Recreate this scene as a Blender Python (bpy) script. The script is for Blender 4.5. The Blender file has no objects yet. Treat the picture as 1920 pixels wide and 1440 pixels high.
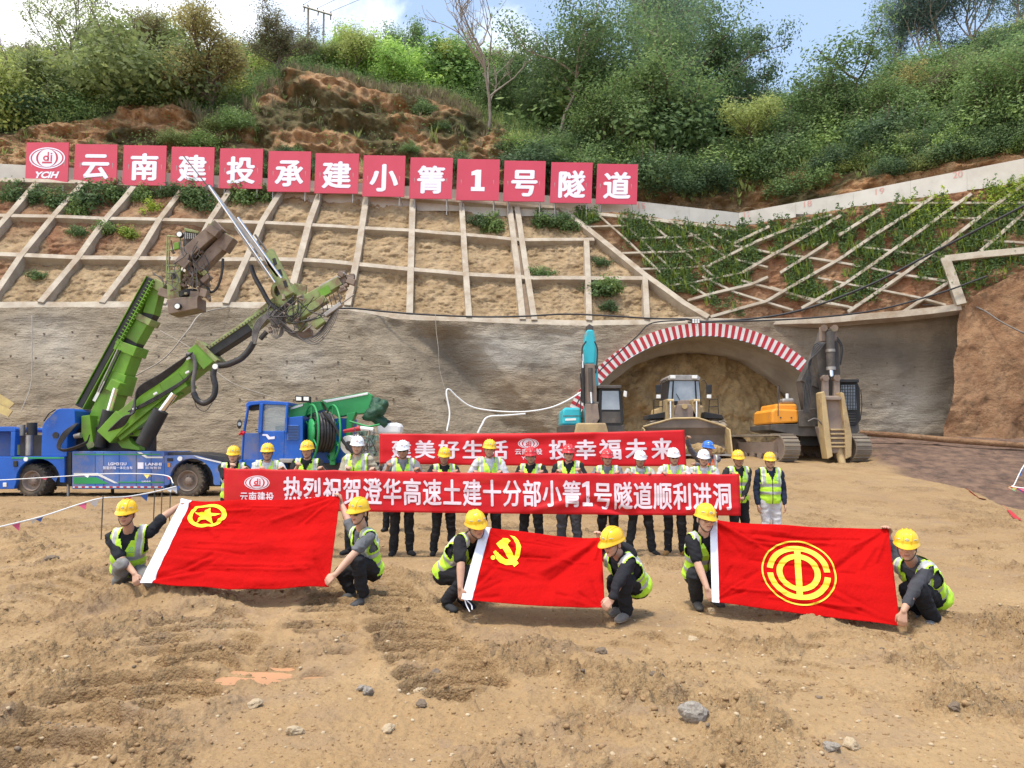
import bpy, bmesh, math, random
import numpy as np
from mathutils import Vector, Matrix, Euler, noise as mnoise

# ---------------------------------------------------------------- camera, sky, sun
S = bpy.context.scene
COL = S.collection
F = 1450.0
PITCH = math.atan(120.0 / F)
CAM = Vector((0.0, 0.0, 1.65))
camd = bpy.data.cameras.new('camera')
camd.sensor_width = 36.0
camd.lens = F / 1920.0 * 36.0
camd.clip_start = 0.1
camd.clip_end = 3000.0
cam = bpy.data.objects.new('camera', camd)
cam.location = CAM
cam.rotation_euler = (math.radians(90) + PITCH, 0, 0)
COL.objects.link(cam)
S.camera = cam
S.view_settings.view_transform = 'Standard'
S.view_settings.look = 'None'
S.view_settings.gamma = 1.0
S.view_settings.exposure = 0.46
S.view_settings.use_curve_mapping = False
S.cycles.max_bounces = 8
S.cycles.diffuse_bounces = 4
S.cycles.transparent_max_bounces = 8

SUN_ELEV, SUN_AZ = math.radians(76), math.radians(205)   # azimuth clockwise from +Y
W = bpy.data.worlds.new("World")
S.world = W
W.use_nodes = True
nt = W.node_tree
nt.nodes.clear()
def N(nt, typ, **kw):
    n = nt.nodes.new(typ)
    for k, v in kw.items():
        setattr(n, k, v)
    return n
def setin(n, **kw):
    for k, v in kw.items():
        n.inputs[k.replace('_', ' ')].default_value = v
def ramp(nt, pts, fac=None, interp='LINEAR'):
    r = N(nt, 'ShaderNodeValToRGB')
    e = r.color_ramp.elements
    r.color_ramp.interpolation = interp
    while len(e) > 1:
        e.remove(e[-1])
    for i, (p, c) in enumerate(pts):
        if i == 0:
            e[0].position = p
            el = e[0]
        else:
            el = e.new(p)
        el.color = (c, c, c, 1) if not hasattr(c, '__len__') else (*c[:3], 1)
    if fac is not None:
        nt.links.new(fac, r.inputs[0])
    return r.outputs[0]
def mixc(nt, fac, a, b, mode='MIX'):
    m = N(nt, 'ShaderNodeMix', data_type='RGBA', blend_type=mode)
    for s, v in ((m.inputs[0], fac), (m.inputs[6], a), (m.inputs[7], b)):
        if hasattr(v, 'is_output'):
            nt.links.new(v, s)
        elif hasattr(v, '__len__'):
            s.default_value = (*v[:3], 1)
        else:
            s.default_value = v
    return m.outputs[2]
def math_(nt, op, a, b=0.0, c=None):
    m = N(nt, 'ShaderNodeMath', operation=op)
    for s, v in zip(m.inputs, (a, b, c)):
        if v is None:
            continue
        if hasattr(v, 'is_output'):
            nt.links.new(v, s)
        else:
            s.default_value = v
    return m.outputs[0]
sky = N(nt, 'ShaderNodeTexSky', sky_type='NISHITA')
sky.sun_disc = False
sky.sun_elevation = SUN_ELEV
sky.sun_rotation = SUN_AZ
sky.altitude = 1800
sky.air_density = 1.0
sky.dust_density = 1.5
tc = N(nt, 'ShaderNodeTexCoord')
mp = N(nt, 'ShaderNodeMapping')
mp.inputs['Scale'].default_value = (1.0, 1.0, 1.6)
mp.inputs['Location'].default_value = (0.35, 0.1, 0.0)
nt.links.new(tc.outputs['Generated'], mp.inputs[0])
nz = N(nt, 'ShaderNodeTexNoise')
setin(nz, Scale=3.2, Detail=8.0, Roughness=0.58, Distortion=0.3)
nt.links.new(mp.outputs[0], nz.inputs['Vector'])
sx = N(nt, 'ShaderNodeSeparateXYZ')
nt.links.new(tc.outputs['Generated'], sx.inputs[0])
# more cloud towards the west (-X), clear towards the east
bias = math_(nt, 'MULTIPLY_ADD', sx.outputs[0], -0.42, -0.02)
dens = math_(nt, 'ADD', nz.outputs[0], bias)
cl = ramp(nt, [(0.44, 0.0), (0.58, 0.8), (0.72, 1.0)], dens)
skyc = mixc(nt, 0.42, sky.outputs[0], (5.2, 6.8, 9.2))
wc = mixc(nt, cl, skyc, (10.6, 10.7, 10.9))
bg = N(nt, 'ShaderNodeBackground')
bg.inputs[1].default_value = 0.138
nt.links.new(wc, bg.inputs[0])
wo = N(nt, 'ShaderNodeOutputWorld')
nt.links.new(bg.outputs[0], wo.inputs[0])

sund = bpy.data.lights.new('sun', 'SUN')
sund.energy = 2.9
sund.angle = math.radians(9)
sund.color = (1.0, 0.93, 0.81)
sun = bpy.data.objects.new('sun', sund)
sdir = Vector((math.sin(SUN_AZ) * math.cos(SUN_ELEV), math.cos(SUN_AZ) * math.cos(SUN_ELEV), math.sin(SUN_ELEV)))
sun.rotation_euler = sdir.to_track_quat('Z', 'Y').to_euler()
sun.location = (0, 0, 60)
COL.objects.link(sun)

# ---------------------------------------------------------------- helpers
_f = Vector((0, math.cos(PITCH), math.sin(PITCH)))
_u = Vector((0, -math.sin(PITCH), math.cos(PITCH)))
def ray(px, py):
    return _f + Vector((1, 0, 0)) * ((px - 960) / F) + _u * ((720 - py) / F)
def P(px, py, Y):
    "world point on the picture point (px, py) at distance Y in front of the camera"
    r = ray(px, py)
    return CAM + r * (Y / r.y)
def G(px, py, z=0.0):
    r = ray(px, py)
    return CAM + r * ((z - CAM.z) / r.z)
def lerp(tab, x):
    tab = sorted(tab)
    xs = [t[0] for t in tab]
    if hasattr(tab[0][1], '__len__'):
        return [float(np.interp(x, xs, [t[1][k] for t in tab])) for k in range(len(tab[0][1]))]
    return float(np.interp(x, xs, [t[1] for t in tab]))
def sstep(a, b, x):
    t = np.clip((x - a) / (b - a), 0, 1)
    return t * t * (3 - 2 * t)
def _hash(ix, iy, seed):
    h = (ix.astype(np.int64) * 374761393 + iy.astype(np.int64) * 668265263 + seed * 982451653) & 0xFFFFFFFF
    h = ((h ^ (h >> 13)) * 1274126177) & 0xFFFFFFFF
    h = (h ^ (h >> 16)) & 0xFFFFFFFF
    return h.astype(np.float64) / 4294967295.0
def vn(x, y, seed=0):
    x = np.asarray(x, float); y = np.asarray(y, float)
    ix = np.floor(x); iy = np.floor(y)
    fx = x - ix; fy = y - iy
    fx = fx * fx * fx * (fx * (fx * 6 - 15) + 10); fy = fy * fy * fy * (fy * (fy * 6 - 15) + 10)
    a = _hash(ix, iy, seed); b = _hash(ix + 1, iy, seed); c = _hash(ix, iy + 1, seed); d = _hash(ix + 1, iy + 1, seed)
    return (a * (1 - fx) + b * fx) * (1 - fy) + (c * (1 - fx) + d * fx) * fy
def fbm(x, y, oct=5, seed=0, gain=0.5, ridged=False):
    s = 0.0; amp = 1.0; tot = 0.0
    ca, sa = math.cos(0.6), math.sin(0.6)
    for o in range(oct):
        n = vn(x, y, seed + o * 17)
        if ridged:
            n = 1 - np.abs(2 * n - 1)
        s = s + amp * n; tot += amp
        amp *= gain
        x, y = (x * ca - y * sa) * 2.03 + 13.7, (x * sa + y * ca) * 2.03 + 7.1
    return s / tot

ORG = {}
def tag(o, label=None, cat=None, group=None, kind=None):
    if label: o['label'] = label
    if cat: o['category'] = cat
    if group: o['group'] = group
    if kind: o['kind'] = kind
    return o
def thing(name, label, cat, loc=(0, 0, 0), group=None):
    o = bpy.data.objects.new(name, None)
    o.empty_display_size = 0.2
    o.location = loc
    COL.objects.link(o)
    ORG[o.name] = Vector(loc)
    return tag(o, label, cat, group)
def link_mesh(name, me, parent=None, mats=None, smooth=False):
    o = bpy.data.objects.new(name, me)
    COL.objects.link(o)
    if mats is not None:
        for m in (mats if isinstance(mats, (list, tuple)) else [mats]):
            me.materials.append(m)
    if parent is not None:
        org = ORG[parent.name]
        if org.length > 0:
            me.transform(Matrix.Translation(-org))
        o.parent = parent
        ORG[o.name] = org
    else:
        ORG[o.name] = Vector((0, 0, 0))
    if smooth:
        me.polygons.foreach_set('use_smooth', [True] * len(me.polygons))
    return o
def set_origin(o, loc):
    loc = Vector(loc)
    o.data.transform(Matrix.Translation(-loc))
    o.location = loc
    ORG[o.name] = loc
    return o
def frame_axes(d):
    d = d.normalized()
    a = Vector((0, 0, 1)) if abs(d.z) < 0.92 else Vector((1, 0, 0))
    x = d.cross(a).normalized()
    return x, x.cross(d).normalized()
class MB:
    "collects simple solids; build() links them as one mesh object"
    def __init__(s):
        s.v = []; s.f = []; s.m = []; s.sm = []
    def add(s, vs, fs, mi=0, smooth=False):
        b = len(s.v)
        s.v += [tuple(v) for v in vs]
        for f in fs:
            s.f.append(tuple(i + b for i in f)); s.m.append(mi); s.sm.append(smooth)
        return s
    def box(s, c, size, rot=None, mi=0):
        c = Vector(c); h = Vector(size) * 0.5
        R = rot if rot is not None else Matrix.Identity(3)
        vs = [c + R @ Vector((h.x * a, h.y * b, h.z * d)) for d in (-1, 1) for b in (-1, 1) for a in (-1, 1)]
        return s.add(vs, [(0, 2, 3, 1), (4, 5, 7, 6), (0, 1, 5, 4), (2, 6, 7, 3), (0, 4, 6, 2), (1, 3, 7, 5)], mi)
    def prism(s, pts, back, mi=0):
        "pts: front outline (Vectors), back: offset vector"
        pts = [Vector(p) for p in pts]; n = len(pts); back = Vector(back)
        vs = pts + [p + back for p in pts]
        fs = [tuple(range(n)), tuple(reversed(range(n, 2 * n)))]
        fs += [(i, i + n, (i + 1) % n + n, (i + 1) % n) for i in range(n)]
        return s.add(vs, fs, mi)
    def pp(s, pix, Y, t, mi=0):
        "prism from a picture-shaped outline standing at distance Y, t metres deep"
        return s.prism([P(a, b, Y) for a, b in pix], (0, t, 0), mi)
    def beam(s, p0, p1, w, h, up=(0, 0, 1), mi=0, w1=None, h1=None):
        p0 = Vector(p0); p1 = Vector(p1); d = (p1 - p0).normalized()
        x = d.cross(Vector(up)).normalized(); z = x.cross(d).normalized()
        w1 = w if w1 is None else w1; h1 = h if h1 is None else h1
        vs = []
        for p, ww, hh in ((p0, w, h), (p1, w1, h1)):
            for a, b in ((-1, -1), (1, -1), (1, 1), (-1, 1)):
                vs.append(p + x * (a * ww / 2) + z * (b * hh / 2))
        return s.add(vs, [(3, 2, 1, 0), (4, 5, 6, 7), (0, 1, 5, 4), (1, 2, 6, 5), (2, 3, 7, 6), (3, 0, 4, 7)], mi)
    def cyl(s, p0, p1, r0, r1=None, n=14, mi=0, cap=True):
        p0 = Vector(p0); p1 = Vector(p1); r1 = r0 if r1 is None else r1
        x, z = frame_axes(p1 - p0)
        vs = []
        for p, r in ((p0, r0), (p1, r1)):
            for k in range(n):
                a = 2 * math.pi * k / n
                vs.append(p + x * (math.cos(a) * r) + z * (math.sin(a) * r))
        s.add(vs, [(k, k + n, (k + 1) % n + n, (k + 1) % n) for k in range(n)], mi, True)
        if cap:
            s.add(vs[:n], [tuple(range(n))], mi); s.add(vs[n:], [tuple(reversed(range(n)))], mi)
        return s
    def tube(s, pts, r, n=7, mi=0, closed=False):
        pts = [Vector(p) for p in pts]; m = len(pts)
        rs = r if hasattr(r, '__len__') else [r] * m
        vs = []; px = None
        for i, p in enumerate(pts):
            a = pts[i - 1] if (i > 0 or closed) else p
            b = pts[(i + 1) % m] if (i < m - 1 or closed) else p
            d = (b - a)
            d = d.normalized() if d.length > 1e-9 else Vector((0, 0, 1))
            if px is None:
                x, z = frame_axes(d)
            else:
                x = (px - d * px.dot(d))
                x = x.normalized() if x.length > 1e-6 else frame_axes(d)[0]
                z = x.cross(d)
            px = x
            for k in range(n):
                an = 2 * math.pi * k / n
                vs.append(p + x * (math.cos(an) * rs[i]) + z * (math.sin(an) * rs[i]))
        fs = []
        for i in range(m if closed else m - 1):
            j = (i + 1) % m
            fs += [(i * n + k, i * n + (k + 1) % n, j * n + (k + 1) % n, j * n + k) for k in range(n)]
        s.add(vs, fs, mi, True)
        if not closed:
            s.add(vs[:n], [tuple(reversed(range(n)))], mi); s.add(vs[-n:], [tuple(range(n))], mi)
        return s
    def lathe(s, c, axis, prof, n=24, mi=0, smooth=True):
        "prof: list of (along, radius); rings round axis through c"
        c = Vector(c); ax = Vector(axis).normalized(); x, z = frame_axes(ax)
        vs = []
        for h, r in prof:
            for k in range(n):
                a = 2 * math.pi * k / n
                vs.append(c + ax * h + x * (math.cos(a) * r) + z * (math.sin(a) * r))
        fs = []
        for i in range(len(prof) - 1):
            fs += [(i * n + k, i * n + (k + 1) % n, (i + 1) * n + (k + 1) % n, (i + 1) * n + k) for k in range(n)]
        return s.add(vs, fs, mi, smooth)
    def ball(s, c, r, n=12, mi=0, R=None):
        c = Vector(c); r = Vector(r) if hasattr(r, '__len__') else Vector((r, r, r))
        R = R if R is not None else Matrix.Identity(3)
        m = max(4, n // 2); vs = [c + R @ Vector((0, 0, -r.z))]
        for i in range(1, m):
            t = -math.pi / 2 + math.pi * i / m
            for k in range(n):
                a = 2 * math.pi * k / n
                vs.append(c + R @ Vector((r.x * math.cos(t) * math.cos(a), r.y * math.cos(t) * math.sin(a), r.z * math.sin(t))))
        vs.append(c + R @ Vector((0, 0, r.z)))
        fs = [(0, 1 + (k + 1) % n, 1 + k) for k in range(n)]
        for i in range(m - 2):
            b = 1 + i * n
            fs += [(b + k, b + (k + 1) % n, b + n + (k + 1) % n, b + n + k) for k in range(n)]
        b = 1 + (m - 2) * n; t = len(vs) - 1
        fs += [(b + k, b + (k + 1) % n, t) for k in range(n)]
        return s.add(vs, fs, mi, True)
    def mesh(s, name):
        me = bpy.data.meshes.new(name)
        me.from_pydata(s.v, [], s.f)
        me.polygons.foreach_set('material_index', s.m)
        me.polygons.foreach_set('use_smooth', s.sm)
        return me
    def build(s, name, mats, parent=None, bevel=0.0, fix=True):
        me = s.mesh(name)
        if fix:
            bm = bmesh.new(); bm.from_mesh(me)
            bmesh.ops.recalc_face_normals(bm, faces=bm.faces)
            bm.to_mesh(me); bm.free()
        o = link_mesh(name, me, parent, mats)
        if bevel:
            b = o.modifiers.new('bevel', 'BEVEL'); b.width = bevel; b.segments = 2; b.limit_method = 'ANGLE'
            b.angle_limit = math.radians(40)
        return o
def spline(pts, n=8):
    pts = [Vector(p) for p in pts]; out = []
    q = [pts[0] * 2 - pts[1]] + pts + [pts[-1] * 2 - pts[-2]]
    for i in range(1, len(q) - 2):
        for k in range(n):
            t = k / n
            a, b, c, d = q[i - 1], q[i], q[i + 1], q[i + 2]
            out.append(0.5 * ((2 * b) + (c - a) * t + (2 * a - 5 * b + 4 * c - d) * t * t + (3 * b - a - 3 * c + d) * t ** 3))
    out.append(pts[-1])
    return out
def grid_mesh(name, V, mask=None):
    "V: array rows x cols x 3"
    r, c = V.shape[:2]
    idx = np.arange(r * c).reshape(r, c)
    q = np.stack([idx[:-1, :-1], idx[:-1, 1:], idx[1:, 1:], idx[1:, :-1]], -1).reshape(-1, 4)
    if mask is not None:
        q = q[mask.reshape(-1)]
    me = bpy.data.meshes.new(name)
    me.vertices.add(r * c); me.vertices.foreach_set('co', V.reshape(-1).astype(np.float32))
    n = len(q)
    me.loops.add(n * 4); me.loops.foreach_set('vertex_index', q.reshape(-1).astype(np.int32))
    me.polygons.add(n); me.polygons.foreach_set('loop_start', np.arange(0, n * 4, 4, dtype=np.int32))
    me.update(calc_edges=True)
    me.polygons.foreach_set('use_smooth', np.ones(n, dtype=bool))
    return me
def set_col(me, name, arr):
    a = me.color_attributes.new(name, 'FLOAT_COLOR', 'POINT')
    rgba = np.ones((len(me.vertices), 4), np.float32); rgba[:, :arr.shape[1]] = arr
    a.data.foreach_set('color', rgba.reshape(-1))

# ---------------------------------------------------------------- materials
def mat(name, c1, c2=None, scale=6.0, rough=0.7, metal=0.0, bump=0.0, bscale=30.0, lo=0.35, hi=0.65, detail=6.0,
        dirt=None, dscale=2.5, dlo=0.5, dhi=0.7, stretch=(1, 1, 1), spec=0.4, coat=0.0, transl=None, alpha=None, bdist=0.02):
    m = bpy.data.materials.new(name)
    m.use_nodes = True
    t = m.node_tree
    b = t.nodes['Principled BSDF']
    setin(b, Roughness=rough, Metallic=metal)
    b.inputs['Specular IOR Level'].default_value = spec
    b.inputs['Coat Weight'].default_value = coat
    tc = N(t, 'ShaderNodeTexCoord')
    mp = N(t, 'ShaderNodeMapping')
    mp.inputs['Scale'].default_value = stretch
    t.links.new(tc.outputs['Object'], mp.inputs[0])
    col = None
    if c2 is not None:
        n = N(t, 'ShaderNodeTexNoise'); setin(n, Scale=scale, Detail=detail, Roughness=0.6)
        t.links.new(mp.outputs[0], n.inputs['Vector'])
        col = mixc(t, ramp(t, [(lo, 0.0), (hi, 1.0)], n.outputs[0]), c1, c2)
    if dirt is not None:
        n = N(t, 'ShaderNodeTexNoise'); setin(n, Scale=dscale, Detail=8.0, Roughness=0.7)
        t.links.new(mp.outputs[0], n.inputs['Vector'])
        col = mixc(t, ramp(t, [(dlo, 0.0), (dhi, 1.0)], n.outputs[0]), col if col is not None else c1, dirt)
        rr = ramp(t, [(dlo, rough), (dhi, 0.95)], n.outputs[0])
        t.links.new(rr, b.inputs['Roughness'])
    if col is not None:
        t.links.new(col, b.inputs['Base Color'])
    else:
        b.inputs['Base Color'].default_value = (*c1, 1)
    if bump:
        n = N(t, 'ShaderNodeTexNoise'); setin(n, Scale=bscale, Detail=8.0, Roughness=0.65)
        t.links.new(mp.outputs[0], n.inputs['Vector'])
        bp = N(t, 'ShaderNodeBump'); setin(bp, Strength=bump, Distance=bdist)
        t.links.new(n.outputs[0], bp.inputs['Height'])
        t.links.new(bp.outputs[0], b.inputs['Normal'])
    if transl or alpha:
        out = t.nodes['Material Output']
        mx = N(t, 'ShaderNodeMixShader')
        if transl:
            s2 = N(t, 'ShaderNodeBsdfTranslucent'); f = transl
            if col is not None: t.links.new(col, s2.inputs[0])
            else: s2.inputs[0].default_value = (*c1, 1)
        else:
            s2 = N(t, 'ShaderNodeBsdfTransparent'); f = alpha
        mx.inputs[0].default_value = f
        t.links.new(b.outputs[0], mx.inputs[1]); t.links.new(s2.outputs[0], mx.inputs[2])
        t.links.new(mx.outputs[0], out.inputs['Surface'])
    return m
MUD = (0.30, 0.205, 0.125)
M = {}
M['concrete'] = mat('concrete', (0.48, 0.42, 0.335), (0.36, 0.30, 0.235), 1.5, 0.9, bump=0.5, bscale=12, dirt=(0.29, 0.205, 0.135), dscale=0.9, dlo=0.48, dhi=0.74, bdist=0.04)
M['wall_concrete'] = mat('wall_concrete', (0.62, 0.59, 0.53), (0.50, 0.47, 0.42), 0.7, 0.9, bump=0.2, bscale=10, dirt=(0.36, 0.32, 0.27), dscale=0.6, dlo=0.55, dhi=0.85)
M['lattice_pale'] = mat('lattice_pale', (0.50, 0.45, 0.37), (0.38, 0.33, 0.26), 1.3, 0.9, bump=0.4, bscale=14, dirt=(0.24, 0.165, 0.1), dscale=0.9, dlo=0.5, dhi=0.72)
M['sign_red'] = mat('sign_red', (0.60, 0.068, 0.11), (0.55, 0.055, 0.095), 0.5, 0.35)
M['sign_white'] = mat('sign_white', (0.82, 0.80, 0.92), rough=0.4)
M['white_paint'] = mat('white_paint', (0.80, 0.79, 0.78), (0.70, 0.68, 0.65), 2.0, 0.6)
M['red_paint'] = mat('red_paint', (0.52, 0.03, 0.045), (0.42, 0.03, 0.04), 2.0, 0.5)
M['steel'] = mat('steel', (0.42, 0.40, 0.38), (0.30, 0.27, 0.24), 3.0, 0.45, 0.6)
M['chrome'] = mat('chrome', (0.75, 0.74, 0.74), rough=0.18, metal=1.0)
M['black'] = mat('black', (0.018, 0.018, 0.02), (0.03, 0.028, 0.027), 4.0, 0.55)
M['rubber'] = mat('rubber', (0.035, 0.033, 0.032), (0.11, 0.09, 0.07), 2.5, 0.9, bump=0.3, bscale=20, dirt=(0.2, 0.15, 0.1), dscale=1.5, dlo=0.45, dhi=0.75)
M['hose'] = mat('hose', (0.022, 0.022, 0.025), (0.05, 0.045, 0.045), 5.0, 0.4)
M['grey_hose'] = mat('grey_hose', (0.17, 0.155, 0.145), (0.09, 0.08, 0.08), 5.0, 0.5)
M['lime'] = mat('lime', (0.17, 0.36, 0.03), (0.12, 0.27, 0.025), 1.5, 0.45, dirt=(0.20, 0.19, 0.09), dscale=1.6, dlo=0.52, dhi=0.75)
M['pale_lime'] = mat('pale_lime', (0.30, 0.37, 0.14), (0.22, 0.27, 0.10), 1.5, 0.55, dirt=(0.22, 0.155, 0.10), dscale=2.2, dlo=0.46, dhi=0.60)
M['rig_brown'] = mat('rig_brown', (0.17, 0.12, 0.095), (0.27, 0.205, 0.16), 2.0, 0.7, dirt=(0.22, 0.27, 0.1), dscale=1.5, dlo=0.6, dhi=0.7)
M['green'] = mat('green', (0.03, 0.33, 0.095), (0.025, 0.27, 0.08), 1.5, 0.4, dirt=(0.2, 0.2, 0.14), dscale=2, dlo=0.66, dhi=0.85)
M['dark_green'] = mat('dark_green', (0.015, 0.06, 0.035), (0.03, 0.09, 0.05), 3, 0.6)
M['blue'] = mat('blue', (0.012, 0.115, 0.52), (0.01, 0.09, 0.42), 1.0, 0.4, dirt=(0.16, 0.18, 0.27), dscale=1.6, dlo=0.54, dhi=0.8)
M['dusty_blue'] = mat('dusty_blue', (0.05, 0.16, 0.52), (0.09, 0.17, 0.42), 1.5, 0.5, dirt=(0.26, 0.24, 0.30), dscale=1.6, dlo=0.48, dhi=0.72)
M['cyan'] = mat('cyan', (0.04, 0.50, 0.60), (0.035, 0.42, 0.52), 1.0, 0.4, dirt=(0.3, 0.3, 0.28), dscale=2.0, dlo=0.6, dhi=0.8)
M['orange'] = mat('orange', (0.80, 0.33, 0.03), (0.70, 0.27, 0.03), 1.0, 0.4, dirt=(0.4, 0.27, 0.15), dscale=2.0, dlo=0.6, dhi=0.8)
M['loader_cream'] = mat('loader_cream', (0.54, 0.40, 0.20), (0.40, 0.29, 0.15), 1.5, 0.6, dirt=(0.23, 0.16, 0.11), dscale=1.3, dlo=0.5, dhi=0.7)
M['bucket_steel'] = mat('bucket_steel', (0.11, 0.085, 0.068), (0.19, 0.15, 0.12), 1.2, 0.55, 0.1, dirt=(0.27, 0.20, 0.14), dscale=0.9, dlo=0.54, dhi=0.74)
M['arm_dust'] = mat('arm_dust', (0.22, 0.17, 0.145), (0.34, 0.26, 0.20), 1.5, 0.7, dirt=(0.16, 0.13, 0.12), dscale=1.5, dlo=0.5, dhi=0.7)
M['dark_machine'] = mat('dark_machine', (0.05, 0.047, 0.045), (0.11, 0.095, 0.085), 1.5, 0.6, dirt=(0.21, 0.17, 0.13), dscale=1.6, dlo=0.55, dhi=0.75)
M['track_steel'] = mat('track_steel', (0.30, 0.245, 0.18), (0.20, 0.165, 0.13), 1.5, 0.7, 0.1, bump=0.3, bscale=10)
M['glass'] = mat('glass', (0.22, 0.26, 0.31), (0.36, 0.40, 0.45), 1.2, 0.12, spec=0.8)
M['clear_glass'] = mat('clear_glass', (0.30, 0.38, 0.42), rough=0.1, spec=0.8, alpha=0.6)
M['lamp'] = mat('lamp', (0.85, 0.85, 0.82), rough=0.2)
M['pipe_white'] = mat('pipe_white', (0.78, 0.78, 0.78), rough=0.5)
M['wood'] = mat('wood', (0.40, 0.29, 0.16), (0.28, 0.19, 0.1), 3, 0.8)
M['cable'] = mat('cable', (0.03, 0.03, 0.035), rough=0.6)
M['wire_pale'] = mat('wire_pale', (0.35, 0.31, 0.26), rough=0.8)
# ---------------------------------------------------------------- writing and marks
_gl = {}
def glyphs(s, off=0.03):
    "outline letters as flat 2D triangles: verts (n,2), faces"
    k = (s, off)
    if k not in _gl:
        c = bpy.data.curves.new('lettering', 'FONT'); c.body = s; c.size = 1.0; c.offset = off; c.resolution_u = 3
        o = bpy.data.objects.new('lettering', c); COL.objects.link(o)
        me = bpy.data.meshes.new_from_object(o.evaluated_get(bpy.context.evaluated_depsgraph_get()))
        v = [(p.co.x, p.co.y) for p in me.vertices]; f = [tuple(p.vertices) for p in me.polygons]
        bpy.data.objects.remove(o); bpy.data.curves.remove(c); bpy.data.meshes.remove(me)
        _gl[k] = (v, f)
    return _gl[k]
class D2:
    def __init__(s): s.v = []; s.f = []; s.z = []
    def add(s, v, f, z=0.0):
        b = len(s.v); s.v += [tuple(p) for p in v]; s.z += [z] * len(v); s.f += [tuple(i + b for i in q) for q in f]; return s
    def text(s, t, x0, y0, x1, y1, off=0.03, shear=0.0, adv=None):
        "CJK strings are set glyph by glyph in equal cells; others fit the box"
        if adv is None:
            adv = any(ord(ch) > 0x2E80 for ch in t)
        if adv:
            n = len(t); w = (x1 - x0) / n
            for i, ch in enumerate(t):
                if ch == ' ': continue
                v, f = glyphs(ch, 0.0)
                if ord(ch) > 0x2E80:
                    mx = [(x0 + w * i + (0.5 + (a - 0.5) * 0.96) * w, y0 + (b + 0.1) / 0.98 * (y1 - y0)) for a, b in v]
                else:
                    xs = [a for a, b in v]; ys = [b for a, b in v]
                    aw = (max(xs) - min(xs)) * 1.15
                    mx = [(x0 + w * (i + 0.5) + (a - (max(xs) + min(xs)) / 2) * w * 1.12, y0 + (0.06 + 0.86 * (b - min(ys)) / (max(ys) - min(ys))) * (y1 - y0)) for a, b in v]
                if ord(ch) > 0x2E80:
                    for j, (ex, ey) in enumerate(((0, 0), (1, 0), (-1, 0), (0, 1), (0, -1), (.7, .7), (-.7, -.7))):
                        s.add([(a + ex * off * w * 0.8, b + ey * off * (y1 - y0) * 0.55) for a, b in mx], f, j)
                else:
                    s.add(mx, f)
        else:
            v, f = glyphs(t, off)
            xs = [a for a, b in v]; ys = [b for a, b in v]
            sx = (x1 - x0) / (max(xs) - min(xs)); sy = (y1 - y0) / (max(ys) - min(ys))
            s.add([(x0 + (a - min(xs)) * sx + shear * (b - min(ys)) * sy, y0 + (b - min(ys)) * sy) for a, b in v], f)
        return s
    def ring(s, cx, cy, rx, ry, qx, qy, a0=0, a1=360, n=48, dx=0, dy=0):
        v = []
        for k in range(n + 1):
            a = math.radians(a0 + (a1 - a0) * k / n)
            v.append((cx + rx * math.cos(a), cy + ry * math.sin(a)))
            v.append((cx + dx + qx * math.cos(a), cy + dy + qy * math.sin(a)))
        return s.add(v, [(2 * k, 2 * k + 2, 2 * k + 3, 2 * k + 1) for k in range(n)])
    def disc(s, cx, cy, rx, ry, n=40):
        return s.add([(cx + rx * math.cos(2 * math.pi * k / n), cy + ry * math.sin(2 * math.pi * k / n)) for k in range(n)], [tuple(range(n))])
    def poly(s, pts): return s.add(pts, [tuple(range(len(pts)))])
    def rect(s, x0, y0, x1, y1): return s.poly([(x0, y0), (x1, y0), (x1, y1), (x0, y1)])
    def xf(s, fn): s.v = [fn(*p) for p in s.v]; return s
    def build(s, name, fmap, mats, parent=None, cuts=None):
        bm = bmesh.new()
        vs = [bm.verts.new((a, b, z)) for (a, b), z in zip(s.v, s.z)]
        for f in s.f:
            try: bm.faces.new([vs[i] for i in f])
            except ValueError: pass
        bm.normal_update()
        bmesh.ops.triangulate(bm, faces=bm.faces)
        if cuts:
            for ax, vals in ((0, cuts[0]), (1, cuts[1])):
                for c in vals:
                    no = (1, 0, 0) if ax == 0 else (0, 1, 0)
                    co = (c, 0, 0) if ax == 0 else (0, c, 0)
                    bmesh.ops.bisect_plane(bm, geom=bm.verts[:] + bm.edges[:] + bm.faces[:], plane_co=co, plane_no=no, dist=1e-6)
        for v in bm.verts:
            v.co = fmap(v.co.x, v.co.y) + Vector((0, -0.0007 * v.co.z, 0))
        me = bpy.data.meshes.new(name); bm.to_mesh(me); bm.free()
        return link_mesh(name, me, parent, mats)
def company_logo(d, cx, cy, w, h):
    "two nested ovals round an upright arch with a small figure in it"
    rx, ry = w / 2, h / 2
    d.ring(cx, cy, rx, ry, rx * 0.93, ry * 0.90)
    d.ring(cx, cy, rx * 0.84, ry * 0.84, rx * 0.62, ry * 0.84, 0, 360)
    d.disc(cx, cy, rx * 0.50, ry * 0.84)
    return d
def company_logo_marks(d, cx, cy, w, h):
    "the red figure inside the white arch"
    rx, ry = w / 2, h / 2
    q = lambda a, b: (cx + a * rx, cy + b * ry)
    d.ring(cx - 0.06 * rx, cy - 0.02 * ry, 0.17 * rx, 0.26 * ry, 0.08 * rx, 0.12 * ry)
    d.poly([q(0.02, -0.28), q(0.10, -0.28), q(0.10, 0.58), q(0.02, 0.58)])
    d.poly([q(0.19, -0.3), q(0.28, -0.3), q(0.28, 0.28), q(0.19, 0.28)])
    d.poly([q(-0.28, -0.50), q(0.28, -0.50), q(0.28, -0.34), q(-0.28, -0.34)])
    d.poly([q(0.19, 0.36), q(0.28, 0.36), q(0.28, 0.48), q(0.19, 0.48)])
    return d

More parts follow.
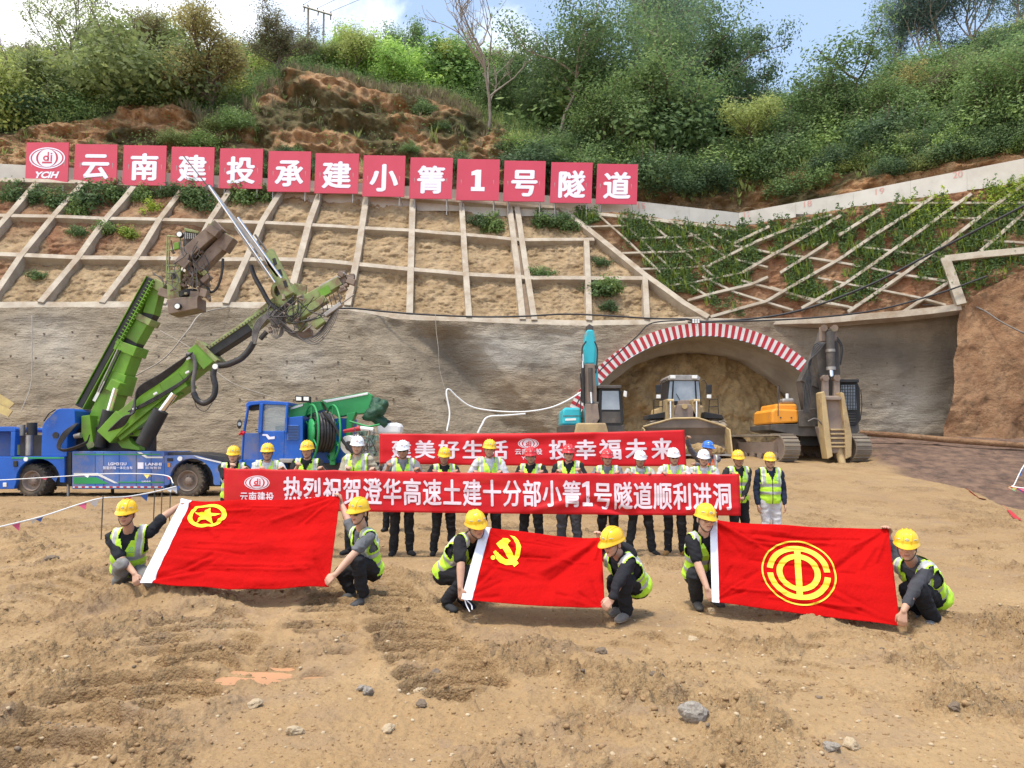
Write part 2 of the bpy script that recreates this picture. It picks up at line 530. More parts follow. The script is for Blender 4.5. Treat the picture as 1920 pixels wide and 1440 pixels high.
# ---------------------------------------------------------------- planes the picture points lie on
def Pv(px, py, Y):
    px = np.asarray(px, float); py = np.asarray(py, float)
    rx = (px - 960) / F; ru = (720 - py) / F
    ry = math.cos(PITCH) - ru * math.sin(PITCH)
    rz = math.sin(PITCH) + ru * math.cos(PITCH)
    k = Y / ry
    return np.stack([rx * k, ry * k, CAM.z + rz * k], -1)
class Plane:
    def __init__(s, a, b, c):
        s.o = a; n = (b - a).cross(c - a).normalized()
        s.n = n if n.y < 0 else -n
    def at(s, px, py):
        r = ray(px, py)
        return CAM + r * ((s.o - CAM).dot(s.n) / r.dot(s.n))
    def depth(s, px, py):
        rx = (px - 960) / F; ru = (720 - py) / F
        ry = math.cos(PITCH) - ru * math.sin(PITCH); rz = math.sin(PITCH) + ru * math.cos(PITCH)
        return (s.o - CAM).dot(s.n) / (rx * s.n.x + ry * s.n.y + rz * s.n.z) * ry
PM = Plane(P(0, 575, 36.0), P(1000, 608, 38.6), P(500, 360, 42.6))
PR = Plane(PM.at(1050, 397), PM.at(1325, 602), P(1920, 342, 36.0))

# ---------------------------------------------------------------- ground
def hg(x, y):
    x = np.asarray(x, float); y = np.asarray(y, float)
    pad = 1.38 * sstep(14.5, 34, y) * sstep(-6, 0.5, x)
    lft = 1.7 * sstep(31, 35.5, y) * (1 - sstep(-9, -5, x))
    edge = 13.1 - 0.0 * y + 0.35 * np.sin(y * 0.9)
    rgt = 2.1 * sstep(19, 35, y) - 0.5 * sstep(10, 16, y) * (1 - sstep(20, 30, y))
    k = sstep(-0.6, 0.8, x - edge) * sstep(10, 14, y)
    z = (pad + lft) * (1 - k) + rgt * k
    z = z - 0.30 * np.exp(-((x + 8.6) ** 2 / 3.0 + (y - 12.6) ** 2 / 2.5)) - 0.15 * np.exp(-((x + 6.5) ** 2 / 6 + (y - 16.0) ** 2 / 4))
    z = z + 0.16 * np.exp(-((x + 7.0) ** 2 / 6 + (y - 19.5) ** 2 / 3))
    return z
def hgf(x, y): return float(hg(x, y))
def polydist(X, Y, pts):
    "distance along, signed offset from a polyline"
    best = np.full(X.shape, 1e9); al = np.zeros(X.shape); of = np.zeros(X.shape); acc = 0.0
    for (x0, y0), (x1, y1) in zip(pts[:-1], pts[1:]):
        dx, dy = x1 - x0, y1 - y0; L = math.hypot(dx, dy)
        t = np.clip(((X - x0) * dx + (Y - y0) * dy) / (L * L), 0, 1)
        ex = X - (x0 + t * dx); ey = Y - (y0 + t * dy)
        d = np.hypot(ex, ey)
        s = np.sign(ex * dy - ey * dx)
        w = d < best
        best = np.where(w, d, best); al = np.where(w, acc + t * L, al); of = np.where(w, s * d, of)
        acc += L
    return al, of, best
def gpts(pix): return [tuple(G(a, b).xy) for a, b in pix]
TRACKS = [  # tyre prints: path on the ground, half width, pitch, depth
    (gpts([(60, 1425), (170, 1340), (255, 1270), (330, 1200), (385, 1160)]), 0.40, 0.36, 0.10),
    (gpts([(320, 1320), (400, 1240), (450, 1180)]), 0.30, 0.34, 0.08),
    (gpts([(870, 1300), (815, 1235), (750, 1165), (712, 1115), (690, 1085)]), 0.38, 0.34, 0.10),
    (gpts([(600, 1190), (620, 1150), (640, 1115), (640, 1080)]), 0.32, 0.34, 0.07),
    (gpts([(1090, 1235), (1240, 1195), (1400, 1190)]), 0.28, 0.34, 0.035),
    (gpts([(20, 1135), (120, 1110), (250, 1085)]), 0.35, 0.34, 0.05),
    (gpts([(1500, 1300), (1600, 1200), (1660, 1185)]), 0.34, 0.34, 0.03),
]
nU, nD = 1100, 1150
u = np.linspace(-1.12, 1.12, nU)
dd = 2.4 * (46.0 / 2.4) ** np.linspace(0, 1, nD)
U, DD = np.meshgrid(u, dd)
gx = U * DD; gy = DD.copy()
gz = hg(gx, gy)
def worley(x, y, seed=0):
    "distance to the nearest of scattered points"
    ix = np.floor(x); iy = np.floor(y); best = np.full(x.shape, 9.0)
    for ox in (-1, 0, 1):
        for oy in (-1, 0, 1):
            cx_ = ix + ox; cy_ = iy + oy
            px_ = cx_ + _hash(cx_, cy_, seed); py_ = cy_ + _hash(cx_, cy_, seed + 7)
            best = np.minimum(best, (px_ - x) ** 2 + (py_ - y) ** 2)
    return np.sqrt(best)
near = 1 - sstep(12, 24, DD)
broad = fbm(gx * 0.55, gy * 0.55, 4, 3)
rough_m = sstep(0.42, 0.60, fbm(gx * 0.9 + 4, gy * 0.9, 4, 21))            # cloddy patches
rough_f = sstep(0.42, 0.60, fbm(gx * 2.3 + 14, gy * 2.3, 4, 27))
clod = fbm(gx * 6, gy * 6, 5, 5, 0.55)
clod2 = fbm(gx * 15, gy * 15, 4, 9, 0.55, True)
wx = gx + 0.05 * (fbm(gx * 9, gy * 9, 2, 61) - .5); wy = gy + 0.05 * (fbm(gx * 9 + 5, gy * 9, 2, 63) - .5)
lumps = np.maximum(0, 0.62 - worley(wx * 11, wy * 11, 3)) * (vn(gx * 11, gy * 11, 4)) + 0.5 * np.maximum(0, 0.6 - worley(wx * 24, wy * 24, 5))
gz += (broad - 0.5) * 0.10 + (clod - 0.5) * (0.014 + 0.075 * rough_m) + (clod2 - 0.6) * (0.004 + 0.024 * rough_f) * (0.3 + 0.7 * near) + lumps * (0.016 + 0.10 * rough_m * (0.35 + 0.65 * rough_f)) * (0.4 + 0.6 * near)
tq = fbm(gx * 5 + 9, gy * 6.5, 4, 121) * 11; tq = (np.floor(tq) + np.clip((tq - np.floor(tq)) / 0.22, 0, 1)) / 11
gz += (tq - 0.5) * (0.02 + 0.18 * rough_m * (0.3 + 0.7 * rough_f)) * (0.4 + 0.6 * near)
trackm = np.zeros_like(gx); ledge = np.zeros_like(gx)
for pts, hw, pit, dep in TRACKS:
    al, of, di = polydist(gx, gy, pts)
    ins = (1 - sstep(hw * 0.85, hw * 1.12, di)) * np.clip(fbm(gx * 1.6, gy * 1.6, 3, 77) * 4 - 0.9, 0, 1)
    wob = (fbm(gx * 3, gy * 3, 3, 40) - 0.5) * 0.07
    ph = (al + wob) / pit + 0.45 * (of / hw) ** 2 + 0.2 * of / hw
    ph = ph - np.floor(ph)
    wv = 0.06 * (fbm(gx * 14, gy * 14, 3, 141) - .5); ph = ph + wv; ph = ph - np.floor(ph)
    lug = np.clip(ph / 0.12, 0, 1) * (1 - ph) ** 0.8 * 2.2 - 0.9 + 0.25 * (clod - .5)
    ledge = np.maximum(ledge, ins * (1 - sstep(0.09, 0.20, ph)))
    gz = gz * (1 - 0.92 * ins) + (hg(gx, gy) + (broad - .5) * .1) * 0.92 * ins + ins * (lug * dep * 0.75 - dep * 0.35)
    rim = np.exp(-((di - hw * 1.15) / 0.09) ** 2)
    gz += rim * dep * 0.5 * fbm(gx * 5, gy * 5, 4, 6)
    trackm = np.maximum(trackm, ins)
# ridges of pushed-up mud (picture points), width, height
for pix, wd, hh in [([(180, 1140), (290, 1125), (370, 1140)], 0.22, 0.16), ([(330, 1130), (390, 1128)], 0.2, 0.12),
                    ([(20, 1010), (110, 1030), (230, 1045)], 0.55, 0.16), ([(0, 1120), (140, 1095), (260, 1070)], 0.2, 0.07),
                    ([(350, 1345), (400, 1330), (420, 1325)], 0.12, 0.06), ([(400, 1250), (620, 1235)], 0.3, 0.05),
                    ([(1540, 1180), (1630, 1210)], 0.2, 0.05), ([(1700, 1160), (1900, 1190)], 0.3, 0.05)]:
    al, of, di = polydist(gx, gy, gpts(pix))
    gz += hh * np.exp(-(di / wd) ** 2) * (0.3 + 1.4 * fbm(gx * 7, gy * 7, 4, 8))
gz += ledge * (lumps * 0.05 + (clod2 - .6) * 0.02)
# puddle hollows: flattened a little below the ground round them
PUD = [((470, 1262), 0.36, 0.30, 0.3), ((590, 1264), 0.14, 0.10, 0.2), ((640, 1232), 0.11, 0.10, 0.1)]
WATER_Z = -0.045
for (a, b), rx, ry, an in PUD:
    c = G(a, b); ex = gx - c.x; ey = gy - c.y
    q = np.hypot((ex * math.cos(an) + ey * math.sin(an)) / rx, (-ex * math.sin(an) + ey * math.cos(an)) / ry)
    k = 1 - sstep(0.55, 1.5, q + (fbm(gx * 4, gy * 4, 3, 15) - 0.5) * 1.0)
    gz = gz * (1 - k) + k * (-0.066 + (clod - 0.5) * 0.028 + (clod2 - .6) * .012 + 0.022 * np.sin((gx * 1.2 + gy * 5) * 7))
V = np.stack([gx, gy, gz], -1)
# far skirts so that the ground goes on behind the camera and to the sides
ground_me = grid_mesh('ground', V)
wet = sstep(0.5, 0.62, fbm(gx * 0.7 + 20, gy * 0.7, 5, 51)) * 0.8
grey = sstep(0.56, 0.70, fbm(gx * 1.3 + 3, gy * 0.9 + 9, 5, 61))
darkblob = sstep(0.66, 0.72, fbm(gx * 2.6 + 1, gy * 2.6, 4, 71)) * near
brown = sstep(-0.5, 0.9, gx - 13.1 + (fbm(gx, gy, 3, 4) - 0.5) * 1.5) * sstep(10, 14, gy)
set_col(ground_me, 'soil', np.stack([np.clip(wet, 0, 1), np.clip(np.maximum(grey, darkblob * 1.6), 0, 1), brown], -1).reshape(-1, 3))
def ground_material():
    m = bpy.data.materials.new('muddy_ground'); m.use_nodes = True
    t = m.node_tree; b = t.nodes['Principled BSDF']
    at = N(t, 'ShaderNodeAttribute', attribute_name='soil')
    rel = N(t, 'ShaderNodeAttribute', attribute_name='relief').outputs['Fac']; relc = math_(t, 'MULTIPLY_ADD', rel, 0.72, 0.28)  # weights the darker churned soil and the shade painted on track ledges
    sp = N(t, 'ShaderNodeSeparateColor'); t.links.new(at.outputs['Color'], sp.inputs[0])
    tc = N(t, 'ShaderNodeTexCoord')
    def nz(scale, det=8, ro=0.65):
        n = N(t, 'ShaderNodeTexNoise'); setin(n, Scale=scale, Detail=det, Roughness=ro)
        t.links.new(tc.outputs['Object'], n.inputs['Vector']); return n.outputs[0]
    def vor(scale):
        n = N(t, 'ShaderNodeTexVoronoi'); setin(n, Scale=scale)
        wn = N(t, 'ShaderNodeTexNoise'); setin(wn, Scale=scale * .7, Detail=3.0)
        v = N(t, 'ShaderNodeVectorMath', operation='MULTIPLY_ADD'); t.links.new(wn.outputs['Color'], v.inputs[0])
        v.inputs[1].default_value = (0.6 / scale,) * 3; t.links.new(tc.outputs['Object'], v.inputs[2]); t.links.new(v.outputs[0], n.inputs['Vector'])
        q = N(t, 'ShaderNodeSeparateColor'); t.links.new(n.outputs['Color'], q.inputs[0])
        return n.outputs['Distance'], q.outputs[0]
    c = mixc(t, ramp(t, [(0.36, 0), (0.64, 1)], nz(1.7)), (0.245, 0.146, 0.065), (0.328, 0.209, 0.100))
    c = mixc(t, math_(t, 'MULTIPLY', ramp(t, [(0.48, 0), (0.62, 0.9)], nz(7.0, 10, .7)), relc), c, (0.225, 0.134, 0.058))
    d1, r1 = vor(24.0); d2, r2 = vor(62.0); d3, r3 = vor(9.0)
    pat = ramp(t, [(0.46, 0.0), (0.60, 1.0)], nz(2.4, 6))
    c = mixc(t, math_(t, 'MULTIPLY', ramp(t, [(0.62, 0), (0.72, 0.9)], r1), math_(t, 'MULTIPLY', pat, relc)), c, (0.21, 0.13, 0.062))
    c = mixc(t, math_(t, 'MULTIPLY', ramp(t, [(0.86, 0), (0.88, 0.9)], r1), ramp(t, [(0.2, 1), (0.34, 0)], d1)), c, (0.44, 0.32, 0.185))
    c = mixc(t, math_(t, 'MULTIPLY', ramp(t, [(0.66, 0), (0.84, 0.7)], r2), math_(t, 'MULTIPLY_ADD', rel, 0.5, 0.5)), c, (0.24, 0.15, 0.07))
    c = mixc(t, ramp(t, [(0.12, 0.4), (0.0, 0.0)], r2), c, (0.42, 0.30, 0.17))
    c = mixc(t, math_(t, 'MULTIPLY', sp.outputs[0], 0.4), c, (0.27, 0.165, 0.078))
    c = mixc(t, math_(t, 'MULTIPLY', sp.outputs[1], ramp(t, [(0.38, 0.0), (0.7, 0.65)], nz(3.0))), c, (0.24, 0.17, 0.115))
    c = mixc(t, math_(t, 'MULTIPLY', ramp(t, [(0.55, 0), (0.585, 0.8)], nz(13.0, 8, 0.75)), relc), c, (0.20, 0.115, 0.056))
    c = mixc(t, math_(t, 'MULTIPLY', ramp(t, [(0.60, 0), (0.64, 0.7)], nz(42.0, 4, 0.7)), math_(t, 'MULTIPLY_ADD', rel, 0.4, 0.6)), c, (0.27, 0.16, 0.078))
    cb = mixc(t, ramp(t, [(0.4, 0), (0.62, 1)], nz(2.2)), (0.10, 0.065, 0.05), (0.21, 0.13, 0.09))
    c = mixc(t, sp.outputs[2], c, cb)
    t.links.new(c, b.inputs['Base Color'])
    setin(b, Roughness=0.92); b.inputs['Specular IOR Level'].default_value = 0.25
    bp = N(t, 'ShaderNodeBump'); setin(bp, Strength=1.0, Distance=0.05)
    h = math_(t, 'ADD', nz(20.0, 10, 0.7), math_(t, 'MULTIPLY', nz(70.0, 4), 0.35))
    h = math_(t, 'SUBTRACT', h, math_(t, 'MULTIPLY', d1, math_(t, 'MULTIPLY_ADD', pat, 0.8, 0.15)))
    h = math_(t, 'SUBTRACT', h, math_(t, 'MULTIPLY', d2, 0.3))
    t.links.new(h, bp.inputs['Height']); t.links.new(math_(t, 'MULTIPLY_ADD', rel, 0.40, 0.42), bp.inputs['Strength'])
    t.links.new(bp.outputs[0], b.inputs['Normal'])
    return m
relief = np.clip(rough_m * (0.35 + 0.65 * rough_f), 0, 1); relief = np.maximum(relief * (1 - trackm) * 0.75, ledge); relief = np.clip(relief + 0.5 * sstep(12, 20, DD) * 0.5, 0, 1)  # cloddy soil, plus track ledges whose shade is put into the colour
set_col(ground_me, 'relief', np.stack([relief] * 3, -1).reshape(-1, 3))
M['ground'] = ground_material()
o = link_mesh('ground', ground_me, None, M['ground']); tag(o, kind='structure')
# the same earth beyond the frame: behind the camera and to both sides
sk = MB()
a0 = 2.4 * 1.12
ring_in = [(-a0, 2.4), (a0, 2.4)]
sk.add([(-400, -400, -0.05), (400, -400, -0.05), (400, 2.4, -0.05), (a0, 2.4, -0.03), (-a0, 2.4, -0.03), (-400, 2.4, -0.05)], [(0, 1, 2, 3, 4, 5)])
sk.add([(a0, 2.4, -0.03), (400, 2.4, -0.05), (400, 46, 0.8), (46 * 1.12, 46, 0.8)], [(0, 1, 2, 3)])
sk.add([(-a0, 2.4, -0.03), (-46 * 1.12, 46, 0.8), (-400, 46, 0.8), (-400, 2.4, -0.05)], [(0, 1, 2, 3)])
o = sk.build('surrounding_ground', M['ground']); tag(o, kind='structure')

# muddy water lying in the hollows
def water_material():
    m = mat('muddy_water', (0.50, 0.255, 0.135), (0.42, 0.235, 0.125), 3.0, 0.35, spec=0.5)
    return m
M['water'] = water_material()
for i, ((a, b), rx, ry, an) in enumerate(PUD):
    c = G(a, b, WATER_Z); n = 40
    vs = [(c.x + 1.25 * (rx * math.cos(an) * math.cos(q) - ry * math.sin(an) * math.sin(q)), c.y + 1.25 * (rx * math.sin(an) * math.cos(q) + ry * math.cos(an) * math.sin(q)), WATER_Z + 0.003 * i) for q in [2 * math.pi * k / n for k in range(n)]]
    o = MB().add(vs, [tuple(range(n))]).build('water', M['water']); tag(o, kind='structure')

# ---------------------------------------------------------------- retaining wall along the top of the slope
WALL = [(-350, (300, 338, 40.0)), (0, (307, 346, 41.6)), (700, (345, 374, 42.9)), (1200, (378, 404, 44.2)), (1385, (399, 427, 45.2)),
        (1600, (360, 390, 41.5)), (1920, (297, 343, 36.0)), (2280, (215, 275, 30.5))]
def wall_at(px): return lerp(WALL, px)
w = MB()
segs = [-350, -170, 0, 175, 350, 525, 700, 866, 1033, 1200, 1292, 1385, 1492, 1600, 1707, 1813, 1920, 2100, 2280]
for a, b in zip(segs[:-1], segs[1:]):
    e = 0.12
    (t0, b0, d0), (t1, b1, d1) = wall_at(a + e), wall_at(b - e)
    q = [P(a + e, t0, d0), P(b - e, t1, d1), P(b - e, b1, d1), P(a + e, b1, d1 * 0 + d0)]
    q[3].y = q[0].y; q[2].y = q[1].y
    q[3].z -= 0.35; q[2].z -= 0.35
    w.prism(q, (0.12, 0.55, 0.0))
retw = w.build('retaining_wall', M['wall_concrete'])
tag(retw, 'long pale concrete retaining wall along the top of the slope behind the red signs', 'retaining wall')
d = D2()
for s, px, py in (('15', 1203, 386), ('17', 1402, 402), ('18', 1515, 382), ('19', 1650, 359), ('20', 1796, 327)):
    tt, bb, dw = wall_at(px)
    dn = D2().text(s, -0.22, -0.17, 0.22, 0.17, 0.0, adv=False)
    dn2, _, _ = wall_at(px + 30)[2], 0, 0
    ctr = P(px, py, dw)
    dirx = (P(px + 40, py, wall_at(px + 40)[2]) - P(px - 40, py, wall_at(px - 40)[2])); dirx.z = 0; dirx.normalize()
    nrm = Vector((dirx.y, -dirx.x, 0)); nrm = nrm if nrm.y < 0 else -nrm
    dn.build('painted_number', lambda x, y, c=ctr, dx=dirx, nn=nrm: c + dx * x + Vector((0, 0, y)) + nn * 0.03, mat('number_red', (0.60, 0.32, 0.28), rough=0.8), retw)

# ---------------------------------------------------------------- the cut slope under the lattice
YB = [(-350, 575), (0, 575), (400, 575), (653, 580), (740, 597), (993, 607), (1107, 610), (1215, 607), (1325, 602), (1547, 602), (1690, 590), (1800, 577), (1840, 556), (1920, 520), (2250, 435)]
def soil_material(name, c1, c2, c3, attr=None, bump=0.6):
    m = bpy.data.materials.new(name); m.use_nodes = True
    t = m.node_tree; b = t.nodes['Principled BSDF']
    tc = N(t, 'ShaderNodeTexCoord')
    def nz(scale, det=8, ro=0.65):
        n = N(t, 'ShaderNodeTexNoise'); setin(n, Scale=scale, Detail=det, Roughness=ro)
        t.links.new(tc.outputs['Object'], n.inputs['Vector']); return n.outputs[0]
    c = mixc(t, ramp(t, [(0.38, 0), (0.6, 1)], nz(1.1)), c1, c2)
    c = mixc(t, ramp(t, [(0.52, 0), (0.68, 0.85)], nz(3.5)), c, c3)
    if attr:
        at = N(t, 'ShaderNodeAttribute', attribute_name=attr[0])
        c = mixc(t, at.outputs['Fac'], c, mixc(t, ramp(t, [(0.4, 0), (0.6, 1)], nz(2.0)), attr[1], attr[2]))
    t.links.new(c, b.inputs['Base Color'])
    setin(b, Roughness=0.95); b.inputs['Specular IOR Level'].default_value = 0.2
    bp = N(t, 'ShaderNodeBump'); setin(bp, Strength=bump, Distance=0.22)
    t.links.new(nz(6.0, 10, 0.7), bp.inputs['Height']); t.links.new(bp.outputs[0], b.inputs['Normal'])
    return m
pxs = np.arange(-350, 2255, 3.0); tt = np.linspace(0, 1, 170)
PX, T = np.meshgrid(pxs, tt)
yb = np.interp(PX, [a for a, b in YB], [b for a, b in YB])
yt = np.interp(PX, [a for a, b in WALL], [b[1] - 3 for a, b in WALL])
PY = yb + (yt - yb) * T
dM = PM.depth(PX, PY); dR = PR.depth(PX, PY)
diag = np.interp(PY, [397, 447, 523, 577, 602], [1050, 1113, 1207, 1280, 1325])
DP = np.where(PX < diag, dM, dR)
Vs = Pv(PX, PY, DP)
bul = (fbm(Vs[..., 0] * 0.8, Vs[..., 2] * 0.8, 5, 12) - 0.5) * 0.7 + (fbm(Vs[..., 0] * 3, Vs[..., 2] * 3, 5, 14, 0.6, True) - 0.6) * 0.30
Vs[..., 1] += bul + 0.10
sm = grid_mesh('slope', Vs)
red = sstep(0.35, 0.7, T + (fbm(Vs[..., 0] * 0.4, Vs[..., 2] * 0.4, 3, 2) - 0.5)) * (1 - sstep(300, 560, PX)) + sstep(-20, 60, PX - diag)
red = np.clip(red * (0.3 + fbm(Vs[..., 0] * .7, Vs[..., 2] * .7, 3, 99)), 0, 1)
set_col(sm, 'red', np.stack([red] * 3, -1).reshape(-1, 3))
M['slope'] = soil_material('slope_soil', (0.315, 0.218, 0.122), (0.42, 0.305, 0.182), (0.175, 0.122, 0.076), ('red', (0.21, 0.095, 0.05), (0.30, 0.16, 0.09)))
tag(link_mesh('slope', sm, None, M['slope']), kind='structure')

# concrete lattice: every beam a part
def strip(pts, n, w, h, down=0.45, mb=None):
    mb = mb or MB(); m = len(pts); vs = []
    for i, p in enumerate(pts):
        tdir = (pts[min(i + 1, m - 1)] - pts[max(i - 1, 0)]).normalized()
        s = tdir.cross(n).normalized()
        for a, b in ((-1, -1), (1, -1), (1, 1), (-1, 1)):
            vs.append(p + s * (a * w / 2) + n * (h if b > 0 else -down))
    fs = [(3, 2, 1, 0), tuple(4 * (m - 1) + k for k in range(4))]
    for i in range(m - 1):
        b = 4 * i
        fs += [(b + k, b + (k + 1) % 4, b + 4 + (k + 1) % 4, b + 4 + k) for k in range(4)]
    return mb.add(vs, fs)
def beams(root, plane, lines, w, h, matl, name='beam'):
    for i, L in enumerate(lines):
        pts = [plane.at(a, b) for a, b in L]
        out = []
        for a, b in zip(pts[:-1], pts[1:]):
            k = max(1, int((b - a).length / 1.2))
            out += [a.lerp(b, j / k) for j in range(k)]
        out.append(pts[-1])
        out = [p + Vector((0, 0.04 * (mnoise.noise(p * 0.6 + Vector((i, 0, 0)))), 0.05 * mnoise.noise(p * 0.5 + Vector((0, i, 3))))) for p in out]
        strip(out, plane.n, w * random.uniform(0.92, 1.08), h + 0.004 * (i % 7)).build(name, matl, root, bevel=0.015)
random.seed(4)
lat = thing('concrete_lattice', 'buff concrete lattice of wide beams over the ochre cut slope left of the tunnel', 'lattice', PM.at(500, 575))
ups = [[(-124, 573), (0, 433), (72, 350)], [(-16, 577), (43, 487), (103, 413), (157, 352)], [(80, 575), (150, 490), (203, 417), (258, 352)],
       [(194, 576), (257, 493), (302, 418), (350, 355)], [(308, 577), (360, 493), (397, 418), (438, 357)], [(425, 577), (465, 490), (493, 423), (531, 361)],
       [(541, 578), (563, 493), (580, 427), (602, 366)], [(652, 580), (672, 480), (688, 372)], [(768, 594), (771, 480), (774, 379)],
       [(879, 602), (872, 500), (865, 386)], [(979, 606), (968, 500), (954, 391)], [(1001, 607), (984, 500), (968, 392)], [(1103, 608), (1101, 530), (1098, 456)], [(1211, 606), (1207, 526)]]
acr = [[(-200, 408), (0, 410), (200, 416), (400, 421), (560, 427), (683, 434), (773, 439), (870, 447), (957, 455), (993, 456), (1113, 455)],
       [(-240, 484), (0, 484), (150, 490), (400, 493), (563, 493), (673, 502), (773, 512), (873, 520), (970, 526), (1000, 528), (1207, 528)]]
beams(lat, PM, ups, 0.32, 0.30, M['concrete'])
beams(lat, PM, acr, 0.27, 0.27, M['concrete'])
beams(lat, PM, [[(-300, 347), (0, 346), (157, 350), (350, 356), (531, 361), (688, 371), (773, 378), (870, 386), (955, 391), (1050, 396)]], 0.3, 0.33, M['concrete'])
beams(lat, PM, [[(-300, 578), (0, 578), (200, 578), (400, 578), (600, 580), (740, 598), (870, 604), (993, 610), (1107, 613), (1215, 610), (1325, 604)]], 0.42, 0.22, M['concrete'])
beams(lat, PM, [[(1050, 397), (1113, 447), (1207, 523), (1280, 577), (1325, 602)]], 0.34, 0.34, M['concrete'])
# the drain channel down the slope and over the wall edge
dr = MB(); strip([PM.at(957 + 5, 392), PM.at(976, 500), PM.at(990, 606), PM.at(994, 622)], PM.n, 0.26, 0.06, 0.1, dr)
dr.build('drain_channel', mat('drain_wet', (0.16, 0.10, 0.06), (0.24, 0.16, 0.1), 3, 0.6), lat)

lat2 = thing('concrete_lattice', 'pale slender concrete lattice on the weedy slope above right of the tunnel arch', 'lattice', PR.at(1600, 600))
up2 = [[(1377, 458), (1443, 427)], [(1333, 499), (1423, 453), (1490, 428)], [(1393, 513), (1480, 463), (1577, 407)], [(1463, 513), (1553, 457)],
       [(1572, 445), (1650, 395)], [(1333, 597), (1437, 567), (1573, 490), (1640, 443), (1753, 370)], [(1503, 580), (1580, 537), (1680, 467), (1820, 367)],
       [(1590, 587), (1697, 513), (1780, 453), (1920, 347)], [(1690, 588), (1780, 530)], [(1823, 487), (1920, 400), (1990, 345)], [(1290, 566), (1337, 553), (1410, 535), (1440, 522)]]
dn2 = [[(1100, 427), (1180, 425)], [(1160, 408), (1217, 465), (1280, 527), (1333, 560)], [(1217, 418), (1280, 470), (1345, 525)], [(1122, 404), (1180, 455), (1240, 512)], [(1255, 416), (1320, 455), (1370, 490)],
       [(1200, 449), (1280, 446), (1312, 442)], [(1167, 477), (1280, 474), (1333, 465)], [(1203, 506), (1280, 504), (1335, 499)], [(1243, 536), (1290, 533), (1393, 513)],
       [(1325, 432), (1380, 463), (1447, 475), (1570, 493), (1700, 517), (1777, 530)], [(1380, 488), (1440, 503)], [(1390, 527), (1513, 560), (1597, 578)],
       [(1445, 540), (1530, 567), (1590, 577)], [(1533, 523), (1720, 560), (1773, 573)], [(1617, 465), (1770, 485)], [(1317, 520), (1380, 550), (1487, 583)],
       [(1680, 383), (1920, 382), (1990, 382)], [(1760, 410), (1920, 415), (1990, 418)], [(1843, 453), (1920, 457), (1990, 460)], [(1480, 427), (1560, 405)], [(1490, 428), (1540, 428)]]
random.seed(7)
beams(lat2, PR, up2, 0.16, 0.2, M['lattice_pale'])
beams(lat2, PR, dn2, 0.11, 0.14, M['lattice_pale'])
beams(lat2, PR, [[(1770, 488), (1786, 530), (1801, 575)]], 0.42, 0.34, M['lattice_pale'])
beams(lat2, PR, [[(1770, 490), (1845, 482), (1920, 474), (2000, 466)]], 0.36, 0.32, M['lattice_pale'])
beams(lat2, PR, [[(1325, 604), (1440, 605), (1547, 603), (1690, 591), (1801, 578)]], 0.36, 0.2, M['concrete'])
beams(lat2, PR, [[(1050, 397), (1200, 410), (1385, 432)]], 0.2, 0.12, M['lattice_pale'])

# ---------------------------------------------------------------- sprayed concrete wall round the tunnel mouth
DT = [(-350, 34.6), (0, 35.75), (650, 37.3), (1000, 38.35), (1325, 38.9), (1547, 38.6), (1800, 37.3), (1840, 37.1)]
AC = (1328.0, 893.0)
pxs = np.arange(-350, 1812, 4.0); tt = np.linspace(0, 1, 95)
PX, T = np.meshgrid(pxs, tt)
yb = np.interp(PX, [a for a, b in YB], [b for a, b in YB]) + 1
PY = yb + (935 - yb) * T
dt = np.interp(PX, [a for a, b in DT], [b for a, b in DT]) - 0.12
bat = np.interp(PX, [-350, 500, 900, 1100, 1800], [2.6, 2.4, 0.9, 0.1, 0.1])
DP = dt - bat * (PY - yb) / 300
cre = (722 + (PY - 592) * 0.80) - PX
DP = DP - np.clip(cre * 0.014, 0, 0.9) + 0.75 * np.clip(1 - np.abs(cre + 60) / 75, 0, 1) * sstep(600, 640, PY)
Vw = Pv(PX, PY, DP)
lay = fbm(Vw[..., 0] * 0.7, Vw[..., 2] * 3.2 + 0.6 * fbm(Vw[..., 0] * 0.5, Vw[..., 2] * .5, 3, 8), 4, 33, 0.6)
Vw[..., 1] += (lay - 0.5) * 0.16 + (fbm(Vw[..., 0] * 0.6, Vw[..., 2] * 0.6, 4, 35) - 0.5) * 0.5
cx = 0.25 * (PX[:-1, :-1] + PX[1:, :-1] + PX[:-1, 1:] + PX[1:, 1:]); cy = 0.25 * (PY[:-1, :-1] + PY[1:, :-1] + PY[:-1, 1:] + PY[1:, 1:])
keep = np.hypot(cx - AC[0], cy - AC[1]) > 276
wm = grid_mesh('sprayed_concrete_wall', Vw, keep)
pale = np.exp(-(((PX - 945) / 55) ** 2 + ((PY - 655) / 45) ** 2)) + 0.9 * np.exp(-(((PX - 1060) / 60) ** 2 + ((PY - 650) / 40) ** 2)) + 0.55 * np.exp(-(((PX - 90) / 70) ** 2 + ((PY - 640) / 50) ** 2)) \
    + 0.9 * np.exp(-(((PX - 1700) / 65) ** 2 + ((PY - 770) / 55) ** 2)) + 0.5 * np.exp(-(((PX - 560) / 60) ** 2 + ((PY - 680) / 40) ** 2)) + 0.5 * np.exp(-(((PX - 1600) / 60) ** 2 + ((PY - 620) / 14) ** 2))
pale = np.clip(pale * (0.45 + 1.1 * fbm(Vw[..., 0] * .8, Vw[..., 2] * .8, 4, 3)), 0, 1)
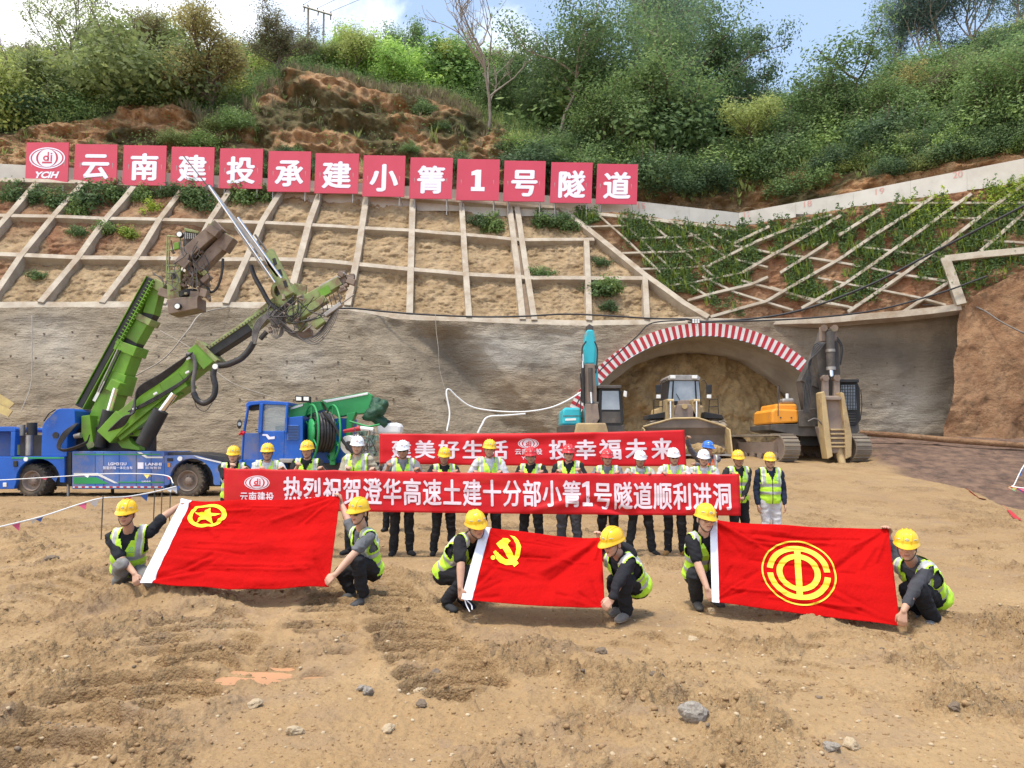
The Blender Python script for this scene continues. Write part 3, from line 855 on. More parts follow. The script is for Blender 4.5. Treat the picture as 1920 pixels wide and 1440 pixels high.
damp = 0.55 * np.exp(-(((PX - 850) / 50) ** 2 + ((PY - 680) / 70) ** 2)) + 0.8 * np.exp(-(((PX - 1660) / 130) ** 2 + ((PY - 660) / 40) ** 2)) + 0.6 * np.exp(-(((PX - 1000) / 25) ** 2 + ((PY - 680) / 60) ** 2)) \
    + 0.7 * np.exp(-(((PX - 60) / 80) ** 2 + ((PY - 600) / 14) ** 2)) + 0.4 * np.exp(-(((PX - 400) / 90) ** 2 + ((PY - 615) / 20) ** 2)) + 0.5 * np.exp(-(((PX - 1770) / 25) ** 2 + ((PY - 720) / 80) ** 2))
damp = np.clip(damp * (0.3 + 1.3 * fbm(Vw[..., 0] * .7, Vw[..., 2] * .5, 4, 5)), 0, 1)
tan = np.clip(np.exp(-(((PX - 985) / 60) ** 2 + ((PY - 720) / 40) ** 2)) + 0.4 * sstep(700, 800, PY) * (1 - sstep(700, 900, PX)), 0, 1)
set_col(wm, 'stain', np.stack([pale, damp, tan], -1).reshape(-1, 3))
def shotcrete_material():
    m = bpy.data.materials.new('sprayed_concrete'); m.use_nodes = True
    t = m.node_tree; b = t.nodes['Principled BSDF']
    at = N(t, 'ShaderNodeAttribute', attribute_name='stain')
    sp = N(t, 'ShaderNodeSeparateColor'); t.links.new(at.outputs['Color'], sp.inputs[0])
    tc = N(t, 'ShaderNodeTexCoord')
    def nz(scale, st=(1, 1, 1), det=8, ro=0.62):
        mp = N(t, 'ShaderNodeMapping'); mp.inputs['Scale'].default_value = st
        t.links.new(tc.outputs['Object'], mp.inputs[0])
        n = N(t, 'ShaderNodeTexNoise'); setin(n, Scale=scale, Detail=det, Roughness=ro)
        t.links.new(mp.outputs[0], n.inputs['Vector']); return n.outputs[0]
    c = mixc(t, ramp(t, [(0.36, 0), (0.64, 1)], nz(0.45)), (0.265, 0.212, 0.152), (0.365, 0.298, 0.215))
    c = mixc(t, ramp(t, [(0.45, 0), (0.65, 0.5)], nz(1.3, (1.2, 1.2, 0.45))), c, (0.215, 0.172, 0.124))
    c = mixc(t, sp.outputs[2], c, (0.36, 0.27, 0.18))
    c = mixc(t, sp.outputs[1], c, (0.125, 0.105, 0.085))
    c = mixc(t, math_(t, 'MULTIPLY', sp.outputs[0], 0.85), c, (0.47, 0.43, 0.37))
    t.links.new(c, b.inputs['Base Color'])
    setin(b, Roughness=0.92); b.inputs['Specular IOR Level'].default_value = 0.25
    bp = N(t, 'ShaderNodeBump'); setin(bp, Strength=1.0, Distance=0.16)
    t.links.new(math_(t, 'ADD', math_(t, 'ADD', nz(2.2, (0.75, 1, 1.5), 12, 0.68), math_(t, 'MULTIPLY', nz(3.2, (0.55, 1, 3.2), 6, 0.6), 0.5)), math_(t, 'MULTIPLY', nz(11.0), 0.4)), bp.inputs['Height'])
    t.links.new(bp.outputs[0], b.inputs['Normal'])
    return m
M['shotcrete'] = shotcrete_material()
o = link_mesh('sprayed_concrete_wall', wm, None, M['shotcrete'])
tag(o, 'high grey brown sprayed concrete wall with the tunnel mouth in it', 'wall')
swall = o
def wall_pt(px, py):
    i = int(np.argmin(np.abs(pxs - px))); j = int(np.argmin(np.abs(PY[:, i] - py))); return Vector(Vw[j, i])
M['hole'] = mat('weep_hole', (0.10, 0.08, 0.06), (0.16, 0.125, 0.09), 9, 0.9)
random.seed(3); hm0 = None
for py, xs in ((625, range(30, 700, 52)), (668, list(range(20, 800, 47)) + [1560, 1612, 1664, 1716]), (704, list(range(40, 840, 50)) + [1590, 1640, 1690]), (742, list(range(450, 880, 48)) + [1630, 1680])):
    for px in xs:
        p = wall_pt(px + random.uniform(-5, 5), py + random.uniform(-3, 3) + 0.01 * px)
        if hm0 is None:
            hm0 = MB().cyl((0, -0.05, 0), (0, 0.2, 0), 0.038, None, 10).mesh('weep_hole'); hm0.materials.append(M['hole'])
        h_ = bpy.data.objects.new('weep_hole', hm0); COL.objects.link(h_); h_.parent = swall; h_.location = p

# the tunnel mouth: striped ring, lining, rough vault and the earth left standing inside
AD = 38.15
tun = thing('tunnel_portal', 'tunnel mouth with red and white striped arch ring, still filled with earth', 'tunnel', P(1328, 880, AD))
mr = (P(1329, 893, AD) - P(1328, 893, AD)).length
ctr = P(AC[0], AC[1], AD)
def arc(rpx, a, dy=0.0):
    return ctr + Vector((math.cos(a) * rpx * mr, dy, math.sin(a) * rpx * mr))
na = 152
rg_ = MB(); na3 = 120
fr0 = [arc(266, math.radians(-8 + 196 * k / na3), 0) for k in range(na3 + 1)]; fr1 = [arc(290, math.radians(-8 + 196 * k / na3), 0) for k in range(na3 + 1)]
off = Vector((0, 0.5, 0)); n1 = na3 + 1
rg_.add(fr0 + fr1 + [p + off for p in fr1], [(k, k + 1, n1 + k + 1, n1 + k) for k in range(na3)] + [(n1 + k, n1 + k + 1, 2 * n1 + k + 1, 2 * n1 + k) for k in range(na3)])
rg_.build('arch_ring', M['white_paint'], tun)
for k in range(1, na, 2):
    a0 = math.radians(-8) + math.radians(196) * k / na; a1 = math.radians(-8) + math.radians(196) * (k + 1) / na
    MB().prism([arc(265.8, a0, -0.012), arc(265.8, a1, -0.012), arc(290.2, a1, -0.012), arc(290.2, a0, -0.012)], (0, 0.3, 0)).build('red_stripe', M['red_paint'], tun)
lin = MB(); vs = []; na2 = 80
for j, (r, dy) in enumerate(((289, 0.5), (265.2, 0.0), (265, 0.5), (264.5, 2.2), (250, 2.25), (248, 4.5), (246, 9.5))):
    for k in range(na2 + 1):
        a = math.radians(-10) + math.radians(200) * k / na2
        rr = r if j < 4 else r + 5 * (mnoise.noise(Vector((a * 6, dy * 0.8, 2))) + 0.5 * mnoise.noise(Vector((a * 17, dy * 2, 5))))
        vs.append(arc(rr, a, dy))
fs = [(j * (na2 + 1) + k, j * (na2 + 1) + k + 1, (j + 1) * (na2 + 1) + k + 1, (j + 1) * (na2 + 1) + k) for j in (1, 2, 3, 4, 5) for k in range(na2)]
lin.add(vs, fs, 0, True)
bk = [arc(246, math.radians(-10) + math.radians(200) * k / na2, 9.45) for k in range(na2 + 1)]
lin.add(bk, [tuple(range(na2 + 1))])
lin.build('lining', mat('lining_grey', (0.42, 0.38, 0.32), (0.30, 0.265, 0.22), 0.8, 0.9, bump=0.5, bscale=5, bdist=0.1), tun)
# earth core
ex = np.linspace(1055, 1610, 180); et = np.linspace(0, 1, 110)
EX, ET = np.meshgrid(ex, et)
top = np.interp(EX, [1055, 1130, 1165, 1200, 1270, 1330, 1380, 1420, 1455, 1480, 1520, 1610], [735, 712, 685, 668, 660, 665, 672, 690, 720, 742, 770, 815])
EY = 895 + (top - 895) * np.clip(ET / 0.82, 0, 1)
ED = 38.9 + 2.6 * np.clip(ET / 0.82, 0, 1) ** 1.3 + 6.0 * np.clip((ET - 0.82) / 0.18, 0, 1)
Ve = Pv(EX, EY, ED)
Ve[..., 1] += (fbm(Ve[..., 0] * 0.9, Ve[..., 2] * 0.7, 5, 44) - 0.5) * 1.4 + (fbm(Ve[..., 0] * 3, Ve[..., 2] * 2, 4, 46, 0.55, True) - 0.6) * 0.35
Ve[..., 2] += (fbm(Ve[..., 0] * 1.2, Ve[..., 1] * 1.2, 4, 45) - 0.5) * 0.5
em = grid_mesh('earth_core', Ve)
M['core'] = soil_material('core_soil', (0.38, 0.25, 0.12), (0.52, 0.365, 0.185), (0.25, 0.16, 0.085), bump=0.9)
link_mesh('earth_core', em, tun, M['core'])

# brown cut bank on the right
bx = np.arange(1766, 2420, 3.0); bt = np.linspace(0, 1, 110)
BX, BT = np.meshgrid(bx, bt)
BT_x = 1803 + (BX - 1766) * (2420 - 1803) / 654.0
topy = np.interp(BT_x, [1766, 1800, 1840, 1920, 2250, 2420], [600, 574, 545, 506, 418, 380])
BY = 965 + (topy - 965) * BT
lx = np.interp(BY, [575, 830, 965], [1803, 1770, 1760])
BXs = lx + (BX - 1766) * (2420 - lx) / (2420 - 1766.0)
BD = PR.depth(np.maximum(BT_x, 1803), np.minimum(topy, 574)) - 0.10 - 1.5 * (1 - BT)
Vb = Pv(BXs, BY, BD)
Vb[..., 1] += (fbm(Vb[..., 0] * 0.7, Vb[..., 2] * 0.5, 5, 52) - 0.5) * 0.8 + (fbm(Vb[..., 0] * 3, Vb[..., 2] * 3, 4, 56, 0.55, True) - 0.6) * 0.12
M['bank'] = soil_material('bank_soil', (0.275, 0.148, 0.080), (0.365, 0.218, 0.122), (0.16, 0.10, 0.06), bump=0.9)
tag(link_mesh('cut_bank_hill', grid_mesh('cut_bank_hill', Vb), None, M['bank']), kind='structure')

# ---------------------------------------------------------------- the hill
CUT = [(-500, 250), (0, 246), (110, 240), (170, 232), (230, 203), (330, 200), (380, 226), (450, 214), (500, 168), (545, 132), (650, 150), (720, 174), (800, 182), (900, 226), (960, 258), (1000, 288), (1100, 312), (1250, 340), (1390, 322), (1470, 300), (1560, 296), (1650, 288), (1750, 268), (1920, 236), (2450, 110)]
RID = [(-500, 150), (0, 165), (300, 168), (400, 150), (500, 140), (600, 150), (850, 160), (1000, 182), (1200, 215), (1400, 245), (1500, 245), (1600, 225), (1700, 185), (1800, 155), (1920, 125), (2450, -60)]
RDD = [(-500, 60), (1000, 64), (1500, 66), (1700, 56), (2450, 46)]
hx = np.arange(-500, 2460, 3.0); hn = 300
ht = np.linspace(0, 5, hn)
Hp = np.zeros((hn, len(hx), 3)); cutm = np.zeros((hn, len(hx)))
for i, px in enumerate(hx):
    tw, bw, dw = wall_at(px)
    yc = lerp(CUT, px); yr = lerp(RID, px); dr = lerp(RDD, px)
    dc = dw + 2.2 + (tw - yc) * 0.018
    kp = [0, 1, 2, 3, 4, 5]
    ys = np.interp(ht, kp, [bw + 8, tw + 14, yc, yc + (yr - yc) * 0.55, yr, yr + 60])
    ds = np.interp(ht, kp, [dw + 0.7, dw + 1.5, dc, dc + (dr - dc) * 0.5, dr, dr + 30])
    Hp[:, i] = Pv(np.full(hn, px), ys, ds)
    cutm[:, i] = sstep(0.8, 1.05, ht) * (1 - sstep(1.95, 2.15, ht + 0.5 * (fbm(np.full(hn, px * 0.02), ht * 0.0 + 3.0, 3, 91) - 0.5)))
rk = fbm(Hp[..., 0] * 0.45, Hp[..., 2] * 0.6, 6, 81, 0.55, True) - 0.6
rk2 = fbm(Hp[..., 0] * 0.25 + Hp[..., 2] * .2, Hp[..., 2] * 0.9, 5, 83, 0.6) - 0.5
Hp[..., 1] += rk * (0.5 + 1.1 * cutm) * -1.0 + rk2 * (1.0 + 1.0 * cutm)
bx_ = Hp[..., 0] + 0.5 * (fbm(Hp[..., 0] * .8, Hp[..., 2] * .8, 3, 101) - .5); bz_ = Hp[..., 2] + 0.35 * Hp[..., 0]
Hp[..., 1] += cutm * ((worley(bx_ * 0.5, bz_ * 0.9, 31) - 0.5) * 0.6 + (worley(bx_ * 1.5, bz_ * 2.4, 33) - 0.5) * 0.5)
Hp[..., 2] += (fbm(Hp[..., 0] * 0.5, Hp[..., 1] * 0.5, 4, 85) - 0.5) * 0.8 * (1 - cutm)
hm = grid_mesh('hill', Hp)
veg = 1 - np.clip(cutm - 0.9 * sstep(0.52, 0.64, fbm(Hp[..., 0] * 0.35, Hp[..., 2] * 0.5, 4, 87)), 0, 1)
pxg = np.broadcast_to(hx, veg.shape); veg = np.clip(veg + 0.65 * sstep(745, 800, pxg) * (1 - sstep(930, 980, pxg)) * sstep(.45, .55, fbm(Hp[..., 0] * .6, Hp[..., 2] * .8, 4, 89)) + 0.8 * sstep(335, 375, pxg) * (1 - sstep(440, 480, pxg)) + .5 * sstep(960, 1100, pxg) * (1 - sstep(1380, 1440, pxg)), 0, 1)
set_col(hm, 'veg', np.stack([veg] * 3, -1).reshape(-1, 3))
M['hill'] = soil_material('hill_soil', (0.37, 0.19, 0.09), (0.48, 0.31, 0.17), (0.20, 0.115, 0.065), ('veg', (0.06, 0.065, 0.028), (0.14, 0.12, 0.06)), bump=1.0)
tag(link_mesh('hill', hm, None, M['hill']), kind='structure')
def hill_at(px, t):
    "point on the hill: t 2 = top of the cut, 4 = ridge"
    i = int(np.clip(np.searchsorted(hx, px), 0, len(hx) - 1)); j = int(np.clip(t / 5 * (hn - 1), 0, hn - 1))
    return Vector(Hp[j, i])

# ---------------------------------------------------------------- thirteen sign boards
SG = [(47, 127, 267, 341), (138, 218, 270, 344), (229, 310, 272, 347), (319, 400, 275, 349), (410, 491, 278, 353), (501, 581, 283, 359), (589, 671, 287, 362),
      (679, 758, 291, 368), (767, 847, 295, 372), (855, 935, 298, 375), (943, 1021, 301, 377), (1031, 1109, 304, 380), (1117, 1194, 307, 382)]
CH = ['', '云', '南', '建', '投', '承', '建', '小', '箐', '1', '号', '隧', '道']
POS = ['company emblem and the letters YCIH', 'character 云', 'character 南', 'character 建 standing between 南 and 投', 'character 投', 'character 承',
       'character 建 standing between 承 and 小', 'character 小', 'character 箐', 'figure 1', 'character 号', 'character 隧', 'character 道']
for i, (x0, x1, y0, y1) in enumerate(SG):
    dw = wall_at((x0 + x1) / 2)[2] - 0.75
    c = [P(x0, y1, dw), P(x1, y1 + (1 if i else 0), dw), P(x1 + 1, y0 + 2, dw + 0.12), P(x0 + 3, y0, dw + 0.12)]
    root = thing('sign_board', 'square red sign board with the white ' + POS[i], 'sign', (c[0] + c[1]) * 0.5, 'red sign boards along the top of the slope')
    c[2] = c[1] + (c[3] - c[0])
    n = (c[1] - c[0]).cross(c[3] - c[0]).normalized(); n = n if n.y < 0 else -n
    MB().prism(c, -n * 0.06).build('panel', M['sign_red'], root)
    def fm(u, v, c=c, n=n):
        return c[0].lerp(c[1], u).lerp(c[3].lerp(c[2], u), v) + n * 0.012
    d = D2()
    if i == 0:
        company_logo(d, 0.5, 0.60, 0.84, 0.54)
        d.build('emblem', fm, M['sign_white'], root)
        company_logo_marks(D2(), 0.5, 0.60, 0.84, 0.54).build('emblem_figure', lambda u, v, c=c, n=n: fm(u, v, c, n) + n * 0.006, M['sign_red'], root)
        D2().text('YCIH', 0.18, 0.09, 0.74, 0.26, 0.045, shear=0.35, adv=False).build('lettering', fm, M['sign_white'], root)
    else:
        if CH[i] == '1':
            d.poly([(0.34, 0.22), (0.66, 0.22), (0.66, 0.32), (0.57, 0.32), (0.57, 0.74), (0.46, 0.74), (0.34, 0.69), (0.34, 0.60), (0.43, 0.61), (0.43, 0.32), (0.34, 0.32)])
        else:
            d.text(CH[i], 0.15, 0.12, 0.85, 0.81, 0.046)
        d.build('lettering', fm, M['sign_white'], root)
    for u in (0.12, 0.88):
        a = c[0].lerp(c[1], u) - n * 0.08
        b = Vector((a.x, a.y, a.z - (0.9 if i > 7 else 0.5)))
        MB().cyl(a + Vector((0, 0, 1.2)), b, 0.035, n=6).build('post', M['steel'], root)
        MB().cyl(a + Vector((0, 0, 0.1)), b + Vector((0.15, 0.5, 0.1)), 0.025, n=5).build('brace', M['steel'], root)
# ---------------------------------------------------------------- plants
def leaf_material(name, ca, cb, cc, transl=0.45, hue=0.0):
    m = bpy.data.materials.new(name); m.use_nodes = True
    t = m.node_tree; b = t.nodes['Principled BSDF']
    at = N(t, 'ShaderNodeAttribute', attribute_name='leaf')
    oi = N(t, 'ShaderNodeObjectInfo')
    c = ramp(t, [(0.0, ca), (0.55, cb), (1.0, cc)], at.outputs['Fac'])
    v = ramp(t, [(0.0, (0.58, 0.64, 0.70)), (0.5, (0.95, 1.0, 0.95)), (1.0, (1.38, 1.36, 1.05))], oi.outputs['Random'])
    c = mixc(t, 1.0, c, v, 'MULTIPLY')
    t.links.new(c, b.inputs['Base Color'])
    setin(b, Roughness=0.55); b.inputs['Specular IOR Level'].default_value = 0.25
    tr = N(t, 'ShaderNodeBsdfTranslucent'); t.links.new(c, tr.inputs[0])
    mx = N(t, 'ShaderNodeMixShader'); mx.inputs[0].default_value = transl
    t.links.new(b.outputs[0], mx.inputs[1]); t.links.new(tr.outputs[0], mx.inputs[2])
    t.links.new(mx.outputs[0], t.nodes['Material Output'].inputs['Surface'])
    return m
M['leaf_olive'] = leaf_material('leaf_olive', (0.193, 0.229, 0.091), (0.348, 0.394, 0.146), (0.549, 0.604, 0.220))
M['leaf_brown'] = leaf_material('leaf_brown', (0.238, 0.220, 0.120), (0.366, 0.329, 0.165), (0.494, 0.439, 0.220))
M['leaf_bright'] = leaf_material('leaf_bright', (0.183, 0.293, 0.083), (0.329, 0.504, 0.128), (0.567, 0.750, 0.220))
M['leaf_dark'] = leaf_material('leaf_dark', (0.067, 0.117, 0.060), (0.131, 0.203, 0.095), (0.233, 0.325, 0.142))
M['leaf_mid'] = leaf_material('leaf_mid', (0.102, 0.166, 0.071), (0.192, 0.283, 0.109), (0.333, 0.442, 0.166))
M['leaf_blue'] = leaf_material('leaf_blue', (0.107, 0.171, 0.139), (0.182, 0.267, 0.213), (0.299, 0.406, 0.299))
M['weed'] = leaf_material('weed', (0.09, 0.145, 0.055), (0.165, 0.245, 0.095), (0.28, 0.36, 0.15))
M['weed_yellow'] = leaf_material('weed_yellow', (0.188, 0.266, 0.046), (0.344, 0.438, 0.077), (0.562, 0.594, 0.140))
M['dry_grass'] = leaf_material('dry_grass', (0.204, 0.156, 0.090), (0.336, 0.264, 0.156), (0.480, 0.396, 0.252))
M['bark'] = mat('bark', (0.13, 0.10, 0.075), (0.22, 0.18, 0.14), 4.0, 0.9)
M['bark_pale'] = mat('bark_pale', (0.34, 0.29, 0.24), (0.24, 0.20, 0.16), 4.0, 0.9)
rng = np.random.default_rng(11)
def leaves_mesh(name, C, size, val, rg, asp=0.5, droop=0.0, nrm=None):
    n = len(C)
    a = rg.normal(size=(n, 3)); a[:, 2] = a[:, 2] * 0.7 - droop
    if nrm is not None:
        m = nrm / (np.linalg.norm(nrm, axis=1, keepdims=True) + 1e-6) + np.array([0, 0, 0.35]) + rg.normal(size=(n, 3)) * 0.35
        m /= np.linalg.norm(m, axis=1, keepdims=True); a -= m * (a * m).sum(1, keepdims=True)
    a /= np.linalg.norm(a, axis=1, keepdims=True)
    b = rg.normal(size=(n, 3)) if nrm is None else np.cross(m, a); b -= a * (a * b).sum(1, keepdims=True); b /= np.linalg.norm(b, axis=1, keepdims=True)
    s = (size * rg.uniform(0.6, 1.4, n))[:, None]
    q = np.stack([C - a * s * 0.5, C + b * s * asp * 0.5, C + a * s * 0.5, C - b * s * asp * 0.5], 1)
    me = bpy.data.meshes.new(name)
    me.vertices.add(n * 4); me.vertices.foreach_set('co', q.reshape(-1).astype(np.float32))
    me.loops.add(n * 4); me.loops.foreach_set('vertex_index', np.arange(n * 4, dtype=np.int32))
    me.polygons.add(n); me.polygons.foreach_set('loop_start', np.arange(0, n * 4, 4, dtype=np.int32))
    me.update(calc_edges=True)
    at = me.attributes.new('leaf', 'FLOAT', 'POINT')
    at.data.foreach_set('value', np.repeat(np.clip(val, 0, 1), 4).astype(np.float32))
    return me
def grow(rg, h, trunk_h, r0, limbs, spread, levels=3, upness=0.5, lean=0.0, kids=3):
    "limbs as tubes; returns the MB and the outer points that carry leaves"
    mb = MB(); tips = []
    def limb(p, d, L, r, lev):
        n = 5; pts = [p]; dcur = d
        for k in range(n):
            dcur = (dcur + Vector(rg.normal(size=3)) * 0.16 + Vector((0, 0, 0.10 * upness))).normalized()
            pts.append(pts[-1] + dcur * L / n)
        mb.tube(pts, [max(0.012, r * (1 - 0.6 * i / n)) for i in range(n + 1)], 5)
        if lev >= 1: tips.extend(pts[2:] if lev < levels else pts[1:])
        if lev < levels:
            for j in range(kids if lev else limbs):
                t = rg.uniform(0.45, 1.0) if lev else rg.uniform(max(0.3, trunk_h / h), 1.0)
                k = min(n - 1, int(t * n)); q = pts[k].lerp(pts[k + 1], t * n - k) if k < n else pts[n]
                a = rg.uniform(0, 2 * math.pi)
                side = Vector((math.cos(a), math.sin(a), 0))
                nd = (dcur * 0.35 + side * spread + Vector((0, 0, upness * rg.uniform(0.2, 1.0)))).normalized()
                limb(q, nd, L * rg.uniform(0.45, 0.72), r * 0.5, lev + 1)
    limb(Vector((0, 0, -0.4)), Vector((lean, 0, 1)), h * 0.72, r0, 0)
    return mb, tips
def make_tree(name, seed, h=5.0, trunk_h=1.2, r0=0.1, limbs=8, spread=0.9, levels=2, upness=0.5, lean=0.0, kids=3, nleaf=4000, clump=0.45, size=0.2,
              leaf='leaf_mid', bark='bark', asp=0.5, droop=0.0, flat=0.8, keepf=0.8):
    rg = np.random.default_rng(seed)
    mb, tips = grow(rg, h, trunk_h, r0, limbs, spread, levels, upness, lean, kids)
    T = np.array([tuple(t) for t in tips])
    T = T[T[:, 2] > trunk_h * 0.8]
    T = T[rg.uniform(size=len(T)) < keepf]
    nleaf = int(nleaf * 1.6); size *= 0.98
    tv = rg.uniform(-0.25, 0.25, len(T))
    i = rg.integers(0, len(T), nleaf)
    off = rg.normal(size=(nleaf, 3)) * clump * np.array([1, 1, flat])
    C = T[i] + off
    val = 0.5 + tv[i] + rg.normal(size=nleaf) * 0.16
    tm = mb.mesh(name + '_trunk'); tm.materials.append(M[bark])
    cm = leaves_mesh(name + '_crown', C, size, val, rg, asp, droop, off) if nleaf else None
    if cm: cm.materials.append(M[leaf])
    return tm, cm, h
def bush(name, seed, h=1.6, r=1.2, n=1800, size=0.16, leaf='leaf_olive', stems=7, clumps=26):
    rg = np.random.default_rng(seed); n = int(n * 1.6); size *= 0.95
    mb = MB()
    for k in range(stems):
        a = rg.uniform(0, 6.28); p = Vector((0, 0, -0.2)); pts = [p]
        for j in range(4):
            p = p + Vector((math.cos(a) * r * 0.2 * rg.uniform(0.3, 1.2), math.sin(a) * r * 0.2 * rg.uniform(.3, 1.2), h * 0.27)); pts.append(p)
        mb.tube(pts, [0.03, 0.025, 0.02, 0.015, 0.008], 4)
    c = rg.normal(size=(clumps, 3)); c /= np.linalg.norm(c, axis=1, keepdims=True)
    c *= rg.uniform(0.35, 1.0, (clumps, 1)); c[:, 2] = np.abs(c[:, 2])
    c = c * np.array([r, r, h * 0.85]) + np.array([0, 0, h * 0.1])
    tv = rg.uniform(-0.3, 0.3, clumps); i = rg.integers(0, clumps, n)
    off = rg.normal(size=(n, 3)) * np.array([r * 0.2, r * 0.2, h * 0.13]); C = c[i] + off
    tm = mb.mesh(name + '_stem'); tm.materials.append(M['bark'])
    cm = leaves_mesh(name + '_crown', C, size, 0.5 + tv[i] + rg.normal(size=n) * 0.15, rg, 0.55, 0.0, off); cm.materials.append(M[leaf])
    return tm, cm, h
LIB = {
    'olive1': bush('olive_shrub', 1, 2.6, 1.9, 3600, 0.17, 'leaf_olive', 9, 44), 'olive2': bush('olive_shrub', 2, 3.4, 2.0, 3800, 0.17, 'leaf_olive', 9, 40),
    'olivetree': make_tree('olive_tree', 3, 5.0, 0.9, 0.09, 9, 0.9, 2, 0.6, nleaf=4600, clump=0.42, size=0.17, leaf='leaf_olive'),
    'brown': make_tree('twiggy_tree', 4, 5.4, 0.7, 0.13, 12, 0.85, 3, 0.75, kids=4, nleaf=8000, clump=0.30, size=0.14, leaf='leaf_brown', keepf=0.9),
    'brown2': make_tree('twiggy_tree', 5, 5.0, 0.8, 0.12, 12, 0.95, 3, 0.7, kids=4, nleaf=7600, clump=0.30, size=0.14, leaf='leaf_brown', keepf=0.9),
    'bright1': make_tree('bright_tree', 6, 4.6, 0.8, 0.09, 9, 0.9, 2, 0.6, nleaf=4200, clump=0.4, size=0.2, leaf='leaf_bright', asp=0.6),
    'bright2': bush('bright_shrub', 7, 2.8, 1.7, 3200, 0.2, 'leaf_bright', 8, 34),
    'dark1': make_tree('dark_tree', 8, 7.5, 1.4, 0.14, 14, 0.9, 2, 0.5, kids=4, nleaf=7000, clump=0.5, size=0.22, leaf='leaf_dark'),
    'dark2': make_tree('dark_tree', 9, 6.5, 0.9, 0.13, 13, 1.0, 2, 0.45, kids=4, nleaf=6500, clump=0.5, size=0.2, leaf='leaf_dark'),
    'darkbush': bush('dark_shrub', 10, 2.6, 2.0, 3800, 0.18, 'leaf_dark', 8, 40),
    'mid1': make_tree('green_tree', 12, 6.5, 1.2, 0.13, 12, 0.95, 2, 0.5, kids=4, nleaf=6000, clump=0.45, size=0.2, leaf='leaf_mid'),
    'mid2': make_tree('green_tree', 13, 5.5, 0.9, 0.12, 11, 1.0, 2, 0.5, kids=4, nleaf=5600, clump=0.45, size=0.19, leaf='leaf_mid'),
    'midbush': bush('green_shrub', 14, 2.4, 1.7, 3200, 0.17, 'leaf_mid', 8, 36),
    'tall': make_tree('tall_tree', 15, 9.0, 4.5, 0.13, 10, 0.75, 2, 0.6, kids=4, nleaf=8000, clump=0.6, size=0.2, leaf='leaf_mid', bark='bark_pale', keepf=0.8),
    'big': make_tree('spreading_tree', 16, 9.0, 3.0, 0.2, 11, 1.1, 3, 0.45, kids=3, nleaf=12000, clump=0.5, size=0.2, leaf='leaf_dark', flat=0.5, keepf=0.55, lean=0.12),
    'bare': make_tree('bare_tree', 17, 8.6, 2.6, 0.13, 9, 0.75, 3, 0.8, kids=4, nleaf=0, bark='bark_pale', lean=-0.02),
    'euca': make_tree('eucalyptus_tree', 18, 12.0, 4.0, 0.16, 16, 0.6, 2, 0.75, kids=4, nleaf=11000, clump=0.65, size=0.26, leaf='leaf_blue', bark='bark_pale', asp=0.3, droop=0.5, keepf=0.75),
    'euca2': make_tree('eucalyptus_tree', 19, 11.0, 3.0, 0.15, 15, 0.7, 2, 0.7, kids=4, nleaf=10000, clump=0.65, size=0.26, leaf='leaf_blue', bark='bark_pale', asp=0.3, droop=0.5, keepf=0.75),
    'feather': make_tree('feathery_tree', 20, 7.0, 2.2, 0.10, 12, 0.7, 3, 0.7, kids=3, nleaf=3600, clump=0.35, size=0.15, leaf='leaf_olive', asp=0.35, keepf=0.7),
    'weed1': bush('weed', 21, 0.95, 0.6, 1100, 0.13, 'weed', 8, 22), 'weed2': bush('weed', 22, 0.7, 0.75, 1000, 0.12, 'weed', 8, 22),
    'weedy': bush('weed', 23, 0.9, 0.55, 900, 0.12, 'weed_yellow', 8, 20),
}
def plant(kind, loc, h, name, label, cat, group=None, rz=None, wide=1.0):
    tm, cm, h0 = LIB[kind]
    s = h / h0
    root = thing(name, label, cat, loc, group)
    root.rotation_euler = (0, 0, rng.uniform(0, 6.28) if rz is None else rz)
    root.scale = (s * wide, s * wide, s)
    for nm, me in (('stem' if 'bush' in kind or 'weed' in kind or kind in ('olive1', 'olive2', 'bright2') else 'trunk', tm), ('crown', cm)):
        if me is None: continue
        o = bpy.data.objects.new(nm, me); COL.objects.link(o); o.parent = root
    return root
# trees that can be told apart: kind, picture x, hill position, picture y of the top, label
def treetop(kind, px, t, ytop, name, label, wide=1.0, rz=None, group=None, cat='tree', dz=0.0):
    b = hill_at(px, t); b.z += dz
    b.x = (px - 960) / F * b.y * 1.0
    top = P(px, ytop, b.y)
    return plant(kind, b, max(1.0, (top.z - b.z) * 1.0), name, label, cat, group, rz, wide)
treetop('brown', 378, 2.2, 72, 'twiggy_tree', 'round brownish twiggy tree on the cut edge above the third sign board', 1.3, 0.3)
treetop('brown2', 500, 2.35, 50, 'twiggy_tree', 'taller round brownish twiggy tree at the cut edge just left of the power pole', 1.15, 1.3)
treetop('feather', 112, 3.2, -12, 'feathery_tree', 'loose feathery grey green tree rising above the far left shrubs', 1.0)
treetop('bare', 912, 1.98, 4, 'bare_tree', 'leafless pale tree with forked branches above the figure 1 sign', 1.0, 0.0)
treetop('tall', 1045, 2.3, 12, 'tall_tree', 'tall slim tree with pale trunk just right of the leafless tree', 1.0)
treetop('big', 1335, 2.9, 25, 'spreading_tree', 'big spreading dark tree with leaning trunk against the sky gap', 0.85, 0.0)
treetop('tall', 1265, 3.2, 15, 'tall_tree', 'tall airy tree with pale stem beside the big spreading tree', 1.1)
treetop('euca', 1245, 4.1, -45, 'eucalyptus_tree', 'dark bluish eucalyptus behind the airy tree, top cut by the sky edge', 1.0)
treetop('euca2', 1290, 4.3, -20, 'eucalyptus_tree', 'lower bluish eucalyptus behind the big spreading tree', 1.0)
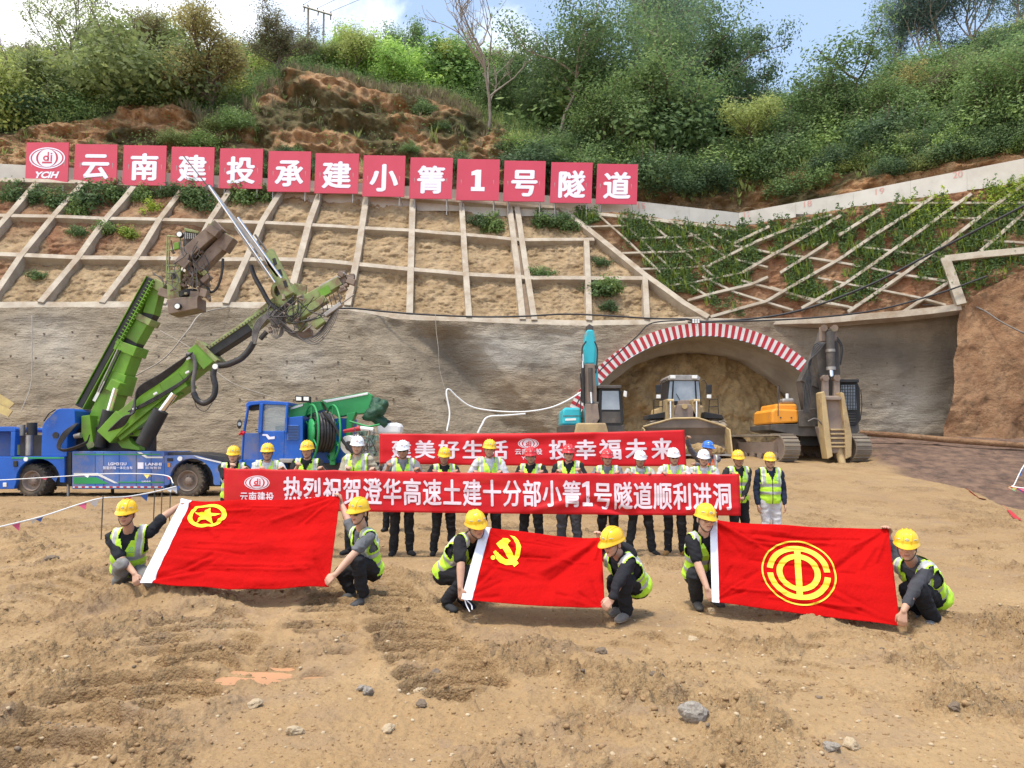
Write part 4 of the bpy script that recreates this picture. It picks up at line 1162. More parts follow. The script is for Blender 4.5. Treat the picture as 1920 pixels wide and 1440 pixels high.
for i, (px, yt, lab) in enumerate([(1715, 15, 'leftmost eucalyptus of the tall stand on the right crest'), (1765, -60, 'second eucalyptus from the left in the tall stand on the right crest'),
                                   (1815, -110, 'third eucalyptus from the left in the tall stand on the right crest'), (1868, -120, 'fourth eucalyptus from the left in the tall stand on the right crest'), (1925, -120, 'rightmost eucalyptus of the tall stand on the right crest')]):
    treetop('euca' if i % 2 else 'euca2', px, 4.0, yt, 'eucalyptus_tree', lab, 0.9 if i else 0.7)
treetop('dark1', 1195, 2.3, 95, 'dark_tree', 'broad dark green tree right of the tall slim tree above the last signs', 1.1)
treetop('mid1', 1615, 2.5, 100, 'green_tree', 'umbrella shaped green tree above the corner of the retaining wall', 1.25)
treetop('dark2', 1545, 2.3, 165, 'dark_tree', 'low dense dark tree below the umbrella shaped tree', 1.1)
treetop('bright1', 700, 3.0, 78, 'bright_tree', 'bright yellow green leafy tree in the middle of the hill crest', 1.1)
treetop('mid2', 735, 4.0, 22, 'green_tree', 'small tree poking above the crest right of the power pole', 0.7)
# the rest of the thicket, by zone along the hill
ZONES = [  # px range, kinds, t range, height range, count, name, label, category, group
    (-120, 330, ['olive1', 'olive2', 'olivetree', 'brown'], (2.05, 4.2), (3.4, 5.6), 52, 'olive_shrub', 'dense olive green shrub in the thicket on the left part of the hill', 'shrub', 'olive shrubs on the left hill'),
    (300, 640, ['olive1', 'bright2', 'olivetree', 'midbush'], (2.2, 4.2), (2.4, 4.0), 34, 'hill_shrub', 'green shrub among the twiggy trees on the hill', 'shrub', 'shrubs behind the twiggy trees'),
    (560, 900, ['bright1', 'bright2', 'bright2', 'olivetree'], (2.5, 4.2), (2.6, 4.3), 40, 'bright_shrub', 'light green leafy shrub on the middle part of the hill', 'shrub', 'light green shrubs on the middle hill'),
    (840, 1160, ['mid1', 'mid2', 'olivetree', 'dark2', 'midbush'], (2.05, 4.2), (3.4, 5.6), 36, 'hill_tree', 'green tree in the wood behind the leafless and the tall slim tree', 'tree', 'trees behind the leafless tree'),
    (1060, 1460, ['dark1', 'dark2', 'mid1', 'dark1', 'darkbush'], (1.95, 4.2), (3.6, 5.8), 44, 'dark_tree', 'dark green tree of the dense wood right of the sign boards', 'tree', 'dark trees right of the signs'),
    (1420, 1720, ['dark2', 'mid1', 'mid2', 'mid2', 'olivetree'], (2.0, 4.2), (3.0, 4.6), 34, 'hill_tree', 'green tree in the dip of the wood behind the retaining wall', 'tree', 'trees in the dip of the hill'),
    (1680, 2050, ['mid2', 'dark2', 'mid1', 'olivetree', 'brown2'], (2.0, 4.2), (3.0, 5.0), 44, 'hill_tree', 'green tree on the wooded right slope below the eucalyptus stand', 'tree', 'trees below the eucalyptus stand'),
    (960, 1480, ['darkbush', 'midbush', 'darkbush'], (1.5, 2.15), (1.4, 2.6), 26, 'dark_shrub', 'dark shrub at the foot of the wood behind the retaining wall', 'shrub', 'shrubs at the foot of the wood'),
    (420, 600, ['midbush', 'darkbush'], (1.02, 1.25), (0.8, 1.2), 8, 'green_shrub', 'low green shrub just behind the fourth to sixth sign boards', 'shrub', 'shrubs behind the signs'),
    (1460, 2050, ['darkbush', 'midbush', 'midbush'], (1.95, 2.7), (1.8, 3.0), 34, 'green_shrub', 'rounded green shrub along the lower edge of the wooded right slope', 'shrub', 'shrubs along the right slope edge'),
    (1450, 2050, ['darkbush', 'midbush', 'olive1'], (1.35, 2.0), (0.9, 1.7), 30, 'dark_shrub', 'dark shrub spilling down the earth face towards the right retaining wall', 'shrub', 'shrubs above the right retaining wall'),
    (-60, 560, ['olive1', 'midbush', 'darkbush', 'olive2'], (2.12, 2.6), (1.6, 2.8), 28, 'olive_shrub', 'low shrub along the top edge of the earth cut on the left', 'shrub', 'shrubs along the left cut edge'),
    (330, 470, ['midbush', 'olive1'], (1.2, 1.9), (0.9, 1.5), 5, 'olive_shrub', 'shrub growing on the earth cut above the fourth and fifth signs', 'shrub', 'shrubs on the earth cut'),
    (740, 960, ['midbush', 'darkbush', 'brown'], (1.2, 1.9), (0.7, 1.2), 9, 'dark_shrub', 'small shrub clinging to the dark rocky cut below the leafless tree', 'shrub', 'shrubs on the rocky cut'),
    (1640, 1950, ['darkbush', 'midbush'], (1.7, 2.1), (1.0, 1.8), 10, 'dark_shrub', 'dark shrub hanging over the earth cut behind the right wall', 'shrub', 'shrubs over the right cut'),
]
for a, b, kinds, tr, hr, n, nm, lab, cat, grp in ZONES:
    for k in range(n):
        px = a + (b - a) * (k + rng.uniform(0, 1)) / n
        t = rng.uniform(*tr) if tr[1] < 3.6 or k % 3 else rng.uniform(3.5, tr[1])
        kd = kinds[int(rng.integers(0, len(kinds)))]
        if any(abs(px - q) < w_ and t < tm for q, w_, tm in ((905, 55, 3.1), (1045, 35, 2.6), (378, 55, 2.5), (500, 50, 2.6), (1330, 60, 2.6))) and tr[0] > 1.7: t = rng.uniform(3.2, 4.2)
        p = hill_at(px, t); p.z -= 0.15
        plant(kd, p, rng.uniform(*hr) * (0.78 if t > 3.2 else 1.0), nm, lab, cat, grp, None, rng.uniform(1.0, 1.4))

# grass and low growth on the hill: nobody could count it
def tufts(name, C, hts, blades, width, leaf, seed, spreadf=0.6, kind='stuff'):
    rg = np.random.default_rng(seed); n = len(C)
    B = np.repeat(C, blades, 0); H = np.repeat(hts, blades) * rg.uniform(0.5, 1.1, n * blades)
    a = rg.uniform(0, 6.28, n * blades); s = rg.uniform(0, 1, n * blades) * spreadf
    d = np.stack([np.cos(a), np.sin(a), np.zeros_like(a)], 1)
    base = B + d * (s * H * 0.35)[:, None]
    tip = base + d * (s * H * 0.8)[:, None] + np.array([0, 0, 1]) * H[:, None]
    side = np.stack([-np.sin(a + 1), np.cos(a + 1), np.zeros_like(a)], 1) * width
    mid = (base + tip) / 2 + np.array([0, 0, 0.08]) * H[:, None]
    q = np.stack([base, mid + side, tip, mid - side], 1)
    me = bpy.data.meshes.new(name); m = n * blades
    me.vertices.add(m * 4); me.vertices.foreach_set('co', q.reshape(-1).astype(np.float32))
    me.loops.add(m * 4); me.loops.foreach_set('vertex_index', np.arange(m * 4, dtype=np.int32))
    me.polygons.add(m); me.polygons.foreach_set('loop_start', np.arange(0, m * 4, 4, dtype=np.int32))
    me.update(calc_edges=True)
    at = me.attributes.new('leaf', 'FLOAT', 'POINT')
    at.data.foreach_set('value', np.repeat(np.clip(np.repeat(rg.uniform(0.2, 0.8, n), blades) + rg.normal(size=m) * 0.15, 0, 1), 4).astype(np.float32))
    o = link_mesh(name, me, None, M[leaf])
    if kind: tag(o, kind=kind)
    return o
def hill_points(n, a, b, t0, t1, seed):
    rg = np.random.default_rng(seed)
    i = rg.integers(np.searchsorted(hx, a), np.searchsorted(hx, b), n); j = (rg.uniform(t0, t1, n) / 5 * (hn - 1)).astype(int)
    return Hp[j, i] + rg.normal(size=(n, 3)) * np.array([0.15, 0.15, 0.0])
tufts('dry_grass', np.concatenate([hill_points(420, 560, 900, 2.0, 2.5, 1), hill_points(160, 330, 560, 1.9, 2.3, 2), hill_points(60, 480, 960, 1.1, 1.9, 3)]), rng.uniform(0.4, 0.9, 640), 10, 0.03, 'dry_grass', 5)
GP = np.concatenate([hill_points(1800, -100, 1000, 2.1, 4.0, 6), hill_points(90, -50, 1000, 1.0, 1.9, 7), hill_points(1500, 950, 2000, 1.3, 3.5, 8)])
tufts('grass', GP, rng.uniform(0.3, 0.8, len(GP)), 10, 0.04, 'leaf_olive', 9)
UG = np.concatenate([hill_points(2600, -200, 560, 2.05, 4.2, 21), hill_points(2200, 560, 1000, 2.3, 4.2, 22), hill_points(5200, 940, 2100, 1.55, 4.2, 23), hill_points(150, 0, 960, 1.05, 1.95, 24), hill_points(1000, -100, 620, 2.1, 2.4, 26)])
for nm, leaf, sl in (('undergrowth', 'leaf_mid', slice(0, None, 2)), ('undergrowth', 'leaf_dark', slice(1, None, 2))):
    c = UG[sl]; rg = np.random.default_rng(31)
    C = np.repeat(c, 30, 0) + rg.normal(size=(len(c) * 30, 3)) * np.array([0.45, 0.45, 0.3]) + np.array([0, 0, 0.25])
    o = link_mesh(nm, leaves_mesh(nm, C, 0.12, 0.5 + np.repeat(rg.uniform(-.3, .3, len(c)), 30) + rg.normal(size=len(C)) * .15, rg), None, M[leaf]); tag(o, kind='stuff')

# bushes in the cells of the left lattice
for px, py, h, lab in [(28, 368, 1.0, 'green weed bush in the top left corner cell of the lattice'), (72, 372, 0.9, 'green weed bush below the emblem sign'), (108, 380, 1.0, 'feathery weed bush left of the second lattice beam'),
                       (165, 383, 1.35, 'big green weed bush below the 云 sign'), (150, 398, 0.9, 'low weed bush at the foot of the big bush below the 云 sign'), (212, 366, 1.0, 'dark weed bush right of the big bush below 云'), (270, 368, 0.85, 'dark weed bush below the 南 sign'),
                       (285, 392, 0.8, 'yellowish weed bush low in the cell below 南'), (318, 364, 0.8, 'narrow weed bush beside the beam below the fourth sign'), (362, 375, 1.2, 'green weed bush below the fourth sign behind the drill mast'), (385, 388, 1.0, 'weed bush right behind the drill mast'),
                       (455, 375, 1.1, 'green weed bush below the 投 sign'), (490, 370, 0.9, 'weed bush between the 投 and 承 signs'), (205, 428, 0.6, 'small weed bush on the beam in the second row'), (238, 438, 0.75, 'round pale weed bush in a red soil cell'),
                       (152, 432, 0.5, 'flat weed bush in the second row below the big bush'), (70, 512, 0.4, 'small weed bush in the lowest left cell'), (925, 425, 0.95, 'weed bush in the cell left of the drain channel'), (900, 415, 0.6, 'low weed bush beside the one left of the drain'),
                       (1015, 415, 0.9, 'weed bush in the cell right of the drain channel'), (1040, 418, 0.8, 'weed bush at the top right of the cell beside the drain'), (1072, 425, 0.8, 'dark weed bush on the diagonal beam'), (1017, 512, 0.65, 'weed bush at the bottom of a cell right of the drain'),
                       (1130, 488, 0.5, 'small weed bush in the triangular cell'), (1145, 540, 0.8, 'wide weed bush above the arch left part'), (1125, 545, 0.7, 'weed bush at the cell edge above the cyan boom'), (1138, 572, 0.5, 'low weed bush in the lowest cell near the arch')]:
    p = PM.at(px, py) + Vector((0, 0.05, -0.25))
    h *= 1.2; p.z -= 0.12
    plant('weedy' if 'yellowish' in lab or 'pale' in lab else ('weed1' if h > 1.0 else 'weed2'), p, h, 'weed_bush', lab, 'weed', 'weed bushes in the lattice cells')
# weeds over the right slope
rg = np.random.default_rng(77)
pts = []; ptsy = []
while len(pts) + len(ptsy) < 1350:
    px = rg.uniform(1080, 2000); yt = lerp(WALL, px) [1] + 13
    yb_ = np.interp(px, [1050, 1325, 1547, 1800, 1840, 1920, 2000], [400, 600, 600, 572, 548, 508, 490])
    py = rg.uniform(yt, yb_)
    dens = float(fbm(np.array([px / 60.0]), np.array([py / 35.0]), 4, 5)[0]) + 0.30 * (yb_ - py) / max(30, yb_ - yt) - 0.09
    dens += 0.35 * math.exp(-((px - 1310) / 60) ** 2 - ((py - 510) / 40) ** 2) + 0.2 * math.exp(-((px - 1340) / 40) ** 2 - ((py - 578) / 15) ** 2) + (0.3 if px > 1800 and py > 485 else 0)
    if dens < 0.55: continue
    p = PR.at(px, py)
    (ptsy if (py - yt < 45 and px > 1700 and rg.uniform() < 0.6) else pts).append(tuple(p))
tufts('slope_grass', np.array(pts)[::2], rg.uniform(0.35, 0.8, len(pts[::2])), 12, 0.03, 'weed_yellow', 55)
for nm, leaf, C0, hh in (('weeds', 'weed', np.array(pts), (0.35, 1.05)), ('weeds', 'weed_yellow', np.array(ptsy), (0.6, 1.1))):
    k = 42; H = rg.uniform(*hh, len(C0))
    z = rg.uniform(0.0, 1.0, (len(C0), k)); rad = (1 - z * 0.75) * 0.36
    an = rg.uniform(0, 6.28, (len(C0), k))
    C = np.stack([C0[:, None, 0] + np.cos(an) * rad * rg.uniform(.2, 1, an.shape), C0[:, None, 1] + np.sin(an) * rad * rg.uniform(.2, 1, an.shape), C0[:, None, 2] + z * H[:, None]], -1).reshape(-1, 3)
    o = link_mesh(nm, leaves_mesh(nm, C, 0.14, 0.45 + np.repeat(rg.uniform(-.25, .25, len(C0)), k) + rg.normal(size=len(C)) * .15, rg, 0.45), None, M[leaf]); tag(o, kind='stuff')
# ---------------------------------------------------------------- people
def voxel_mesh(mb, vs, smooth=4, name='figure'):
    me = mb.mesh('tmp')
    o = bpy.data.objects.new('tmp', me); COL.objects.link(o)
    r = o.modifiers.new('r', 'REMESH'); r.mode = 'VOXEL'; r.voxel_size = vs
    if smooth:
        s = o.modifiers.new('s', 'SMOOTH'); s.iterations = smooth; s.factor = 0.5
    out = bpy.data.meshes.new_from_object(o.evaluated_get(bpy.context.evaluated_depsgraph_get()))
    bpy.data.objects.remove(o); bpy.data.meshes.remove(me)
    out.name = name
    out.polygons.foreach_set('use_smooth', [True] * len(out.polygons))
    return out
def cap(mb, p0, r0, p1, r1, n=12):
    mb.cyl(p0, p1, r0, r1, n); mb.ball(p0, r0 * 0.995, n); mb.ball(p1, r1 * 0.995, n)
def basis(x, y, z):
    return Matrix((x, y, z)).transposed()
def coords(me):
    a = np.empty(len(me.vertices) * 3, np.float32); me.vertices.foreach_get('co', a); return a.reshape(-1, 3).astype(float)
def wrinkle(me, amp, f, seed):
    v = coords(me); n = np.empty(len(me.vertices) * 3, np.float32); me.vertices.foreach_get('normal', n); n = n.reshape(-1, 3)
    w = fbm((v[:, 0] + v[:, 1] * 0.6) * f + seed, (v[:, 2] * 1.3 - v[:, 1] * 0.4) * f, 3, seed, 0.5, True) - 0.62
    v = v + n * (w * amp)[:, None]
    me.vertices.foreach_set('co', v.reshape(-1).astype(np.float32)); me.update()
SKIN = {}
def skin_mat(tone):
    if tone not in SKIN:
        c = {0: (0.60, 0.36, 0.26), 1: (0.52, 0.30, 0.205), 2: (0.43, 0.24, 0.16)}[tone]
        SKIN[tone] = mat('skin', c, tuple(x * 0.86 for x in c), 14, 0.55, spec=0.35)
    return SKIN[tone]
M['hair'] = mat('hair', (0.012, 0.010, 0.009), rough=0.6)
M['eye'] = mat('eye', (0.03, 0.022, 0.018), rough=0.3)
M['lip'] = mat('lip', (0.30, 0.13, 0.11), rough=0.5)
M['lens_dark'] = mat('dark_lens', (0.02, 0.018, 0.02), rough=0.1, spec=0.8)
M['frame_dark'] = mat('glasses_frame', (0.04, 0.035, 0.03), rough=0.4)
CLO = {}
def cloth(c, nm='cloth', c2=None):
    k = tuple(c)
    if k not in CLO:
        CLO[k] = mat(nm, c, c2 or tuple(x * 0.75 for x in c), 5, 0.85, bump=0.25, bscale=60, bdist=0.004, spec=0.2)
    return CLO[k]
HEL = {'yellow': mat('yellow_helmet', (0.86, 0.52, 0.015), rough=0.32, coat=0.3), 'white': mat('white_helmet', (0.80, 0.81, 0.84), rough=0.3, coat=0.3),
       'red': mat('red_helmet', (0.62, 0.02, 0.03), rough=0.3, coat=0.3), 'blue': mat('blue_helmet', (0.03, 0.16, 0.60), rough=0.3, coat=0.3)}
M['badge'] = mat('helmet_badge', (0.62, 0.60, 0.48), (0.35, 0.42, 0.32), 120, 0.4)
M['badge_red'] = mat('helmet_badge', (0.75, 0.70, 0.68), (0.6, 0.2, 0.2), 120, 0.4)
M['strap'] = mat('chin_strap', (0.05, 0.045, 0.04), rough=0.7)
M['sole'] = mat('shoe_sole', (0.62, 0.60, 0.58), rough=0.7)
def vest_material(main, name):
    m = bpy.data.materials.new(name); m.use_nodes = True
    t = m.node_tree; b = t.nodes['Principled BSDF']
    at = N(t, 'ShaderNodeAttribute', attribute_name='garment')
    sp = N(t, 'ShaderNodeSeparateXYZ'); t.links.new(at.outputs['Vector'], sp.inputs[0])
    ax = math_(t, 'ABSOLUTE', sp.outputs[0])
    def band(v, a, b_):
        return math_(t, 'MULTIPLY', math_(t, 'GREATER_THAN', v, a), math_(t, 'LESS_THAN', v, b_))
    z = sp.outputs[2]
    g = math_(t, 'MAXIMUM', band(z, 0.16, 0.26), band(z, 0.42, 0.53))
    g = math_(t, 'MAXIMUM', g, math_(t, 'MULTIPLY', band(ax, 0.105, 0.150), math_(t, 'GREATER_THAN', z, 0.5)))
    edge = math_(t, 'MULTIPLY', band(ax, 0.150, 0.164), math_(t, 'GREATER_THAN', z, 0.5))
    front = math_(t, 'LESS_THAN', sp.outputs[1], 0.0)
    zip_ = math_(t, 'MULTIPLY', math_(t, 'LESS_THAN', ax, 0.008), front)
    seam = math_(t, 'MULTIPLY', math_(t, 'MULTIPLY', band(z, 0.645, 0.655), band(ax, 0.03, 0.105)), front)
    # small round company mark over the heart
    dx = math_(t, 'SUBTRACT', sp.outputs[0], 0.068); dz = math_(t, 'MULTIPLY', math_(t, 'SUBTRACT', z, 0.72), 0.5)
    rr = math_(t, 'SQRT', math_(t, 'ADD', math_(t, 'MULTIPLY', dx, dx), math_(t, 'MULTIPLY', dz, dz)))
    mk = math_(t, 'MULTIPLY', math_(t, 'MAXIMUM', band(rr, 0.016, 0.023), math_(t, 'LESS_THAN', rr, 0.009)), front)
    wd = math_(t, 'MULTIPLY', math_(t, 'MULTIPLY', band(z, 0.635, 0.66), band(dx, -0.026, 0.026)), front)
    n = N(t, 'ShaderNodeTexNoise'); setin(n, Scale=9.0, Detail=4.0)
    c = mixc(t, n.outputs[0], main, tuple(x * 0.8 for x in main))
    c = mixc(t, g, c, (0.40, 0.41, 0.42))
    c = mixc(t, edge, c, (0.75, 0.80, 0.62))
    c = mixc(t, zip_, c, (0.03, 0.03, 0.03))
    c = mixc(t, math_(t, 'MULTIPLY', math_(t, 'MAXIMUM', mk, wd), 0.7), c, (0.05, 0.35, 0.28))
    c = mixc(t, seam, c, (0.25, 0.4, 0.05))
    t.links.new(c, b.inputs['Base Color']); setin(b, Roughness=0.6)
    return m
VEST = {'lime': vest_material((0.52, 0.86, 0.045), 'lime_vest'), 'orange': vest_material((0.85, 0.14, 0.02), 'orange_vest')}

def hand(mb, wrist, d, n, side, curl=0.9, sc=1.0):
    """wrist, finger direction d, back-of-hand normal n, thumb toward side (+1: d x n)"""
    d = d.normalized(); n = (n - d * n.dot(d)).normalized(); s = d.cross(n) * side
    W = [-0.030, -0.010, 0.011, 0.031]
    L = [0.056, 0.070, 0.076, 0.068]
    for k in range(4):
        a = wrist + s * (W[k] * 0.6 * sc) + d * 0.012 * sc; b = wrist + s * (W[k] * sc) + d * (0.088 + 0.004 * (k in (1, 2))) * sc
        cap(mb, a, 0.014 * sc, b, 0.0115 * sc, 8)
        p = b; ang = 0.25 * curl
        for j, f in enumerate((0.46, 0.31, 0.23)):
            ang += curl * (0.5 + 0.12 * j) + 0.05 * k
            q = p + (d * math.cos(ang) - n * math.sin(ang)) * (L[k] * f * sc)
            cap(mb, p, (0.0098 - 0.0012 * j) * sc, q, (0.0090 - 0.0012 * j) * sc, 8); p = q
    a = wrist + s * 0.022 * sc + d * 0.025 * sc; b = a + (s * 0.8 + d * 0.75 - n * 0.35).normalized() * 0.038 * sc
    c = b + (d * 0.95 - n * 0.45 + s * 0.05).normalized() * 0.030 * sc; e = c + (d * 0.9 - n * 0.6 - s * 0.1).normalized() * 0.026 * sc
    cap(mb, a, 0.015 * sc, b, 0.012 * sc, 8); cap(mb, b, 0.0115 * sc, c, 0.0105 * sc, 8); cap(mb, c, 0.0102 * sc, e, 0.0085 * sc, 8)
    mb.ball(wrist, 0.026 * sc, 10)

def person(label, J, look, group=None, fine=False):
    """J: joints (world); look: clothing. X of the frames is the person's left."""
    rs = random.Random(hash(label) & 0xffff if False else sum(map(ord, label)))
    s = look.get('s', 1.0)
    hc = J['head']; R = J['headR']; X, Y, Z = R.col[0], R.col[1], R.col[2]
    H = lambda a, b, c: hc + X * a * s + Y * b * s + Z * c * s
    tz = (J['neck'] - J['pelvis']); TL = tz.length; tz = tz / TL
    tx = (J['shL'] - J['shR']); tx = (tx - tz * tx.dot(tz)).normalized(); ty = tz.cross(tx).normalized()   # ty points backwards
    TB = basis(tx, ty, tz); pel = J['pelvis']
    def torso(mb, inf):
        up = lambda a, b, f: pel + tx * a * s + ty * b * s + tz * (f * TL)
        mb.ball(up(0, 0.01, 0.0), ((0.160 + inf) * s, (0.115 + inf) * s, (0.125 + inf) * s), 18, 0, TB)
        mb.ball(up(0, -0.005, 0.28), ((0.150 + inf) * s, (0.110 + inf) * s, (0.150 + inf) * s), 18, 0, TB)
        mb.ball(up(0, 0.0, 0.62), ((0.168 + inf) * s, (0.115 + inf) * s, (0.170 + inf) * s), 18, 0, TB)
        mb.ball(up(0, 0.012, 0.80), ((0.160 + inf) * s, (0.092 + inf) * s, (0.100 + inf) * s), 18, 0, TB)
        for q in ('shL', 'shR'):
            cap(mb, up(0, 0.012, 0.93), (0.055 + inf) * s, J[q] + (J['neck'] - J[q]) * 0.12, (0.052 + inf) * s, 12)
    # --- the body: one continuous surface
    mb = MB()
    torso(mb, -0.014)
    cap(mb, J['neck'] - tz * 0.03, 0.060 * s, hc - Z * 0.06 * s + Y * 0.012 * s, 0.054 * s, 14)
    mb.ball(H(0, 0.012, 0.030), (0.076 * s, 0.094 * s, 0.090 * s), 20, 0, R)
    mb.ball(H(0, -0.016, -0.036), (0.064 * s, 0.072 * s, 0.082 * s), 20, 0, R)
    mb.ball(H(0, -0.060, -0.094), (0.028 * s, 0.022 * s, 0.020 * s), 12, 0, R)
    mb.ball(H(0, -0.073, 0.026), (0.052 * s, 0.018 * s, 0.011 * s), 12, 0, R)
    mb.ball(H(0, -0.080, -0.056), (0.026 * s, 0.014 * s, 0.013 * s), 12, 0, R)
    cap(mb, H(0, -0.080, 0.014), 0.009 * s, H(0, -0.098, -0.020), 0.0135 * s, 10)
    for e in (-1, 1):
        mb.ball(H(0.012 * e, -0.088, -0.024), 0.011 * s, 8)
        mb.ball(H(0.037 * e, -0.054, -0.024), (0.030 * s, 0.028 * s, 0.030 * s), 12, 0, R)
        mb.ball(H(0.078 * e, 0.016, -0.010), (0.010 * s, 0.021 * s, 0.033 * s), 12, 0, R)
    for q in 'LR':
        cap(mb, J['sh' + q], 0.052 * s, J['el' + q], 0.040 * s)
        fa = J['el' + q].lerp(J['wr' + q], 0.25)
        cap(mb, J['el' + q], 0.040 * s, fa, 0.042 * s); cap(mb, fa, 0.042 * s, J['wr' + q], 0.027 * s)
        cap(mb, J['hi' + q], 0.080 * s, J['kn' + q], 0.052 * s)
        ca = J['kn' + q].lerp(J['an' + q], 0.3)
        cap(mb, J['kn' + q], 0.052 * s, ca, 0.052 * s); cap(mb, ca, 0.052 * s, J['an' + q], 0.034 * s)
        ft = J['to' + q] - J['an' + q]
        cap(mb, J['an' + q] - Vector((0, 0, 0.035 * s)), 0.034 * s, J['an' + q].lerp(J['to' + q], 0.62), 0.022 * s)
        hd, hn, cu = J.get('hand' + q, (None, None, 0.9))
        if hd is None:
            hd = (J['wr' + q] - J['el' + q]).normalized(); hn = ty * -1
        hand(mb, J['wr' + q], hd, hn, 1 if q == 'L' else -1, cu, s)
    me = voxel_mesh(mb, 0.0066 if fine else 0.009, 3, 'person')
    v = (coords(me) - np.array(hc)) @ np.array([list(X), list(Y), list(Z)]).T / s
    pv = v
    fc = np.zeros((len(me.polygons), 3), np.float32)
    cen = np.empty(len(me.polygons) * 3, np.float32); me.polygons.foreach_get('center', cen); cen = cen.reshape(-1, 3)
    fc = (cen - np.array(hc)) @ np.array([list(X), list(Y), list(Z)]).T / s
    mi = np.zeros(len(fc), np.int32)
    ex = np.abs(np.abs(fc[:, 0]) - 0.031)
    mi[(fc[:, 1] < -0.045) & (ex < 0.0145) & (np.abs(fc[:, 2] - 0.004) < 0.0062)] = 1
    mi[(fc[:, 1] < -0.045) & (ex < 0.019) & (np.abs(fc[:, 2] - 0.026 + 0.15 * (np.abs(fc[:, 0]) - 0.03)) < 0.0052)] = 2
    mi[(fc[:, 1] < -0.06) & (np.abs(fc[:, 0]) < 0.023) & (np.abs(fc[:, 2] + 0.055) < 0.0075)] = 3
    body = link_mesh('person', me, None, [skin_mat(look.get('tone', 1)), M['eye'], M['hair'], M['lip']])
    me.polygons.foreach_set('material_index', mi)
    base = (J['anL'] + J['anR']) * 0.5; base.z = min(J['toL'].z, J['toR'].z) - 0.03
    set_origin(body, base)
    tag(body, label, 'person', group)
    # --- clothing
    mb = MB()
    th, kn, an = look.get('leg', (0.098, 0.076, 0.068))
    mb.ball(pel - tz * 0.0, (0.172 * s, 0.130 * s, 0.135 * s), 18, 0, TB)
    for q in 'LR':
        mb.ball(J['hi' + q], th * 1.05 * s, 14)
        cap(mb, J['hi' + q], th * s, J['kn' + q], kn * s, 16)
        ak = J['kn' + q].lerp(J['an' + q], look.get('hem', 0.98))
        cap(mb, J['kn' + q], kn * s, ak, an * s, 16)
    tr = voxel_mesh(mb, 0.011 if fine else 0.014, 5, 'trousers'); wrinkle(tr, 0.034, 9.0, rs.randint(1, 90))
    link_mesh('trousers', tr, body, cloth(look['trousers'], 'trousers'))
    mb = MB(); torso(mb, 0.006 + look.get('bulk', 0.0))
    lt = look.get('sleeve', 0.55)     # 0.55: short sleeve; 1.x: to that share of the forearm
    cuff_pts = []
    for q in 'LR':
        if lt <= 1:
            e = J['sh' + q].lerp(J['el' + q], lt + 0.2)
            cap(mb, J['sh' + q], 0.068 * s, e, 0.062 * s, 14)
        else:
            cap(mb, J['sh' + q], 0.070 * s, J['el' + q], 0.056 * s, 14)
            e = J['el' + q].lerp(J['wr' + q], lt - 1.0); cap(mb, J['el' + q], 0.056 * s, e, 0.042 * s, 14)
    cap(mb, J['neck'] - tz * 0.05, 0.085 * s, J['neck'] + tz * 0.012 + ty * 0.012, 0.066 * s, 14)
    if look.get('hood'):
        mb.ball(J['neck'] + ty * 0.09 * s - tz * 0.02, (0.13 * s, 0.07 * s, 0.085 * s), 14, 0, TB)
    sh = voxel_mesh(mb, 0.011 if fine else 0.014, 4, 'shirt'); wrinkle(sh, 0.030, 10.0, rs.randint(1, 90))
    link_mesh('shirt', sh, body, cloth(look['shirt'], 'shirt'))
    if look.get('vest'):
        mb = MB(); torso(mb, 0.030 + look.get('bulk', 0.0))
        ve = voxel_mesh(mb, 0.010 if fine else 0.013, 4, 'vest'); wrinkle(ve, 0.020, 9.0, rs.randint(1, 90))
        g = (coords(ve) - np.array(pel)) @ np.array([list(tx), list(ty), list(tz)]).T
        g[:, :2] /= s; g[:, 2] /= TL
        bm = bmesh.new(); bm.from_mesh(ve); bm.verts.ensure_lookup_table()
        kill = []
        for f in bm.faces:
            q = sum((Vector(g[v.index]) for v in f.verts), Vector()) / len(f.verts)
            vneck = q.y < 0.02 and q.z > 0.62 and abs(q.x) < (q.z - 0.62) * 0.20
            collar = q.z > 0.90 and abs(q.x) < 0.085
            arm = abs(q.x) > 0.178 and q.z > 0.58
            if vneck or collar or arm or q.z < look.get('vest_hem', -0.16):
                kill.append(f)
        bmesh.ops.delete(bm, geom=kill, context='FACES')
        bm.verts.ensure_lookup_table()
        keepi = [v.index for v in bm.verts]
        bm.to_mesh(ve); bm.free()
        g2 = (coords(ve) - np.array(pel)) @ np.array([list(tx), list(ty), list(tz)]).T
        g2[:, :2] /= s; g2[:, 2] /= TL
        at = ve.attributes.new('garment', 'FLOAT_VECTOR', 'POINT'); at.data.foreach_set('vector', g2.reshape(-1).astype(np.float32))
        link_mesh('vest', ve, body, VEST[look['vest']])
    for q in 'LR':
        mb = MB(); a = J['an' + q]; t_ = J['to' + q]
        d = (t_ - a); d = Vector((d.x, d.y, d.z + 0.06 * s)).normalized()
        zz = Vector((0, 0, 1)); sx_ = d.cross(zz).normalized(); zz = sx_.cross(d); RB = basis(sx_, d, zz)
        heel = a - zz * 0.045 * s - d * 0.02 * s
        mb.ball(heel, (0.042 * s, 0.05 * s, 0.045 * s), 14, 0, RB)
        mb.ball(heel + d * 0.10 * s - zz * 0.004, (0.048 * s, 0.095 * s, 0.044 * s), 14, 0, RB)
        mb.ball(heel + d * 0.165 * s - zz * 0.012, (0.046 * s, 0.062 * s, 0.034 * s), 14, 0, RB)
        if look.get('boot'): cap(mb, heel, 0.048 * s, a + (J['kn' + q] - a).normalized() * 0.10 * s, 0.062 * s)
        else: cap(mb, heel, 0.044 * s, a + zz * 0.012, 0.046 * s)
        so = voxel_mesh(mb, 0.009, 2, 'shoe')
